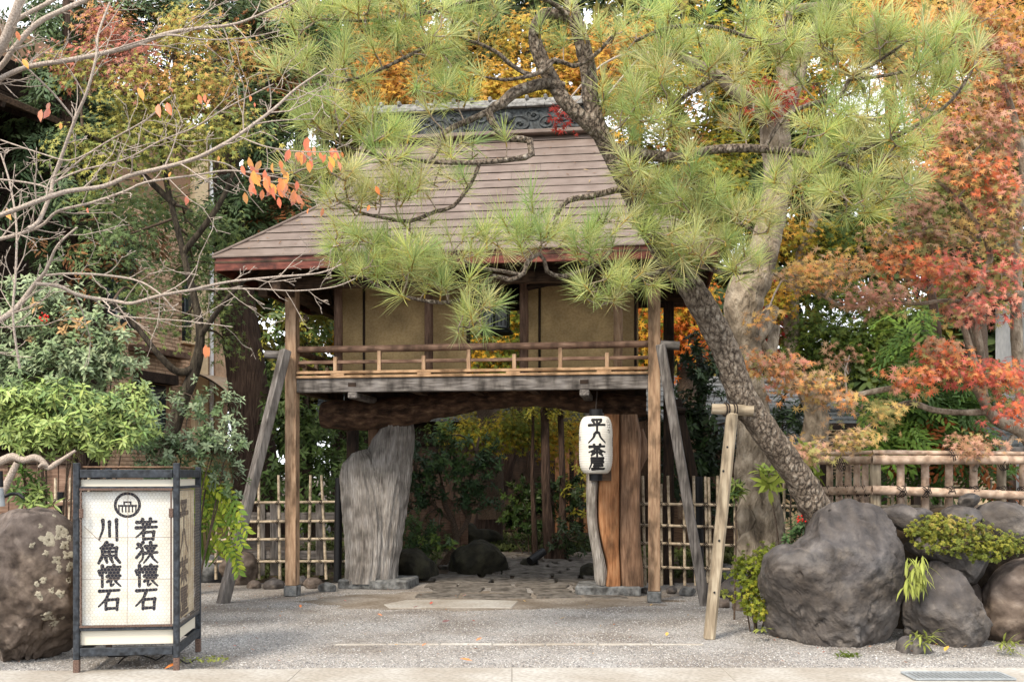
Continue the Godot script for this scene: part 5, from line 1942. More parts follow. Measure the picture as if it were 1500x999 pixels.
# ---------------------------------------------------------------- the crutch under the pine
func crutch() -> void:
	var o := thing("tree_crutch", "pale wooden T-shaped crutch post propping up the leaning pine trunk", "prop", P(1040, 935, 9.02))
	var mb := MB.new()
	mb.beam(P(1039, 938, 9.0), P(1073, 604, 8.98), 0.112, 0.1, 0.02)
	part("post", mb, M.poley, o)
	var bar := MB.new()
	bar.tube(PackedVector3Array([P(1043, 599, 9.0), P(1072, 600, 8.98), P(1104, 602, 8.96)]), PackedFloat32Array([0.046, 0.05, 0.052]), 16, nz, 0.05, 6.0)
	var b := part("crossbar", bar, M.polex, o)
	for k in 4:
		var t := MB.new()
		var x := 1062 + k * 3.6 + (4 if k > 1 else 0)
		var pts := PackedVector3Array()
		var rr := PackedFloat32Array()
		for j in 13:
			var a := TAU * j / 12.0
			pts.append(P(x + 2.0 * sin(a), 600, 8.985) + Vector3(0, cos(a) * 0.058, sin(a) * 0.058))
			rr.append(0.007)
		t.tube(pts, rr, 6)
		part("rope_binding", t, M.rope, b)
	for q in [[1060, 690], [1066, 655], [1054, 792], [1047, 868]]:
		var kn := MB.new()
		kn.lathe([[0.0, 0.006], [0.009, 0.004], [0.011, 0.0]], 8, Transform3D(Basis(Vector3.RIGHT, PI / 2), P(q[0], q[1], 8.93)))
		part("nail_head", kn, M.black, o)


# ---------------------------------------------------------------- leaves
func maple_leaf(mb: MB, at: Transform3D, s: float, tint: Color, lobes := 5) -> void:
	mb.tint = tint
	var pts := []
	var half := lobes * 2
	for k in half + 1:
		var a := -2.45 + 4.9 * k / half
		var tip := k % 2 == 1
		var r: float = (1.0 - 0.13 * absf(a)) if tip else 0.27
		if k == 0 or k == half:
			r = 0.22
		pts.append(at * Vector3(sin(a) * r * s, (-0.14 if tip else 0.05) * s * r, cos(a) * r * s))
	var c := at.origin
	var nn := at.basis.y.normalized()
	var b := mb.vert(c, nn)
	for p in pts:
		mb.vert(p, nn)
	for k in pts.size() - 1:
		mb.i.append(b)
		mb.i.append(b + k + 2)
		mb.i.append(b + k + 1)


func oval_leaf(mb: MB, at: Transform3D, l: float, w: float, tint: Color, fold := 0.25, droop := 0.2) -> void:
	mb.tint = tint
	# base, widest pair, second pair, tip; folded on the midrib
	var xs := [[0.0, 0.0], [0.3, 0.85], [0.62, 0.9], [1.0, 0.0]]
	var s := mb.v.size()
	var nn := at.basis.y.normalized()
	for q in xs:
		var y: float = -droop * l * q[0] * q[0]
		for sd in [-1.0, 0.0, 1.0]:
			mb.vert(at * Vector3(sd * q[1] * w * 0.5, y + absf(sd) * q[1] * w * fold * 0.5, q[0] * l), (nn + at.basis.x.normalized() * -sd * fold).normalized())
	for k in 3:
		for h in 2:
			var a := s + k * 3 + h
			for x in [a, a + 1, a + 3, a + 1, a + 4, a + 3]:
				mb.i.append(x)
	mb.tint = Color.WHITE


func jitter(v := 0.25) -> Color:
	var f := 1.0 + rf(-v, v)
	return Color(f * (1.0 + rf(-0.12, 0.12)), f, f * (1.0 + rf(-0.15, 0.15)))


# a flat layered spray of maple leaves on fine stalks; y is up
func maple_spray(n: int, rad: float, s: float, lobes := 5) -> ArrayMesh:
	var mb := MB.new()
	mb.local = true
	for k in n:
		var a := rf(0, TAU)
		var r := rad * sqrt(rng.randf())
		var p := Vector3(cos(a) * r, rf(-0.25, 0.2) * rad - 0.15 * r, sin(a) * r)
		var b := Basis(Vector3.UP, -a + PI / 2 + rf(-0.9, 0.9)) * Basis(Vector3.RIGHT, rf(-0.2, 0.75)) * Basis(Vector3.BACK, rf(-0.5, 0.5))
		maple_leaf(mb, Transform3D(b, p), s * rf(0.7, 1.2), jitter(), lobes)
	return mb.mesh()


# a shoot tip: oval leaves round a stem
func shoot_spray(n: int, l: float, w: float, spread := 0.9, stem := 0.12) -> ArrayMesh:
	var mb := MB.new()
	mb.local = true
	for k in n:
		var a := k * 2.4 + rf(-0.3, 0.3)
		var h := stem * k / n
		var b := Basis(Vector3.UP, a) * Basis(Vector3.RIGHT, rf(-0.9, 0.35) * spread)
		oval_leaf(mb, Transform3D(b, Vector3(0, h, 0)), l * rf(0.75, 1.15), w * rf(0.8, 1.15), jitter(0.22))
	mb.tint = Color(0.5, 0.4, 0.3)
	mb.rod(Vector3(0, -stem, 0), Vector3(0, stem, 0), l * 0.03, 4)
	return mb.mesh()


# a flat drooping frond of scale leaves (false cypress): z runs outwards
func cypress_spray(l: float) -> ArrayMesh:
	var mb := MB.new()
	mb.local = true
	for k in 11:
		var t := k / 10.0
		var sd := 1.0 if k % 2 == 0 else -1.0
		var o := Vector3(0, -0.35 * l * t * t, l * t)
		var ln := l * 0.42 * (1.0 - 0.6 * t)
		for j in 4:
			var u := (j + 1) / 4.0
			var p := o + Vector3(sd * ln * u * 0.75, -0.08 * l * u, ln * u * 0.65)
			var b := Basis(Vector3.UP, sd * rf(0.2, 1.1)) * Basis(Vector3.RIGHT, rf(0.0, 0.5))
			oval_leaf(mb, Transform3D(b, p), l * 0.2, l * 0.075, jitter(0.2), 0.1)
	for j in 3:
		oval_leaf(mb, Transform3D(Basis(Vector3.UP, rf(-0.4, 0.4)), Vector3(0, -0.3 * l, l * 0.9)), l * 0.2, l * 0.08, jitter(0.2), 0.1)
	return mb.mesh()


# one shoot of a pine with its long needles, y along the shoot
func needle_tuft(n: int, l: float) -> ArrayMesh:
	var mb := MB.new()
	mb.local = true
	var wd := 0.0021
	for k in n:
		var t := float(k) / n
		var y0 := lerpf(-0.05, 0.035, t)
		var a := k * 2.399 + rf(-0.2, 0.2)
		var sp := lerpf(1.3, 0.12, t) + rf(-0.25, 0.25)
		var d := Vector3(cos(a) * sin(sp), cos(sp), sin(a) * sin(sp))
		var ln := l * rf(0.78, 1.12)
		var o := Vector3(0, y0, 0)
		var sd := d.cross(rdir()).normalized() * wd
		var mid := o + d * ln * 0.55 + Vector3(0, -0.006, 0)
		var tip := o + d * ln + Vector3(0, -0.022, 0) * rf(0.2, 1.6)
		mb.tint = Color(1, 1, 1) * rf(0.72, 1.22) * (Color(1.05, 1.0, 0.8) if rng.randf() < 0.5 else Color(0.9, 1.0, 1.0))
		var nn := sd.cross(d).normalized()
		var b := mb.v.size()
		mb.vert(o - sd, nn)
		mb.vert(o + sd, nn)
		mb.vert(mid - sd, nn)
		mb.vert(mid + sd, nn)
		mb.vert(tip, nn)
		for x in [b, b + 2, b + 1, b + 1, b + 2, b + 3, b + 2, b + 4, b + 3]:
			mb.i.append(x)
	# the shoot and its bud
	mb.tint = Color(0.75, 0.5, 0.3)
	mb.rod(Vector3(0, -0.09, 0), Vector3(0, 0.03, 0), 0.006, 5)
	mb.tint = Color(1.3, 1.0, 0.8)
	mb.rod(Vector3(0, 0.03, 0), Vector3(0, 0.062, 0), 0.006, 5, 0.001)
	return mb.mesh()


func pal(list: Array) -> Array:
	var o := []
	for c in list:
		o.append(lin(c[0], c[1], c[2]) * FK)
	return o

const FK := 0.82


# pads: [px, py, depth, rx px, ry px, how many, palette index...]; returns places, colours and pad centres
func pads_to(pads: Array, colors: Array, s0: float, s1: float, lean := Vector3(0, 0.55, 0.45), outw := 0.5, wild := 0.45, dfac := 0.9) -> Array:
	var xf := []
	var cols := []
	for p in pads:
		var c := P(p[0], p[1], p[2])
		var rx := S(p[3], p[2])
		var ry := S(p[4], p[2])
		var rz := (rx + ry) * 0.5 * dfac
		for k in int(p[5]):
			var u := rdir() * pow(rng.randf(), 0.45)
			var g := 1.0 + 0.7 * nz.get_noise_3dv(u * 1.6 + c)
			var at := c + Vector3(u.x * rx, u.y * ry, u.z * rz) * g
			var up := lean + u * outw + rdir() * wild
			xf.append(facing(up, rf(0, TAU), rf(s0, s1), at))
			var ci: int = p[6 + rng.randi() % (p.size() - 6)]
			var col: Color = colors[ci]
			var f := 1.0 + 0.25 * nz.get_noise_3dv(at * 1.1) + rf(-0.12, 0.12)
			cols.append(Color(col.r * f, col.g * f, col.b * f))
	return [xf, cols]


# thin twigs from the pad centres (and what carries them) to the sprays
func twigs(pads: Array, xf: Array, limbs: Array, share: float, r0: float) -> MB:
	var mb := MB.new()
	var i := 0
	for p in pads:
		var c := P(p[0], p[1], p[2])
		var n := int(p[5])
		var best := c
		var bd := 1e9
		for l in limbs:
			for q in l[0]:
				var dd: float = (q - c).length()
				if dd < bd:
					bd = dd
					best = q
		if bd < 2.6 and bd > 0.1:
			var m := best.lerp(c, 0.5) + Vector3(0, 0.06, 0) + rdir() * 0.08 * bd
			var sm := smooth(PackedVector3Array([best, m, c]), PackedFloat32Array([r0 * 2.4, r0 * 1.8, r0 * 1.2]), 0.12)
			mb.tube(sm[0], sm[1], 5)
		var hub := c
		for k in n:
			if rng.randf() < share:
				var t: Vector3 = xf[i + k].origin
				if bd < 2.6:
					hub = c.lerp(best, rf(0.0, 0.5))
				var m := hub.lerp(t, rf(0.4, 0.6)) + rdir() * 0.12 * (t - hub).length()
				mb.tube(PackedVector3Array([hub, m, t]), PackedFloat32Array([r0, r0 * 0.7, r0 * 0.35]), 4)
		i += n
	return mb


func limbs_of(o: Node3D, list: Array, m: Material, sides: int, amp: float, freq: float, called := "branch", trunks := 1) -> Array:
	var out := []
	for k in list.size():
		var p := path(list[k], 0.035 if k < trunks else 0.06)
		out.append(p)
		var mb := MB.new()
		mb.tube(p[0], p[1], sides if k < trunks else maxi(7, sides / 2), nz, amp, freq)
		part("trunk" if k < trunks else called, mb, m, o)
	return out


# ---------------------------------------------------------------- the leaning pine
func pine() -> void:
	var o := thing("pine_tree", "large leaning pine with cracked bark and long yellow green needles over the gate", "tree", P(1205, 770, 9.35))
	var L := [
		[1215, 790, 9.4, 62, 1196, 745, 9.3, 46, 1165, 692, 9.2, 40, 1122, 632, 9.1, 40, 1088, 582, 9.05, 41, 1066, 520, 9.0, 40, 1042, 470, 8.95, 40, 1008, 415, 8.9, 37, 972, 370, 8.8, 31, 945, 325, 8.7, 28, 917, 268, 8.6, 27, 896, 226, 8.55, 27, 876, 186, 8.5, 25, 866, 148, 8.5, 24, 862, 105, 8.5, 24, 850, 52, 8.45, 22, 838, 10, 8.4, 19, 826, -40, 8.4, 16],
		[884, 200, 8.5, 24, 852, 172, 8.45, 22, 826, 146, 8.42, 21, 806, 112, 8.4, 21, 790, 80, 8.4, 22, 783, 48, 8.4, 18, 798, 20, 8.42, 15, 834, 26, 8.44, 14],
		[826, 128, 8.4, 20, 800, 122, 8.36, 20, 775, 128, 8.3, 20, 752, 136, 8.25, 20, 735, 152, 8.2, 18, 716, 163, 8.15, 15, 730, 192, 8.1, 13, 752, 203, 8.06, 12, 776, 206, 8.02, 13, 779, 226, 8.0, 12, 752, 233, 7.95, 10, 700, 238, 7.9, 9, 634, 237, 7.85, 8, 590, 233, 7.8, 7, 545, 226, 7.75, 6, 498, 211, 7.7, 4],
		[716, 163, 8.15, 12, 690, 175, 8.1, 11, 662, 187, 8.05, 10, 645, 200, 8.0, 9, 642, 218, 7.95, 8, 630, 236, 7.88, 6],
		[898, 52, 8.45, 5, 872, 80, 8.4, 7, 840, 97, 8.35, 8, 812, 87, 8.3, 8, 780, 110, 8.25, 8, 745, 92, 8.2, 8, 730, 78, 8.15, 7, 700, 63, 8.1, 6, 676, 56, 8.05, 5, 660, 30, 8.0, 4],
		[812, 88, 8.3, 7, 796, 104, 8.26, 7, 772, 112, 8.2, 7, 740, 117, 8.15, 6, 712, 113, 8.1, 4],
		[896, 218, 8.5, 22, 940, 226, 8.48, 19, 1000, 231, 8.45, 16, 1034, 221, 8.43, 15, 1084, 217, 8.4, 14, 1150, 221, 8.4, 12, 1207, 231, 8.38, 9, 1268, 253, 8.36, 7, 1320, 262, 8.34, 4],
		[1150, 226, 8.4, 9, 1176, 250, 8.38, 8, 1200, 263, 8.36, 8, 1217, 276, 8.35, 8, 1246, 270, 8.34, 7, 1272, 256, 8.33, 5, 1313, 213, 8.32, 4],
		[1120, 217, 8.4, 8, 1150, 172, 8.42, 8, 1187, 153, 8.43, 8, 1232, 141, 8.44, 8, 1244, 117, 8.45, 7, 1290, 88, 8.46, 5, 1330, 60, 8.46, 4],
		[1215, 232, 8.38, 7, 1290, 210, 8.38, 8, 1345, 183, 8.36, 8, 1384, 157, 8.35, 7, 1408, 130, 8.34, 6, 1428, 97, 8.33, 4],
		[925, 274, 8.62, 13, 900, 279, 8.55, 12, 866, 287, 8.5, 11, 832, 294, 8.4, 10, 817, 312, 8.35, 8, 810, 334, 8.3, 6, 788, 352, 8.25, 4],
		[1010, 384, 8.7, 9, 980, 394, 8.6, 9, 955, 401, 8.5, 9, 928, 408, 8.45, 8, 908, 432, 8.4, 7, 888, 438, 8.35, 6, 868, 415, 8.3, 4],
		[895, 368, 8.5, 7, 876, 386, 8.4, 8, 853, 397, 8.35, 8, 822, 405, 8.3, 8, 801, 397, 8.25, 8, 797, 380, 8.2, 7, 790, 372, 8.15, 7, 773, 383, 8.1, 8, 767, 400, 8.1, 8, 747, 410, 8.1, 8, 723, 404, 8.08, 8, 706, 423, 8.06, 8, 680, 438, 8.04, 7, 643, 443, 8.0, 7, 600, 436, 7.95, 6, 566, 427, 7.9, 5, 533, 405, 7.88, 4],
		[762, 402, 8.1, 6, 730, 396, 8.05, 6, 700, 392, 8.0, 6, 678, 380, 8.0, 4, 664, 368, 8.0, 3],
		[702, 240, 7.9, 7, 690, 268, 7.92, 7, 664, 302, 7.94, 7, 640, 309, 7.94, 7, 600, 324, 7.92, 7, 567, 320, 7.9, 6, 527, 311, 7.88, 5, 508, 296, 7.86, 3],
		[700, 440, 8.04, 4, 706, 455, 7.98, 4, 702, 470, 7.95, 4, 688, 480, 7.92, 3, 672, 478, 7.9, 2],
		[955, 180, 8.5, 8, 990, 150, 8.45, 8, 1040, 120, 8.42, 7, 1075, 100, 8.42, 5, 1100, 70, 8.42, 4],
		[960, 345, 8.75, 10, 1010, 330, 8.6, 9, 1060, 322, 8.5, 8, 1100, 335, 8.45, 5],
		[1010, 384, 8.7, 8, 1060, 400, 8.6, 7, 1105, 398, 8.5, 5],
		[850, 40, 8.45, 9, 800, 0, 8.3, 8, 720, -5, 8.1, 7, 620, 20, 7.95, 6, 540, 30, 7.85, 5, 470, 28, 7.8, 4],
		[640, 60, 7.98, 6, 560, 100, 7.85, 6, 500, 120, 7.8, 5, 445, 125, 7.75, 4],
		[930, 60, 8.45, 7, 985, 40, 8.4, 7, 1050, 40, 8.4, 6, 1120, 60, 8.45, 6, 1190, 50, 8.5, 5],
		[1244, 117, 8.45, 6, 1300, 110, 8.44, 6, 1360, 95, 8.4, 5, 1400, 60, 8.38, 4],
	]
	for k in range(2, L.size()):
		for j in L[k].size() / 4:
			L[k][j * 4 + 3] = L[k][j * 4 + 3] * (0.82 if k != 6 else 0.9)
	var limbs := limbs_of(o, L, M.pinebark, 26, 0.15, 7.0, "branch", 2)
	var pads := [
		[452, 28, 7.8, 52, 40, 28], [535, 22, 7.85, 60, 38, 34], [618, 52, 7.95, 55, 45, 28], [700, 20, 8.1, 60, 32, 24], [440, 118, 7.75, 38, 36, 20], [515, 98, 7.8, 48, 32, 22], [470, 178, 7.7, 52, 30, 24], [560, 186, 7.78, 50, 32, 22], [640, 140, 7.95, 45, 32, 18], [655, 100, 8.0, 50, 25, 14], [585, 70, 7.9, 30, 20, 10],
		[468, 256, 7.65, 52, 26, 22], [520, 288, 7.8, 55, 22, 20], [592, 282, 7.85, 50, 22, 18], [652, 268, 7.9, 45, 25, 12], [700, 215, 7.95, 50, 22, 10], [560, 225, 7.75, 45, 18, 10],
		[540, 380, 7.85, 58, 34, 40], [598, 402, 7.9, 62, 38, 44], [668, 396, 8.0, 48, 36, 24], [700, 452, 7.95, 26, 26, 12], [690, 478, 7.92, 26, 18, 9], [640, 340, 7.95, 60, 16, 10], [500, 355, 7.8, 30, 24, 10],
		[735, 352, 8.1, 45, 22, 16], [800, 345, 8.2, 48, 22, 18], [862, 362, 8.35, 45, 24, 22], [905, 340, 8.45, 40, 24, 16], [880, 428, 8.3, 42, 24, 18], [925, 412, 8.4, 35, 20, 10], [790, 300, 8.2, 30, 18, 5],
		[900, 160, 8.4, 48, 36, 16], [925, 245, 8.3, 34, 28, 9], [955, 335, 8.4, 34, 26, 9], [985, 400, 8.6, 30, 18, 7], [962, 120, 8.42, 48, 40, 24], [952, 190, 8.45, 50, 30, 24], [930, 48, 8.42, 58, 38, 28], [1000, 58, 8.4, 50, 36, 24], [830, 50, 8.3, 45, 30, 9],
		[1020, 296, 8.45, 60, 36, 36], [958, 296, 8.55, 38, 34, 18], [1082, 330, 8.45, 52, 36, 34], [1028, 372, 8.5, 58, 30, 34], [1088, 388, 8.5, 38, 22, 16], [1000, 248, 8.42, 45, 26, 18],
		[1060, 112, 8.42, 48, 42, 26], [1092, 176, 8.4, 36, 26, 10], [1130, 58, 8.45, 50, 42, 28], [1182, 92, 8.45, 50, 40, 28], [1202, 26, 8.5, 50, 32, 24], [1262, 58, 8.46, 52, 42, 28], [1322, 62, 8.45, 48, 36, 24], [1388, 62, 8.38, 45, 30, 18], [1412, 108, 8.34, 34, 26, 14], [1342, 132, 8.38, 52, 36, 26], [1272, 146, 8.42, 48, 36, 24], [1204, 186, 8.4, 48, 30, 22], [1272, 202, 8.38, 56, 36, 30], [1302, 268, 8.34, 46, 34, 26], [1242, 300, 8.36, 46, 30, 22], [1172, 282, 8.38, 46, 34, 20], [1214, 240, 8.36, 40, 26, 16], [1345, 210, 8.34, 36, 28, 14],
	]
	var cols := pal([[222, 226, 146], [232, 232, 162], [204, 214, 136], [180, 198, 128], [236, 226, 168]])
	var mb := MB.new()
	var xf := []
	var cc := []
	for p in pads:
		var c := P(p[0], p[1], p[2])
		var rx := S(p[3], p[2]) * 1.12
		var ry := S(p[4], p[2]) * 1.2
		# grow: each new shoot hangs on the nearest wood already there
		var wood := []
		var near := 1e9
		var foot := c
		for l in limbs:
			for q in l[0]:
				var dd: float = (q - c).length()
				if dd < near:
					near = dd
					foot = q
				if dd < maxf(rx, 0.3) * 1.1:
					wood.append(q)
		if wood.is_empty():
			var sm := smooth(PackedVector3Array([foot, foot.lerp(c, 0.5) + Vector3(0, -0.05, 0) + rdir() * 0.05, c]), PackedFloat32Array([0.016, 0.013, 0.01]), 0.08)
			mb.tube(sm[0], sm[1], 7, nz, 0.2, 9.0)
			for q in sm[0]:
				wood.append(q)
		for k in int(p[5] * 0.85):
			var u := rdir() * pow(rng.randf(), 0.33)
			u.y = u.y * 0.9 + 0.1
			var at := c + Vector3(u.x * rx, u.y * ry, u.z * rx * 0.8)
			var bq: Vector3 = wood[0]
			var bd := 1e9
			for q in wood:
				var dd: float = (q - at).length_squared() + (0.02 if q.y > at.y else 0.0)
				if dd < bd:
					bd = dd
					bq = q
			var out := (at - bq)
			if out.length() < 0.05:
				continue
			var up := (out.normalized() * 0.9 + Vector3(0, 0.55, 0.12) + rdir() * 0.4).normalized()
			var m := bq.lerp(at, 0.55) + Vector3(0, -0.12 * out.length(), 0) + rdir() * 0.1 * out.length()
			var r := clampf(0.004 + out.length() * 0.014, 0.005, 0.011)
			var sm := smooth(PackedVector3Array([bq, m, at - up * 0.03]), PackedFloat32Array([r, r * 0.8, 0.0055]), 0.07)
			mb.tube(sm[0], sm[1], 5, nz, 0.25, 20.0, false)
			wood.append(m)
			wood.append(at)
			xf.append(facing(up, rf(0, TAU), rf(0.62, 1.15), at))
			var col: Color = cols[rng.randi() % cols.size()]
			var f := 1.0 + 0.3 * nz.get_noise_3dv(at * 1.3) + rf(-0.15, 0.15)
			cc.append(Color(snappedf(col.r * f, 0.03), snappedf(col.g * f, 0.03), snappedf(col.b * f, 0.02)))
	part("twigs", mb, M.pinetwig, o, "", "stuff")
	scatter("needles", o, needle_tuft(46, 0.24), M.needle, xf, cc, 300, "needle_tuft")
	# orange leaves of the cherry caught among the needles
	for q in [[550, 272, 14, "over the upper roof boards"], [541, 300, 10, "lower of two over the roof boards"], [472, 304, 14, "by the left roof hip"], [452, 305, 9, "small, outermost by the left roof hip"], [500, 222, 9, "highest, near the roof verge"]]:
		single("caught_leaf", leaf_at(q[0], q[1], 7.5, S(q[2], 7.5), rf(-0.5, 0.5)), M.cherryleaf if M.has("cherryleaf") else leaf_plain("cherryleaf", rgb(206, 112, 44)), "orange leaf caught in pine needles " + q[3], "leaf", "orange leaves caught in the pine", "", P(q[0], q[1], 7.5))


func leaf_plain(called: String, c: Color) -> StandardMaterial3D:
	var m := plain(called, c, 0.5)
	m.backlight_enabled = true
	m.backlight = Color(0.6, 0.6, 0.6)
	m.cull_mode = BaseMaterial3D.CULL_DISABLED
	return m


func leaf_at(px: float, py: float, d: float, l: float, tilt: float) -> MB:
	var mb := MB.new()
	# hangs tip down, broad side to the street
	var b := Basis(Vector3.BACK, tilt) * Basis(Vector3.UP, rf(-0.8, 0.8)) * Basis(Vector3.RIGHT, PI / 2 + rf(-0.3, 0.3))
	oval_leaf(mb, Transform3D(b, P(px, py, d)), l, l * 0.5, Color.WHITE, 0.35, 0.25)
	return mb


# ---------------------------------------------------------------- pale smooth trunk between gate and railing
func pale_tree() -> void:
	var o := thing("maple_tree", "thick pale barked maple trunk standing behind the crutch beside the gate", "tree", P(1118, 800, 10.6))
	var L := [
		[1122, 830, 10.6, 96, 1118, 790, 10.6, 70, 1112, 740, 10.6, 62, 1108, 690, 10.6, 62, 1108, 640, 10.6, 56, 1102, 590, 10.6, 46, 1096, 545, 10.6, 43, 1090, 490, 10.6, 47, 1090, 440, 10.6, 58, 1108, 400, 10.6, 52, 1122, 355, 10.6, 43, 1134, 305, 10.6, 40, 1140, 250, 10.6, 40, 1136, 205, 10.6, 44, 1134, 170, 10.6, 44],
		[1134, 185, 10.6, 30, 1110, 158, 10.5, 24, 1080, 135, 10.4, 20, 1050, 110, 10.3, 16, 1000, 84, 10.2, 12, 950, 70, 10.1, 8],
		[1137, 180, 10.6, 30, 1160, 140, 10.6, 22, 1178, 85, 10.6, 17, 1200, 30, 10.6, 14, 1215, -20, 10.6, 10],
		[1132, 190, 10.6, 28, 1150, 120, 10.7, 22, 1140, 60, 10.8, 18, 1165, 15, 10.8, 14, 1240, 10, 10.8, 8],
		[1102, 500, 10.7, 26, 1124, 470, 10.8, 24, 1132, 452, 10.85, 22],
		[1115, 500, 10.7, 14, 1128, 520, 10.9, 18, 1136, 480, 11.1, 16],
	]
	var limbs := limbs_of(o, L, M.palebark, 30, 0.12, 3.4)
	# gnarled swellings of the trunk foot
	var mb := MB.new()
	for q in [[1090, 760, 20], [1128, 735, 16], [1104, 705, 15], [1098, 800, 26], [1135, 790, 20]]:
		mb.tube(PackedVector3Array([P(q[0], q[1] - q[2] * 1.4, 10.48), P(q[0] + 2, q[1], 10.4), P(q[0], q[1] + q[2] * 1.4, 10.48)]), PackedFloat32Array([0.03, S(q[2], 10.5) * 0.8, 0.04]), 14, nz, 0.2, 6.0)
	part("burl", mb, M.palebark, o)
	var cols := pal([[150, 44, 32], [196, 150, 40], [150, 150, 50], [190, 96, 40]])
	var pads := [[1150, 140, 10.2, 34, 22, 14, 0], [1120, 128, 10.2, 26, 12, 8, 0], [1060, 60, 10.6, 90, 50, 60, 1, 2, 2], [1150, 30, 10.8, 80, 40, 46, 1, 2, 2], [1160, 270, 10.6, 30, 16, 8, 3, 1], [1000, 40, 10.3, 70, 40, 34, 1, 2], [860, 175, 9.9, 26, 22, 8, 0], [815, 168, 9.9, 22, 20, 6, 0], [935, 160, 9.9, 20, 14, 4, 0], [1105, 165, 10.3, 30, 12, 8, 3, 0]]
	var r := pads_to(pads, cols, 0.8, 1.2)
	part("twigs", twigs(pads, r[0], limbs, 0.25, 0.006), M.twig, o, "", "stuff")
	scatter("foliage", o, maple_spray(9, 0.16, 0.05), M.leaf, r[0], r[1])


# ---------------------------------------------------------------- bare cherry in front at the left
func cherry() -> void:
	var o := thing("cherry_tree", "nearly bare cherry tree at the left with pale twigs and last orange leaves", "tree", Vector3(-4.75, 0, -7.1))
	var d := 7.0
	var raw := [
		[-260, 1000, 30, -200, 760, 27, -150, 560, 24, -110, 420, 20, -60, 335, 14, 0, 315, 10, 67, 290, 10, 100, 280, 10, 150, 273, 9, 190, 257, 9, 233, 247, 9, 283, 233, 8, 317, 217, 8, 350, 197, 7, 400, 160, 6, 433, 130, 4.5, 477, 100, 3],
		[-110, 420, 18, -70, 230, 20, -30, 120, 20, 5, 60, 20, 24, 12, 20, 40, -40, 18],
		[-60, 180, 12, -20, 130, 11, 33, 100, 10, 100, 88, 10, 150, 78, 10, 200, 65, 9.5, 240, 50, 9, 283, 42, 7, 333, 37, 6, 367, 27, 5, 420, 2, 4, 450, -20, 3],
		[-60, 150, 12, 0, 97, 11, 20, 70, 11, 57, 32, 11, 123, 0, 10, 160, -25, 9],
		[10, 45, 10, 27, 27, 9, 77, 0, 8, 110, -20, 7],
		[40, 335, 9, 55, 325, 8.5, 72, 287, 8, 77, 263, 7.5, 90, 227, 7, 110, 173, 6.5, 127, 133, 6, 140, 83, 5.5, 143, 50, 5, 160, 3, 4],
		[-60, 360, 8, 0, 350, 8, 57, 332, 6, 83, 310, 6, 133, 297, 5.5, 183, 280, 5, 213, 267, 4.5, 283, 257, 4, 340, 250, 3.5, 420, 262, 2.5],
		[77, 267, 4, 117, 250, 4, 183, 233, 3.5, 233, 207, 3.5, 283, 187, 3, 333, 157, 3, 400, 123, 2],
		[107, 173, 4, 80, 140, 4, 57, 117, 4, 20, 82, 3.5, -10, 60, 3],
		[77, 270, 3.5, 133, 222, 3.5, 217, 173, 3, 236, 150, 2.5, 250, 140, 2],
		[133, 222, 3, 100, 235, 3, 60, 225, 3, 0, 205, 3],
		[-150, 560, 18, -60, 500, 14, 0, 468, 12, 26, 448, 11, 50, 416, 9, 66, 397, 7, 83, 360, 5, 112, 333, 4],
		[52, 416, 8, 83, 419, 8, 117, 433, 7.5, 167, 441, 7, 193, 444, 7, 233, 433, 6.5, 283, 424, 6, 333, 413, 5, 400, 406, 4.5, 467, 400, 3.5, 500, 387, 2.5],
		[62, 404, 5, 100, 401, 5, 150, 403, 5, 200, 411, 4, 233, 430, 3.5, 255, 455, 2.5],
		[283, 424, 3.5, 367, 423, 3.5, 433, 426, 3, 490, 420, 2.5, 520, 408, 2],
		[150, 440, 3, 160, 450, 3, 167, 462, 3, 267, 470, 2.6, 340, 479, 2],
		[28, 540, 5, 18, 465, 5, 22, 400, 5, 23, 330, 4.5, 13, 267, 4, 0, 225, 3.5],
		[167, 72, 3.5, 240, 52, 3, 300, 58, 3, 360, 55, 2.5, 410, 45, 2],
		[283, 233, 3, 330, 240, 3, 370, 262, 2.5, 420, 268, 2, 470, 275, 1.6],
		[350, 197, 3, 392, 165, 3, 395, 130, 2.5, 390, 108, 2],
		[-40, 260, 5, 20, 265, 4, 60, 272, 4, 77, 280, 3.5],
		[350, 200, 3, 390, 215, 3, 440, 222, 2.5, 500, 222, 2],
	]
	var limbs := []
	for k in raw.size():
		var a := []
		var dd := d + (k % 5) * 0.09 - 0.15
		for j in raw[k].size() / 3:
			a.append_array([raw[k][j * 3], raw[k][j * 3 + 1], dd + 0.1 * sin(j * 0.9 + k), raw[k][j * 3 + 2] * 0.7])
		var p := path(a, 0.04)
		limbs.append(p)
		var mb := MB.new()
		mb.tube(p[0], p[1], 9, nz, 0.12, 14.0)
		part("trunk" if k == 0 else "branch", mb, M.twig, o)
	# side twigs with knobby spurs
	var tw := MB.new()
	for l in limbs:
		var pts: PackedVector3Array = l[0]
		var rad: PackedFloat32Array = l[1]
		var k := 6
		while k < pts.size() - 2:
			if pts[k].x > -4.2:
				var t := (pts[k + 1] - pts[k]).normalized()
				var side := t.cross(Vector3(0, 0, 1)) * (1.0 if rng.randf() < 0.5 else -1.0)
				twig(tw, pts[k], (t * rf(0.5, 1.0) + side * rf(0.3, 0.9) + Vector3(0, 0, rf(-0.5, 0.5))).normalized(), rf(0.08, 0.42), minf(rad[k] * 0.55, 0.0062), 2)
			k += rng.randi_range(2, 5)
	part("twigs", tw, M.twig, o, "", "stuff")
	# the last leaves, each a part
	var lm := [leaf_plain("leaf_orange", rgb(206, 110, 40)), leaf_plain("leaf_red", rgb(206, 96, 52)), leaf_plain("leaf_yellow", rgb(214, 142, 40)), leaf_plain("leaf_pink", rgb(206, 124, 84))]
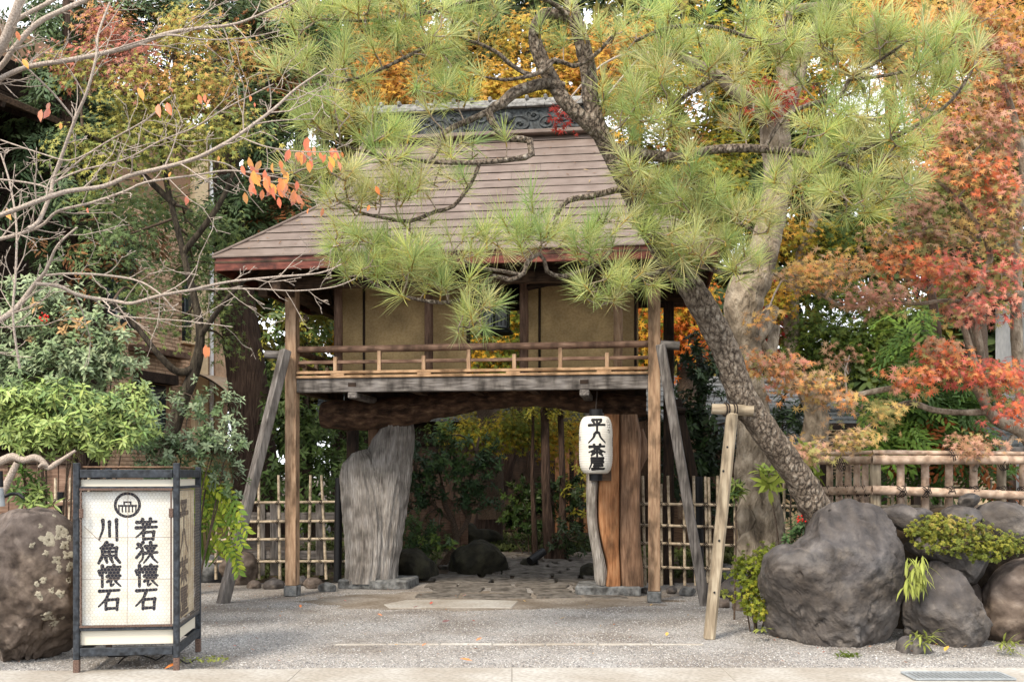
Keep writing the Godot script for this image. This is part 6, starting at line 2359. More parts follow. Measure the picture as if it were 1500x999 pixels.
	var spots := [[201, 128, 20], [231, 152, 20], [244, 150, 20], [60, 160, 18], [72, 158, 18], [290, 138, 14], [300, 138, 12], [308, 145, 13], [273, 286, 15], [32, 86, 16], [300, 505, 20], [306, 508, 16], [8, 306, 18], [72, 150, 12], [88, 180, 10], [120, 296, 8], [127, 304, 9], [250, 252, 8], [320, 228, 9], [23, 45, 14], [34, 44, 14], [366, 140, 9], [372, 150, 7]]
	for k in 30:
		spots.append([rf(352, 428), rf(228, 282), rf(11, 22)])
	for k in 20:
		spots.append([rf(410, 496), rf(212, 238), rf(11, 20)])
	for k in 12:
		spots.append([rf(395, 440), rf(258, 290), rf(11, 20)])
	spots.append([450, 201, 20])
	for q in spots:
		var dd := d + rf(-0.25, 0.2)
		part("leaf", leaf_at(q[0], q[1], dd, S(q[2], dd), rf(-0.6, 0.6)), lm[rng.randi() % 4], o)


func twig(mb: MB, a: Vector3, dirv: Vector3, l: float, r: float, depth: int) -> void:
	var pts := PackedVector3Array([a])
	var rad := PackedFloat32Array([r])
	var n := 3 if depth > 1 else 2
	var p := a
	for k in n:
		dirv = (dirv + rdir() * 0.28 + Vector3(0, 0.08, 0)).normalized()
		p += dirv * l / n
		pts.append(p)
		rad.append(lerpf(r, 0.0022, float(k + 1) / n))
		if depth > 0 and k < n - 0:
			var cnt := 1 if rng.randf() < 0.75 else 0
			for j in cnt:
				twig(mb, p, (dirv + rdir() * 0.9).normalized(), l * rf(0.25, 0.55), maxf(r * 0.55, 0.0022), depth - 1)
	mb.tube(pts, rad, 4, null, 0.0, 1.0, true)
	# bud
	mb.rod(p, p + dirv * 0.018, 0.0042, 4, 0.001)


# ---------------------------------------------------------------- the red maple at the right
func maple_right() -> void:
	var o := thing("maple_tree", "red and orange maple spreading grey limbs over the bamboo railing at the right", "tree", Vector3(5.25, 0, -9.9))
	var L := [
		[1600, 900, 10.0, 40, 1560, 760, 10.0, 34, 1530, 680, 9.95, 26, 1500, 634, 9.9, 20, 1462, 616, 9.85, 17, 1446, 596, 9.8, 14, 1432, 572, 9.8, 11, 1410, 556, 9.75, 9, 1388, 542, 9.7, 7, 1350, 540, 9.65, 5],
		[1560, 760, 10.0, 24, 1510, 640, 9.95, 19, 1492, 520, 9.95, 17, 1490, 420, 9.95, 16, 1492, 330, 9.95, 14, 1500, 240, 9.95, 12, 1480, 150, 9.95, 9, 1450, 80, 9.9, 6],
		[1530, 425, 9.95, 14, 1500, 430, 9.9, 13, 1466, 434, 9.88, 12, 1440, 424, 9.86, 11, 1420, 440, 9.85, 13, 1428, 475, 9.85, 14, 1436, 512, 9.85, 12, 1442, 560, 9.84, 10],
		[1392, 440, 9.8, 6, 1404, 464, 9.8, 8, 1415, 486, 9.8, 9, 1424, 515, 9.82, 9, 1440, 560, 9.84, 9, 1446, 590, 9.82, 9],
		[1452, 604, 9.82, 10, 1400, 604, 9.78, 9, 1366, 600, 9.75, 9, 1333, 590, 9.7, 8, 1300, 603, 9.65, 7, 1263, 633, 9.6, 5, 1220, 650, 9.55, 3],
		[1366, 552, 9.7, 6, 1333, 563, 9.65, 8, 1283, 573, 9.6, 9, 1241, 580, 9.55, 8, 1208, 573, 9.5, 7, 1177, 552, 9.46, 5, 1140, 546, 9.42, 4, 1095, 530, 9.4, 3],
		[1420, 445, 9.8, 6, 1390, 440, 9.75, 6, 1340, 445, 9.7, 6, 1290, 440, 9.65, 6, 1240, 450, 9.6, 6, 1200, 430, 9.55, 5, 1166, 419, 9.5, 4, 1133, 400, 9.46, 3],
		[1436, 424, 9.86, 9, 1440, 400, 9.85, 9, 1452, 380, 9.84, 9, 1440, 340, 9.82, 7, 1410, 300, 9.8, 6, 1380, 270, 9.75, 5, 1350, 250, 9.7, 4],
		[1358, 428, 9.75, 5, 1330, 410, 9.7, 5, 1316, 392, 9.68, 5, 1300, 384, 9.66, 4, 1285, 382, 9.64, 3],
		[1309, 435, 9.7, 4, 1308, 380, 9.7, 4, 1302, 330, 9.7, 3],
		[1495, 330, 9.95, 9, 1460, 290, 9.9, 8, 1420, 230, 9.85, 6, 1380, 190, 9.8, 5, 1340, 170, 9.75, 3],
		[1485, 640, 9.9, 8, 1470, 660, 9.7, 7, 1440, 672, 9.6, 6, 1428, 690, 9.55, 6],
	]
	var limbs := limbs_of(o, L, M.palebark, 18, 0.08, 6.0, "branch", 2)
	var C := pal([[222, 116, 72], [220, 150, 92], [204, 104, 88], [212, 142, 118], [178, 132, 100], [190, 154, 116], [208, 172, 104], [166, 158, 96], [194, 146, 122], [222, 172, 92]])
	# 0 red-orange 1 orange 2 red 3 pink 4 dusty 5 tan 6 ochre 7 olive 8 mauve 9 yellow-orange
	var near := [
		[1332, 388, 9.5, 56, 30, 27, 0, 1, 1], [1392, 402, 9.5, 46, 26, 21, 3, 2, 0], [1440, 452, 9.5, 50, 30, 24, 3, 3, 2], [1478, 400, 9.5, 40, 40, 21, 3, 2], [1392, 540, 9.5, 62, 22, 31, 0, 2, 1], [1462, 552, 9.5, 46, 26, 26, 1, 0, 2], [1336, 556, 9.45, 36, 18, 13, 1, 3, 0],
		[1132, 534, 9.3, 60, 20, 26, 1, 5, 3], [1180, 562, 9.3, 46, 18, 21, 1, 5, 6], [1226, 586, 9.35, 40, 14, 11, 5, 6, 1], [1238, 398, 9.45, 50, 28, 24, 1, 6, 5], [1280, 436, 9.45, 56, 20, 24, 3, 4, 8], [1182, 404, 9.4, 40, 24, 17, 1, 6, 9], [1250, 642, 9.4, 40, 14, 13, 7, 5, 6], [1292, 604, 9.45, 28, 14, 9, 7, 6], [1428, 655, 9.4, 46, 16, 14, 4, 5, 8], [1190, 662, 9.4, 40, 18, 13, 5, 7, 8], [1370, 512, 9.5, 40, 16, 12, 4, 0], [1480, 600, 9.5, 30, 20, 9, 0, 2],
		[1440, 262, 9.6, 50, 34, 32, 0, 3, 1], [1388, 232, 9.6, 40, 26, 20, 1, 1, 3], [1480, 290, 9.6, 36, 40, 24, 3, 0], [1400, 182, 9.7, 66, 34, 40, 8, 4, 3], [1342, 300, 9.7, 50, 26, 27, 8, 4], [1460, 330, 9.6, 60, 28, 32, 8, 3, 4], [1370, 340, 9.65, 60, 26, 32, 4, 8, 5], [1290, 350, 9.65, 40, 22, 12, 5, 6, 4], [1470, 190, 9.7, 44, 40, 28, 3, 8], [1400, 30, 9.9, 100, 40, 56, 9, 1, 6], [1470, 95, 9.8, 50, 50, 35, 1, 3, 8], [1330, 110, 10.0, 60, 50, 24, 6, 9, 1], [1420, 120, 9.9, 50, 40, 24, 8, 1],
		[1120, 470, 9.5, 20, 14, 5, 1, 9], [1245, 520, 9.5, 26, 14, 5, 5, 4],
	]
	var r := pads_to(near, C, 0.85, 1.25, Vector3(0, 0.5, 0.55), 0.35, 0.5, 0.7)
	for k in r[1].size():
		if rng.randf() < 0.38:
			r[1][k] = C[[5, 6, 7, 7][rng.randi() % 4]] * rf(0.8, 1.1)
	part("twigs", twigs(near, r[0], limbs, 0.3, 0.005), M.twig, o, "", "stuff")
	# sprays near the street are made of single leaves
	scatter("foliage", o, maple_spray(9, 0.16, 0.052, 7), M.leaf, r[0], r[1])
	var xf := []
	var cols := []
	for k in 900:
		var q: Array = near[rng.randi() % 19]
		var u := rdir() * pow(rng.randf(), 0.4)
		var c := P(q[0], q[1], q[2]) + Vector3(u.x * S(q[3], 9.4), u.y * S(q[4], 9.4), 0.12 + absf(u.z) * 0.25)
		xf.append(facing(Vector3(0, 0.5, 0.8) + rdir() * 0.6, rf(0, TAU), rf(0.8, 1.3), c))
		cols.append(C[q[6 + rng.randi() % (q.size() - 6)]])
	var lf := MB.new()
	lf.local = true
	maple_leaf(lf, Transform3D(), 0.048, Color.WHITE, 7)
	scatter("leaf_scatter", o, lf.mesh(), M.leaf, xf, cols, 300, "leaf")


# ---------------------------------------------------------------- trees that stand behind
func tree(called: String, label: String, base: Vector3, L: Array, bark: Material, pads: Array, cols: Array, spray: ArrayMesh, s0: float, s1: float, group := "", lm := "leaf", tw := 0.15, lean := Vector3(0, 0.55, 0.45), amp := 0.1) -> Node3D:
	var o := thing(called, label, "tree", base, 0.0, group)
	var limbs := limbs_of(o, L, bark, 18, amp, 3.0)
	var r := pads_to(pads, cols, s0, s1, lean)
	if tw > 0.0:
		part("twigs", twigs(pads, r[0], limbs, tw, 0.008), M.darktwig, o, "", "stuff")
	scatter("crown", o, spray, M[lm], r[0], r[1])
	return o


func trees_behind() -> void:
	var sp_m := maple_spray(14, 0.26, 0.055)
	var sp_s := maple_spray(16, 0.34, 0.075)
	var sp_c := cypress_spray(0.34)
	var sp_o := shoot_spray(10, 0.11, 0.042, 1.0, 0.14)
	var sp_b := shoot_spray(14, 0.3, 0.13, 1.2, 0.3)
	# yellow green maple at the left, red at its top
	tree("maple_tree", "olive green maple turning red at the top, behind the bare cherry", P(215, 760, 11.8), [
		[215, 800, 11.8, 32, 235, 690, 11.8, 26, 262, 600, 11.8, 20, 285, 540, 11.8, 17, 292, 480, 11.8, 12, 270, 380, 11.8, 9, 240, 250, 11.8, 8, 232, 150, 11.8, 6],
		[285, 540, 11.8, 14, 260, 545, 11.7, 11, 232, 520, 11.6, 9, 200, 480, 11.6, 8, 160, 440, 11.5, 6], [268, 370, 11.8, 10, 320, 300, 11.7, 8, 350, 230, 11.7, 5], [255, 300, 11.8, 10, 190, 240, 11.7, 8, 120, 190, 11.6, 5], [287, 500, 11.8, 10, 330, 440, 11.7, 7, 360, 410, 11.7, 4],
	], M.darkbark, [
		[205, 150, 11.6, 80, 46, 90, 0, 0, 1], [290, 130, 11.6, 70, 44, 70, 0, 1, 4], [150, 215, 11.6, 80, 46, 80, 0, 2, 0], [250, 205, 11.6, 80, 46, 90, 0, 2], [325, 195, 11.6, 60, 46, 60, 0, 2, 1], [110, 95, 11.6, 60, 34, 50, 3, 5, 0], [175, 70, 11.6, 60, 30, 40, 3, 5], [150, 30, 11.7, 60, 24, 36, 3, 5, 4], [280, 45, 11.6, 70, 32, 56, 4, 0, 1], [200, 110, 11.5, 60, 24, 40, 4, 0, 5], [355, 80, 11.7, 44, 36, 34, 4, 1, 2],
		[285, 395, 12.8, 56, 30, 40, 2, 6], [265, 470, 12.6, 50, 26, 22, 2, 6], [325, 440, 12.9, 36, 24, 26, 2, 6], [250, 300, 12.6, 50, 26, 26, 2, 6], [310, 330, 12.9, 50, 34, 40, 6, 2], [170, 290, 12.4, 60, 40, 50, 2, 6], [200, 430, 12.4, 52, 22, 20, 6, 2], [290, 365, 12.9, 40, 26, 24, 6, 2], [170, 350, 12.0, 60, 32, 34, 6], [270, 320, 12.4, 46, 36, 24, 6, 2], [330, 500, 13.0, 30, 26, 12, 2, 6],
	], pal([[170, 164, 82], [186, 174, 88], [140, 152, 84], [194, 118, 98], [206, 158, 90], [198, 136, 116], [122, 142, 88]]), sp_m, 0.75, 1.15)
	# dark cypresses hanging behind it
	tree("cypress_tree", "dark green drooping cypress with brown dead sprays behind the left maple", P(110, 760, 13.4), [[110, 760, 13.4, 34, 105, 500, 13.4, 26, 100, 250, 13.4, 18, 96, 0, 13.4, 10]], M.cedarbark, [
		[70, 300, 13.2, 70, 70, 90, 0, 1], [130, 370, 13.0, 80, 50, 60, 0, 0, 1, 2], [60, 200, 13.3, 50, 60, 50, 0, 1], [190, 320, 13.2, 60, 44, 36, 0, 1, 2], [100, 120, 13.4, 70, 60, 70, 0, 1], [170, 400, 13.0, 44, 30, 20, 0, 2, 1], [60, 30, 13.4, 50, 40, 40, 0], [160, 60, 14.0, 60, 50, 60, 0, 1], [110, 15, 14.0, 50, 30, 46, 0, 1], [180, 10, 14.0, 60, 34, 60, 0, 1, 2], [260, 15, 14.2, 60, 34, 50, 0, 1], [230, 120, 14.2, 50, 60, 60, 0, 1, 2], [170, 170, 14.0, 60, 50, 60, 0, 1], [290, 100, 14.2, 50, 50, 50, 0, 2, 1]
	], pal([[112, 130, 88], [92, 112, 78], [168, 122, 84]]), sp_c, 0.9, 1.4, "", "leaf", 0.08, Vector3(0, 0.8, 0.3))
	# tall cedar whose dark trunk stands left of the gate
	tree("cedar_tree", "tall cedar with a dark fluted trunk just left of the gate", P(372, 760, 15.8), [
		[380, 790, 15.8, 84, 376, 720, 15.8, 70, 370, 640, 15.8, 62, 362, 560, 15.8, 58, 350, 470, 15.8, 54, 340, 380, 15.8, 48, 334, 300, 15.8, 42, 328, 200, 15.8, 36, 320, 60, 15.8, 30, 316, -80, 15.8, 24],
		[385, 20, 16.4, 24, 392, 200, 16.4, 26, 396, 420, 16.4, 28],
	], M.cedarbark, [
		[395, 40, 15.5, 60, 50, 80, 0, 1, 2], [430, 110, 15.4, 50, 50, 60, 0, 1, 2], [390, 160, 15.4, 44, 46, 46, 0, 2, 1], [420, 220, 15.3, 50, 46, 56, 0, 1], [330, 330, 15.2, 44, 50, 50, 0, 1], [400, 300, 15.2, 60, 46, 66, 0, 1, 2], [350, 270, 15.3, 30, 30, 16, 1], [220, 20, 15.5, 60, 40, 50, 0, 2], [300, 5, 15.5, 70, 30, 50, 0, 1], [470, 60, 15.6, 50, 50, 50, 0, 1], [450, 330, 15.4, 40, 40, 34, 0, 1]
	], pal([[100, 118, 74], [78, 98, 62], [160, 104, 66]]), sp_c, 0.9, 1.5, "", "leaf", 0.1, Vector3(0, 0.8, 0.3), 0.08)
	# orange and yellow maples behind the roof
	tree("maple_tree", "bright orange and yellow maple glowing behind the gate roof ridge", P(720, 760, 19.5), [
		[720, 760, 19.5, 40, 715, 500, 19.5, 32, 722, 300, 19.5, 24, 740, 160, 19.5, 16, 760, 40, 19.5, 10], [722, 300, 19.5, 16, 640, 200, 19.3, 12, 570, 110, 19.2, 7], [730, 240, 19.5, 16, 830, 150, 19.3, 12, 920, 80, 19.2, 7],
	], M.darktwig, [
		[560, 100, 18.8, 70, 50, 80, 0, 1], [600, 140, 18.8, 60, 30, 60, 0, 1], [640, 60, 19, 70, 50, 60, 0, 1, 3], [720, 120, 18.8, 70, 36, 80, 1, 2], [780, 130, 18.8, 50, 36, 50, 2, 1], [840, 100, 18.9, 60, 60, 80, 1, 0, 2], [920, 70, 18.9, 60, 50, 80, 1, 0], [760, 50, 19, 70, 50, 70, 1, 2, 3], [900, 140, 18.9, 50, 40, 50, 2, 1, 3], [960, 120, 18.8, 50, 50, 50, 1, 0], [520, 30, 19.0, 60, 50, 50, 3, 0], [500, 140, 19.0, 50, 50, 40, 3, 1]
	], pal([[206, 142, 66], [214, 164, 66], [206, 180, 72], [152, 144, 74]]), sp_s, 0.9, 1.3)
	tree("maple_tree", "yellow green maple with orange tips behind the leaning pine", P(1010, 760, 17.0), [
		[1010, 760, 17, 34, 1005, 520, 17, 28, 985, 330, 17, 22, 990, 150, 17, 14], [985, 360, 17, 14, 1060, 240, 16.8, 12, 1100, 120, 16.7, 7], [1000, 430, 17, 12, 900, 390, 16.9, 10, 830, 380, 16.9, 7],
	], M.darktwig, [
		[1010, 110, 16.6, 80, 50, 90, 0, 1, 2], [1000, 255, 16.7, 70, 40, 80, 2, 1, 0], [1060, 210, 16.7, 60, 40, 60, 2, 0], [930, 130, 16.8, 50, 50, 50, 1, 3], [930, 210, 16.7, 60, 50, 60, 1, 2], [1000, 200, 16.6, 60, 50, 60, 0, 2, 3], [1080, 130, 16.6, 60, 50, 60, 0, 1, 2], [1010, 430, 16.6, 44, 50, 60, 1, 4, 0], [1010, 500, 16.6, 36, 36, 40, 4, 1, 5], [960, 470, 16.8, 50, 50, 60, 1, 2, 4], [1060, 300, 16.6, 60, 60, 60, 2, 0], [750, 470, 16.8, 80, 60, 110, 2, 2, 1], [720, 530, 16.8, 60, 24, 50, 2, 1], [480, 470, 17.2, 50, 50, 60, 1, 2, 0], [690, 640, 18.5, 50, 20, 40, 2, 0], [760, 630, 18.5, 70, 26, 80, 0, 2], [820, 640, 19, 40, 40, 44, 0, 1]
	], pal([[168, 150, 44], [206, 156, 44], [112, 122, 40], [148, 100, 52], [208, 112, 40], [196, 80, 36]]), sp_s, 0.8, 1.2)
	tree("maple_tree", "deep green maple just turning, behind the red maple and the pale trunk", P(1240, 760, 12.4), [
		[1175, 720, 12.2, 50, 1190, 660, 12.2, 44, 1195, 600, 12.2, 34, 1170, 540, 12.2, 28, 1160, 480, 12.2, 24, 1165, 400, 12.2, 18, 1200, 300, 12.2, 12, 1210, 180, 12.2, 8],
		[1195, 600, 12.2, 22, 1240, 540, 12.3, 15, 1270, 470, 12.3, 9], [1190, 660, 12.2, 24, 1165, 665, 12.1, 20, 1140, 690, 12.0, 20],
	], M.palebark, [
		[1210, 480, 12.0, 60, 36, 90, 0, 1], [1270, 500, 12.0, 66, 36, 100, 0, 1], [1320, 470, 12.0, 50, 36, 60, 0, 1], [1240, 430, 12.1, 60, 26, 60, 1, 0], [1330, 530, 12.0, 50, 26, 50, 0, 1], [1190, 520, 12.0, 40, 26, 40, 1, 0], [1150, 340, 12.0, 50, 36, 50, 2, 3], [1210, 350, 12.1, 50, 30, 50, 0, 2], [1140, 430, 12.0, 36, 26, 30, 2, 3], [1270, 320, 12.2, 50, 36, 50, 1, 2, 0], [1320, 240, 12.4, 60, 50, 60, 1, 2, 3], [1230, 230, 12.4, 60, 50, 60, 2, 0], [1200, 120, 12.6, 80, 60, 90, 2, 3, 1], [1290, 60, 12.6, 80, 60, 90, 3, 2, 4], [1360, 170, 12.6, 60, 50, 50, 4, 3], [1120, 430, 12.3, 22, 30, 14, 5], [1128, 480, 12.3, 20, 26, 14, 5, 4]
	], pal([[72, 92, 30], [96, 110, 36], [168, 152, 48], [204, 152, 52], [196, 104, 56], [196, 52, 44]]), sp_m, 0.8, 1.2)
	tree("maple_tree", "tall orange and rust maple at the top right corner behind everything", P(1420, 760, 14.5), [
		[1440, 760, 14.5, 40, 1430, 500, 14.5, 32, 1420, 300, 14.5, 24, 1400, 120, 14.5, 14], [1420, 300, 14.5, 16, 1340, 150, 14.4, 10, 1290, 60, 14.4, 6], [1425, 340, 14.5, 16, 1490, 200, 14.4, 10, 1520, 90, 14.4, 6],
	], M.darktwig, [
		[1320, 30, 14.2, 80, 50, 90, 0, 1], [1400, 60, 14.2, 80, 60, 110, 0, 1, 2], [1480, 40, 14.2, 70, 60, 90, 0, 1, 2], [1480, 150, 14.2, 60, 60, 80, 2, 0, 3], [1390, 170, 14.2, 80, 60, 90, 1, 3, 0], [1460, 260, 14.2, 70, 60, 80, 3, 4, 2], [1370, 290, 14.2, 70, 60, 70, 4, 3], [1480, 380, 14.2, 50, 60, 50, 4, 3], [1400, 400, 14.3, 60, 50, 50, 4, 3, 2]
	], pal([[218, 156, 82], [210, 172, 84], [198, 128, 92], [172, 144, 92], [128, 136, 72]]), sp_s, 0.8, 1.2)
	# feathery false cypress behind the right railing
	tree("cypress_tree", "feathery bright green false cypress behind the bamboo railing", P(1370, 760, 10.9), [[1372, 770, 10.9, 22, 1374, 600, 10.9, 18, 1372, 480, 10.9, 14, 1360, 400, 10.9, 8]], M.cedarbark, [
		[1295, 605, 10.6, 34, 26, 34, 0, 1], [1340, 590, 10.7, 44, 30, 46, 0, 1], [1395, 600, 10.7, 50, 34, 60, 0, 1], [1350, 640, 10.6, 60, 24, 60, 0, 1, 2], [1420, 645, 10.7, 44, 30, 50, 1, 0, 2], [1320, 640, 10.5, 44, 22, 36, 0], [1345, 490, 10.7, 28, 46, 34, 1, 0], [1400, 560, 10.8, 44, 30, 34, 1], [1385, 660, 10.6, 50, 20, 30, 2, 1], [1350, 700, 10.8, 60, 20, 30, 1], [1460, 690, 10.8, 40, 30, 30, 1, 2], [1440, 560, 10.9, 40, 40, 30, 1]
	], pal([[126, 156, 66], [88, 118, 54], [168, 96, 50]]), sp_c, 0.7, 1.15, "", "leaf", 0.12, Vector3(0, 0.8, 0.4))
	# camellia like evergreens round the gate
	tree("evergreen_tree", "glossy dark evergreen left of the gate behind the bamboo fence", P(450, 770, 15.2), [[455, 790, 15.2, 20, 450, 680, 15.2, 15, 445, 560, 15.2, 11, 448, 450, 15.2, 7]], M.darktwig, [
		[445, 640, 15, 46, 46, 70, 0, 1], [475, 690, 15, 50, 40, 70, 0, 1], [415, 610, 15, 34, 50, 50, 0, 1], [440, 540, 15, 44, 50, 60, 0, 1, 2], [470, 470, 15, 40, 44, 50, 2, 1], [410, 700, 15, 40, 50, 60, 0], [500, 640, 15.4, 40, 50, 50, 0, 1], [410, 480, 15, 30, 50, 40, 0, 2], [460, 750, 14.8, 60, 34, 60, 0, 1], [530, 640, 15.5, 20, 50, 30, 0]
	], pal([[94, 114, 62], [116, 136, 74], [168, 162, 74]]), sp_o, 0.8, 1.2, "", "glossleaf")
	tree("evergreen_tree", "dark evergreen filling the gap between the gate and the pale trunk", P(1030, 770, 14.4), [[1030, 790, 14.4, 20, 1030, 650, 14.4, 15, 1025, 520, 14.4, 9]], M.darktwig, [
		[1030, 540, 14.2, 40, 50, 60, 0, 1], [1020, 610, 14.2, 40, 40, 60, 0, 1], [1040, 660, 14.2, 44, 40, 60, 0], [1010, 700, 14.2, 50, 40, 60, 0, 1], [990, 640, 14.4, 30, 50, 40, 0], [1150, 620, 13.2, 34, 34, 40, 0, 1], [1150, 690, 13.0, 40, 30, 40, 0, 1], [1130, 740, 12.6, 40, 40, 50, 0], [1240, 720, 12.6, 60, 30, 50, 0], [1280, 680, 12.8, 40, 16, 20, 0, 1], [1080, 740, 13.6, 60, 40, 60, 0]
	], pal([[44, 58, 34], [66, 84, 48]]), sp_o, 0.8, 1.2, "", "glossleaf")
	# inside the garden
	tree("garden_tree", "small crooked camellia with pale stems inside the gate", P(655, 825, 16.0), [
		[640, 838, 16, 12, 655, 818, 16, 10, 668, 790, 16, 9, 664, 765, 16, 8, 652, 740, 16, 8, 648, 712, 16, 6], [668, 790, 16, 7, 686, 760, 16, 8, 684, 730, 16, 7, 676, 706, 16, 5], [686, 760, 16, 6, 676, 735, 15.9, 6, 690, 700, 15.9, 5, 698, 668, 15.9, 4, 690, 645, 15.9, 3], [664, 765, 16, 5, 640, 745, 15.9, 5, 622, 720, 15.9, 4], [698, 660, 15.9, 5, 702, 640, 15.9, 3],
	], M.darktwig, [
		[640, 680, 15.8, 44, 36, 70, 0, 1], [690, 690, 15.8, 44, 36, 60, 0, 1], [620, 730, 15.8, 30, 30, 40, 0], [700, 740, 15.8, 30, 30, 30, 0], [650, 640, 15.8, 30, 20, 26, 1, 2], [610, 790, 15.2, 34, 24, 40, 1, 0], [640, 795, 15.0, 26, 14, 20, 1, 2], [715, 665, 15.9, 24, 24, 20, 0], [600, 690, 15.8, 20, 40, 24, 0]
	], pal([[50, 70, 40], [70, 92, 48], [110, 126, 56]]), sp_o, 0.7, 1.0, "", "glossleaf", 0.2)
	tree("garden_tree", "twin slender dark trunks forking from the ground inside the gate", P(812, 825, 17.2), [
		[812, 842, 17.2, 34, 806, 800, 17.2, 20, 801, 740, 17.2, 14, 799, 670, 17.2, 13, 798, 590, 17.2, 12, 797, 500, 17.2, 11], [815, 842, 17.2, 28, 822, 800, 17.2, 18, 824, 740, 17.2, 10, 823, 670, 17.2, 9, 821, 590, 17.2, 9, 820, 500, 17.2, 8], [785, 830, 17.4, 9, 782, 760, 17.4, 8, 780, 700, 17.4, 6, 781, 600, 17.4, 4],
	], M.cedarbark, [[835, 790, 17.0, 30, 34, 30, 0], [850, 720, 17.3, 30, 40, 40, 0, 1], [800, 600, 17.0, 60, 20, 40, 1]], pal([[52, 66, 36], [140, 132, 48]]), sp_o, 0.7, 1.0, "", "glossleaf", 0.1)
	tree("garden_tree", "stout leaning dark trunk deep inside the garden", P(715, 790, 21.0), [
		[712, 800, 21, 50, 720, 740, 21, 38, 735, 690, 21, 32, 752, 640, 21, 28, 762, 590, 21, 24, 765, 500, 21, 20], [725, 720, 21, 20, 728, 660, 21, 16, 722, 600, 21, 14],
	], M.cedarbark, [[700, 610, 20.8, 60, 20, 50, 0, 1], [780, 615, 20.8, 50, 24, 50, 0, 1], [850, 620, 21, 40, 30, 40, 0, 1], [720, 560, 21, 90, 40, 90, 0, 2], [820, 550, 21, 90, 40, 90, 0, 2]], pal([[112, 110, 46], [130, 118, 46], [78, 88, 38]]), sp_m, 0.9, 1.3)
	tree("evergreen_tree", "added broad dark evergreen hidden behind the gate, its crown shading the garden", P(900, 770, 17.5), [[900, 800, 17.5, 34, 902, 650, 17.5, 30, 890, 480, 17.5, 26, 880, 300, 17.5, 16], [892, 500, 17.5, 16, 800, 400, 17.4, 12, 700, 350, 17.2, 7]], M.cedarbark, [  # added behind the gate roof so that its crown shades the passage
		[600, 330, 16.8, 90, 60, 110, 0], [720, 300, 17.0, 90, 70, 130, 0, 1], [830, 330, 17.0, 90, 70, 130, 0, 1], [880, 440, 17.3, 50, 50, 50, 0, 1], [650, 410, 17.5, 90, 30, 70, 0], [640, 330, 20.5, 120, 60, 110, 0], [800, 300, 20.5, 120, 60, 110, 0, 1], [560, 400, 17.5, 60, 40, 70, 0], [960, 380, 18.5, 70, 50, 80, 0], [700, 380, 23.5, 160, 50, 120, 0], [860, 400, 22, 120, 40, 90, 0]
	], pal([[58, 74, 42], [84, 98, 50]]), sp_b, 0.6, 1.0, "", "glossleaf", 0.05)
	# tall dark trees that close the view
	var far := [
		[60, 25.0, "far dark evergreen at the left end of the view, above the brick building", [0, 1]], [250, 27.0, "far dark evergreen behind the brick building and the cedar", [0, 1]], [440, 26.0, "far green tree between the cedar and the gate roof", [0, 1, 2]], [600, 28.0, "far tree behind the left half of the gate", [0, 2]],
		[770, 28.0, "far tree behind the middle of the gate, seen through the opening", [0, 1]], [940, 27.0, "far tree behind the right end of the gate", [0, 2]], [1120, 26.0, "far green tree behind the pale trunk", [0, 1, 2]], [1300, 26.0, "far green tree behind the right maples", [0, 1]], [1480, 25.0, "far green tree at the right edge behind the storehouse", [0, 1, 2]],
	]
	for f in far:
		var x: float = f[0]
		var d: float = f[1]
		var pads := []
		var gaps := x < 300
		for k in (17 if gaps else 26):
			var py := rf(60, 640) if gaps else rf(-60, 640)
			var pd := [x + rf(-95, 95), py, d + rf(-1.5, 1.5), rf(50, 85), rf(40, 70), 50 if not gaps else 28]
			pd.append_array(f[3])
			if x == 250 and pd[0] > 205 and pd[0] < 330 and py < 340:
				continue
			pads.append(pd)
		tree("far_tree", f[2], P(x, 762, d), [[x, 770, d, 34, x + rf(-8, 8), 500, d, 28, x + rf(-14, 14), 200, d, 20, x + rf(-10, 10), 0, d, 10]], M.cedarbark, pads, pal([[62, 78, 46], [84, 98, 54], [132, 120, 56]]), sp_b, 0.9, 1.5, "tall trees that close the view", "leaf", 0.05)


# ---------------------------------------------------------------- shrubs
func bush(called: String, label: String, base: Vector3, pads: Array, cols: Array, spray: ArrayMesh, s0: float, s1: float, lm := "glossleaf", share := 0.35, r0 := 0.005, lean := Vector3(0, 0.6, 0.5), foot := true) -> Node3D:
	var o := thing(called, label, "shrub", base)
	var r := pads_to(pads, cols, s0, s1, lean, 0.6)
	var mb := twigs(pads, r[0], [], share, r0)
	if foot:
		for p in pads:
			var c := P(p[0], p[1], p[2])
			var q := base + (Vector3(c.x, 0, c.z) - base) * 0.35
			var sm := smooth(PackedVector3Array([Vector3(q.x, -0.02, q.z), q.lerp(c, 0.5) + rdir() * 0.08, c]), PackedFloat32Array([r0 * 2.2, r0 * 1.8, r0]), 0.12)
			mb.tube(sm[0], sm[1], 6)
	part("stems", mb, M.darktwig, o, "", "stuff")
	scatter("foliage", o, spray, M[lm], r[0], r[1])
	return o


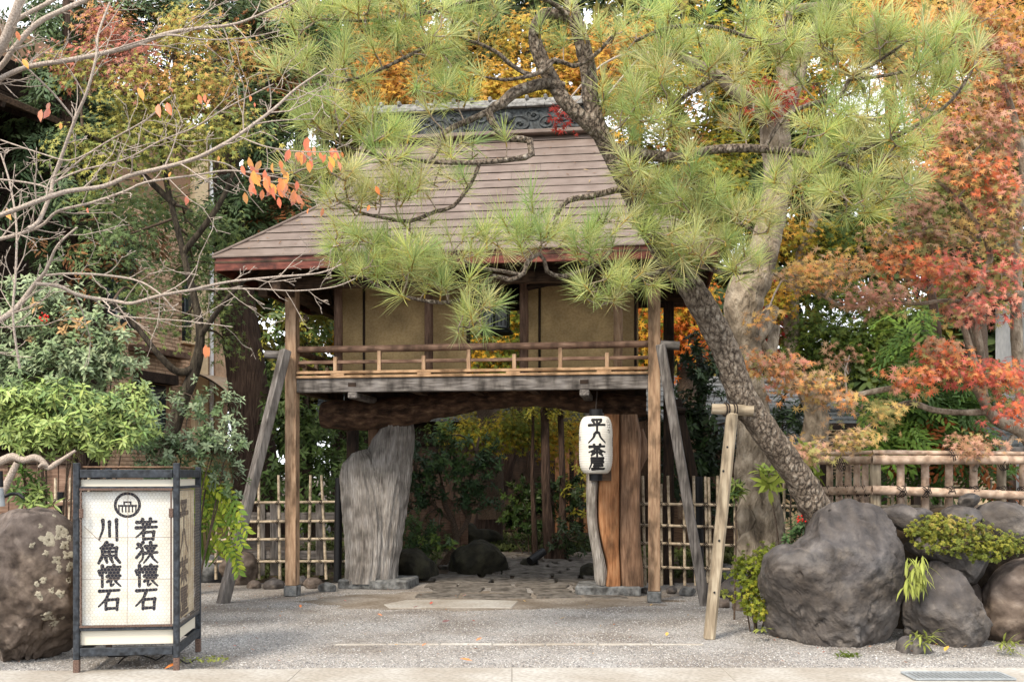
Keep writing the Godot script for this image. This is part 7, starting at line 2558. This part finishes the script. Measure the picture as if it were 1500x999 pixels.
func shrubs() -> void:
	var whorl := shoot_spray(11, 0.07, 0.023, 1.0, 0.09)
	var whorl2 := shoot_spray(10, 0.08, 0.023, 0.9, 0.09)
	var tiny := shoot_spray(11, 0.024, 0.011, 1.0, 0.02)
	var n1 := bush("nandina_bush", "tall grey green leafy bush with red berries at the left edge behind the boulder", P(90, 820, 9.6), [
		[40, 470, 9.4, 60, 40, 105, 0, 1], [110, 480, 9.4, 60, 40, 105, 0, 1, 4], [30, 540, 9.3, 50, 46, 105, 0, 1], [100, 545, 9.3, 70, 44, 150, 0, 1], [165, 520, 9.4, 40, 40, 75, 0, 1], [60, 430, 9.5, 50, 26, 54, 0], [190, 590, 9.3, 40, 30, 60, 2, 1]
	], pal([[150, 162, 122], [128, 146, 100], [162, 178, 104], [184, 198, 110], [190, 152, 104]]), whorl, 0.8, 1.25)
	for q in [[63, 464], [84, 625], [196, 608]]:
		var mb := MB.new()
		for k in 16:
			mb.lathe([[0.0, 0.009], [0.008, 0.004], [0.008, -0.004], [0.0, -0.009]], 7, Transform3D(Basis(), P(q[0] + rf(-7, 7), q[1] + rf(-6, 6), 9.0 + rf(-0.05, 0.05))))
		part("berry_cluster", mb, M.redberry, n1)
	bush("leafy_bush", "fresh light green leafy bush above the left boulder", P(70, 800, 8.9), [
		[20, 615, 8.7, 44, 34, 90, 3, 2], [70, 640, 8.7, 60, 28, 120, 3, 2, 2], [120, 610, 8.7, 56, 34, 105, 2, 3, 1], [60, 590, 8.8, 60, 26, 90, 2, 1], [140, 650, 8.7, 50, 24, 81, 2, 3], [180, 625, 8.8, 44, 34, 81, 1, 2]
	], pal([[140, 154, 110], [122, 146, 86], [148, 166, 92], [166, 182, 102]]), whorl2, 0.8, 1.2)
	var n3 := bush("leafy_bush", "sprawling grey green bush between the sign box and the brick building", P(250, 810, 10.4), [
		[215, 640, 10.2, 40, 30, 55, 0, 1], [255, 655, 10.2, 46, 24, 55, 0, 1], [300, 610, 10.4, 50, 20, 18, 0, 1], [280, 580, 10.4, 40, 24, 15, 0, 1], [310, 655, 10.3, 40, 26, 43, 0, 1], [335, 640, 10.4, 26, 26, 26, 0], [250, 690, 10.2, 50, 22, 43, 1, 0], [230, 600, 10.3, 34, 26, 15, 1, 0], [330, 700, 10.5, 30, 30, 28, 0, 1], [330, 590, 10.6, 24, 20, 7, 0]
	], pal([[138, 152, 116], [110, 130, 86], [168, 132, 94]]), whorl, 0.8, 1.2)
	var bm := MB.new()
	for k in 18:
		bm.lathe([[0.0, 0.01], [0.009, 0.004], [0.009, -0.004], [0.0, -0.01]], 7, Transform3D(Basis(), P(197 + rf(-8, 8), 609 + rf(-7, 7), 9.9 + rf(-0.05, 0.05))))
	part("berry_cluster", bm, M.redberry, n3)
	# crooked pale stem under the bush, over the boulder
	var st := thing("crooked_stem", "crooked pale bare stem lying across above the left boulder", "branch", P(50, 670, 8.5))
	for l in [[-30, 690, 8.5, 15, 0, 676, 8.5, 12, 18, 669, 8.5, 12, 34, 674, 8.5, 10, 50, 670, 8.5, 11, 62, 676, 8.5, 9, 70, 686, 8.5, 8, 80, 680, 8.5, 8, 92, 672, 8.5, 6, 110, 660, 8.5, 4], [70, 684, 8.5, 5, 60, 680, 8.45, 5, 56, 684, 8.45, 4], [-10, 745, 8.45, 12, 8, 710, 8.5, 11, 24, 678, 8.5, 9]]:
		var p := path(l, 0.03)
		var mb := MB.new()
		mb.tube(p[0], p[1], 9, nz, 0.16, 18.0)
		part("stem", mb, M.twig, st)
	bush("leafy_plant", "narrow leaved green plant growing behind the left boulder", P(45, 790, 8.9), [[40, 715, 8.8, 24, 28, 26, 0, 1], [60, 730, 8.7, 22, 18, 14, 1]], pal([[96, 128, 62], [132, 150, 84]]), shoot_spray(7, 0.13, 0.028, 1.0, 0.05), 0.7, 1.0)
	# arching yellow green fronds beside the sign box
	var fr := thing("mahonia_shrub", "yellow green fern like shrub with arching fronds behind the sign box", "shrub", P(310, 850, 11.0))
	var fc := pal([[186, 196, 70], [160, 180, 66], [120, 150, 62]])
	for q in [[305, 820, 300, 706, 345, 742], [305, 820, 310, 715, 362, 780], [300, 820, 318, 730, 355, 800], [300, 820, 285, 705, 322, 722], [300, 825, 325, 760, 350, 832], [300, 820, 330, 745, 350, 770], [296, 820, 300, 730, 338, 760], [296, 820, 292, 740, 318, 768], [300, 830, 318, 790, 336, 812], [298, 815, 290, 690, 306, 700], [305, 830, 335, 800, 349, 840], [302, 818, 322, 716, 352, 752]]:
		var mb := MB.new()
		var dd := 10.7 + rf(-0.25, 0.25)
		var a := P(q[0], q[1], 11.0)
		var m := P(q[2], q[3], dd)
		var e := P(q[4], q[5], dd - 0.2)
		mb.tint = fc[2]
		var sm := smooth(PackedVector3Array([a, m, e]), PackedFloat32Array([0.008, 0.006, 0.003]), 0.05)
		mb.tube(sm[0], sm[1], 5)
		var n: int = sm[0].size()
		for k in range(n / 3, n):
			var t: Vector3 = (sm[0][mini(k + 1, n - 1)] - sm[0][maxi(k - 1, 0)]).normalized()
			for s in [-1.0, 1.0]:
				var side: Vector3 = t.cross(Vector3(0, 0.4, 1)).normalized() * s
				var z: Vector3 = (side * 0.85 + t * 0.55 + Vector3(0, -0.15, 0)).normalized()
				var y := (Vector3(0, 0.5, 0.8) + rdir() * 0.25)
				var x := y.cross(z).normalized()
				oval_leaf(mb, Transform3D(Basis(x, z.cross(x), z), sm[0][k]), rf(0.075, 0.1), 0.036, fc[rng.randi() % 3] * rf(0.85, 1.15), 0.2)
		part("frond", mb, M.leaf, fr)
	bush("azalea_bush", "clipped yellow green azalea left of the largest boulder", P(1108, 900, 9.4), [[1108, 838, 9.3, 34, 34, 285, 0, 1], [1100, 870, 9.25, 24, 34, 209, 0, 1, 2], [1128, 815, 9.4, 28, 18, 133, 0, 1], [1085, 835, 9.35, 14, 20, 76, 0, 1], [1112, 895, 9.15, 16, 16, 76, 1, 2]], pal([[142, 150, 48], [112, 124, 44], [170, 166, 60]]), tiny, 0.8, 1.25, "leaf", 0.06, 0.004)
	bush("azalea_bush", "flat topped azalea spreading over the right rock bank", P(1410, 830, 9.0), [[1360, 780, 8.75, 36, 20, 209, 0, 1], [1400, 775, 8.75, 50, 18, 285, 0, 1, 2], [1450, 795, 8.75, 40, 20, 228, 0, 1], [1490, 800, 8.8, 26, 16, 114, 0, 1], [1400, 800, 8.7, 50, 16, 190, 1, 0], [1372, 762, 8.8, 24, 10, 68, 2, 0], [1440, 815, 8.7, 30, 10, 64, 1]], pal([[150, 148, 58], [116, 124, 52], [178, 160, 84]]), tiny, 0.8, 1.25, "leaf", 0.08, 0.005, Vector3(0, 0.6, 0.5), false)
	bush("round_shrub", "rounded green shrub inside the gate before the twin trunk", P(780, 800, 18.4), [[765, 735, 18.2, 30, 34, 70, 0, 1], [800, 730, 18.2, 36, 36, 80, 0, 1], [840, 735, 18.2, 26, 36, 60, 0], [780, 770, 18.0, 34, 22, 50, 0], [745, 760, 18.2, 16, 20, 26, 1, 0]], pal([[48, 66, 30], [66, 84, 36]]), shoot_spray(9, 0.09, 0.04, 1.0, 0.06), 0.8, 1.2)
	bush("low_shrub", "low green leafy shrub beside the left log pillar inside the gate", P(615, 830, 14.8), [[610, 770, 14.7, 24, 24, 30, 0, 1], [600, 800, 14.6, 20, 16, 20, 0]], pal([[58, 80, 42], [78, 100, 50]]), whorl, 0.7, 1.1)
	bush("leafy_plant", "bright green broad leaved plant between the leaning pine and the pale trunk", P(1170, 760, 10.0), [[1125, 705, 9.8, 20, 12, 7, 0, 1], [1170, 672, 9.9, 18, 18, 9, 0, 1], [1180, 690, 9.9, 14, 14, 6, 0]], pal([[150, 172, 62], [176, 190, 84]]), shoot_spray(6, 0.17, 0.055, 0.9, 0.05), 0.8, 1.2)
	var nb := bush("nandina_bush", "small nandina with a red berry cluster behind the largest boulder", P(1175, 800, 9.6), [[1175, 775, 9.5, 18, 14, 16, 0, 1], [1160, 790, 9.5, 12, 12, 8, 0]], pal([[80, 106, 62], [104, 128, 84]]), whorl, 0.7, 1.0)
	var b2 := MB.new()
	for k in 20:
		b2.lathe([[0.0, 0.01], [0.009, 0.004], [0.009, -0.004], [0.0, -0.01]], 7, Transform3D(Basis(), P(1177 + rf(-9, 9), 760 + rf(-6, 6), 9.3 + rf(-0.04, 0.04))))
	part("berry_cluster", b2, M.redberry, nb)
	bush("leafy_plant", "small long leaved plant against the pale trunk beside the crutch", P(1075, 790, 10.2), [[1078, 722, 10.1, 12, 16, 12, 0, 1]], pal([[92, 118, 66], [120, 134, 60]]), shoot_spray(8, 0.14, 0.026, 1.0, 0.04), 0.8, 1.0)
	# bamboo grass tufts hanging between the rocks
	var gi := 0
	var gl := ["yellow green bamboo grass hanging between the largest boulder and the wedge rock", "bamboo grass tuft at the foot of the small front rock", "bamboo grass tuft at the right edge before the brownish rock", "weeds growing at the foot of the largest boulder", "weed tuft beside the crutch foot and the stones", "yellow weed tuft under the left of the largest boulder", "low weeds in the gravel under the sign box"]
	for q in [[1340, 830, 8.5, 26, 52, 0.15, -1.0], [1350, 935, 8.2, 30, 26, 0.12, 0.6], [1478, 945, 8.3, 26, 26, 0.12, 0.4], [1240, 962, 8.15, 30, 60, 0.05, 0.5], [1058, 870, 9.6, 14, 16, 0.08, 0.5], [1118, 922, 8.9, 12, 12, 0.07, 0.6], [300, 965, 7.7, 60, 50, 0.045, 0.8]]:
		var mb := MB.new()
		for k in int(q[4] * 1.3):
			var c := P(q[0] + rf(-1, 1) * q[3] * 0.55, q[1] + rf(-0.5, 0.9) * (q[3] if q[5] > 0.1 else q[3] * 0.2) * (1.3 if gi == 0 else 0.4), q[2] + rf(-0.1, 0.1))
			if c.y < 0.02:
				c.y = 0.005
			var b := Basis(Vector3.UP, rf(-1.3, 1.3)) * Basis(Vector3.RIGHT, (rf(0.2, 1.2) if q[6] < 0 else rf(-1.2, 0.1)))
			mb.tint = Color.WHITE
			oval_leaf(mb, Transform3D(b, c), q[5] * rf(0.7, 1.3), q[5] * (0.16 if q[5] > 0.1 else 0.4), (lin(164, 172, 88) if gi != 3 else lin(130, 150, 60)) * FK * rf(0.7, 1.2), 0.25, 0.45)
		single("grass_tuft", mb, M.leaf, gl[gi], "grass tuft", "", "", P(q[0], q[1], q[2]))
		gi += 1
	# moss and low growth under the garden trees
	var xf := []
	var cc := []
	for k in 2600:
		var d := rf(14.0, 24.0)
		var x := rf(-4.2, 4.8)
		if absf(x - 0.1) < 1.35 and d < 19.0:
			continue
		xf.append(facing(Vector3(0, 1, 0.3) + rdir() * 0.4, rf(0, TAU), rf(0.8, 1.8), Vector3(x, rf(-0.02, 0.04), -d)))
		cc.append(lin(78, 88, 44) * FK * rf(0.6, 1.3))
	var gc := thing("ground_cover", "low moss and leaf growth on the garden floor behind the gate", "ground cover", Vector3(0, 0, -18), 0.0, "", "stuff")
	scatter("leaves", gc, shoot_spray(8, 0.07, 0.03, 1.3, 0.03), M.leaf, xf, cc)


func small_things() -> void:
	# fallen leaves on the gravel
	var lm := {"red": leaf_plain("fallen_red", rgb(186, 56, 34)), "orange": leaf_plain("fallen_orange", rgb(214, 120, 40)), "yellow": leaf_plain("fallen_yellow", rgb(214, 168, 66))}
	for q in [[648, 915, "red", 17, "before the landing slab, brightest of the leaves"], [630, 888, "red", 8, "just behind the landing slab edge"], [677, 876, "red", 8, "on the flagstones beyond the landing slab"], [560, 905, "orange", 8, "left of the landing slab"], [618, 950, "orange", 10, "left half of the thin edging line"], [697, 942, "orange", 10, "by the middle of the edging line"], [756, 942, "red", 7, "right of the middle of the edging line"], [692, 972, "orange", 18, "largest of the orange ones near the gutter strip"], [508, 883, "red", 9, "left of the landing slab towards the fence"], [858, 889, "yellow", 7, "before the right log pillar footing"], [976, 935, "yellow", 10, "before the crutch post foot"], [240, 984, "orange", 22, "under the sign box beside its right leg"], [440, 893, "orange", 9, "in front of the left gate post"], [372, 956, "orange", 8, "right of the sign box"], [925, 977, "red", 6, "close to the gutter strip before the crutch"], [820, 910, "yellow", 8, "between landing slab and right pillar"], [952, 890, "yellow", 7, "before the right gate post"], [1150, 973, "orange", 8, "at the foot of the largest boulder"], [605, 893, "red", 8, "on the landing slab"], [346, 950, "red", 6, "close beside the sign box"], [1385, 958, "yellow", 16, "at the small front rock"], [770, 884, "yellow", 5, "right beside the landing slab"]]:
		var d: float = EYE * F / (q[1] - HZ)
		var at := P(q[0], q[1], d)
		at.y = 0.022
		var mb := MB.new()
		oval_leaf(mb, Transform3D(Basis(Vector3.UP, rf(0, TAU)) * Basis(Vector3.BACK, rf(-0.3, 0.3)) * Basis(Vector3.RIGHT, rf(-0.2, 0.1)), at), S(q[3], d), S(q[3], d) * 0.5, Color.WHITE, 0.5, -0.25)
		single("fallen_leaf", mb, lm[q[2]], "%s fallen leaf %s" % [q[2], q[4]], "leaf", "%s fallen leaves on the gravel" % q[2], "", at)
	var lx := []
	var lc := []
	var lp := pal([[186, 120, 70], [150, 96, 60], [190, 150, 90], [170, 80, 56]])
	for k in 260:
		var d2 := rf(7.75, 13.2)
		var x2 := rf(-4.3, 4.0)
		if absf(x2) < 2.2 and rng.randf() < 0.72:
			continue
		lx.append(facing(Vector3(0, 1, 0) + rdir() * 0.3, rf(0, TAU), rf(0.5, 1.1), Vector3(x2, 0.02, -d2)))
		lc.append(lp[rng.randi() % 4])
	var lf := MB.new()
	lf.local = true
	oval_leaf(lf, Transform3D(), 0.035, 0.016, Color.WHITE, 0.5, -0.2)
	var ln := thing("leaf_litter", "small dry leaves and bits strewn along the edges of the gravel", "leaf litter", Vector3.ZERO, 0.0, "", "stuff")
	scatter("leaves", ln, lf.mesh(), M.leaf, lx, lc)
	# black lamp at the left edge on the boulder
	var l := thing("garden_lamp", "black and pale garden lamp cut off by the left edge behind the boulder", "lamp", P(-2, 745, 8.0))
	var mb := MB.new()
	mb.rod(P(0, 742, 8.0), P(-2, 715, 8.0), 0.034, 14, 0.028)
	part("pale_shade", mb, M.greymetal, l)
	var m2 := MB.new()
	m2.rod(P(-2, 714, 8.0), P(-3, 690, 8.0), 0.03, 14)
	part("black_cap", m2, M.black, l)
	var m3 := MB.new()
	m3.tube(path([4, 728, 8.1, 5, 14, 724, 8.1, 5, 26, 724, 8.1, 5, 34, 730, 8.1, 5], 0.03)[0], PackedFloat32Array([0.014, 0.014, 0.014, 0.014, 0.014, 0.014, 0.014, 0.014, 0.014, 0.014, 0.014, 0.014]).slice(0, path([4, 728, 8.1, 5, 14, 724, 8.1, 5, 26, 724, 8.1, 5, 34, 730, 8.1, 5], 0.03)[0].size()), 7)
	part("arm", m3, M.black, l)
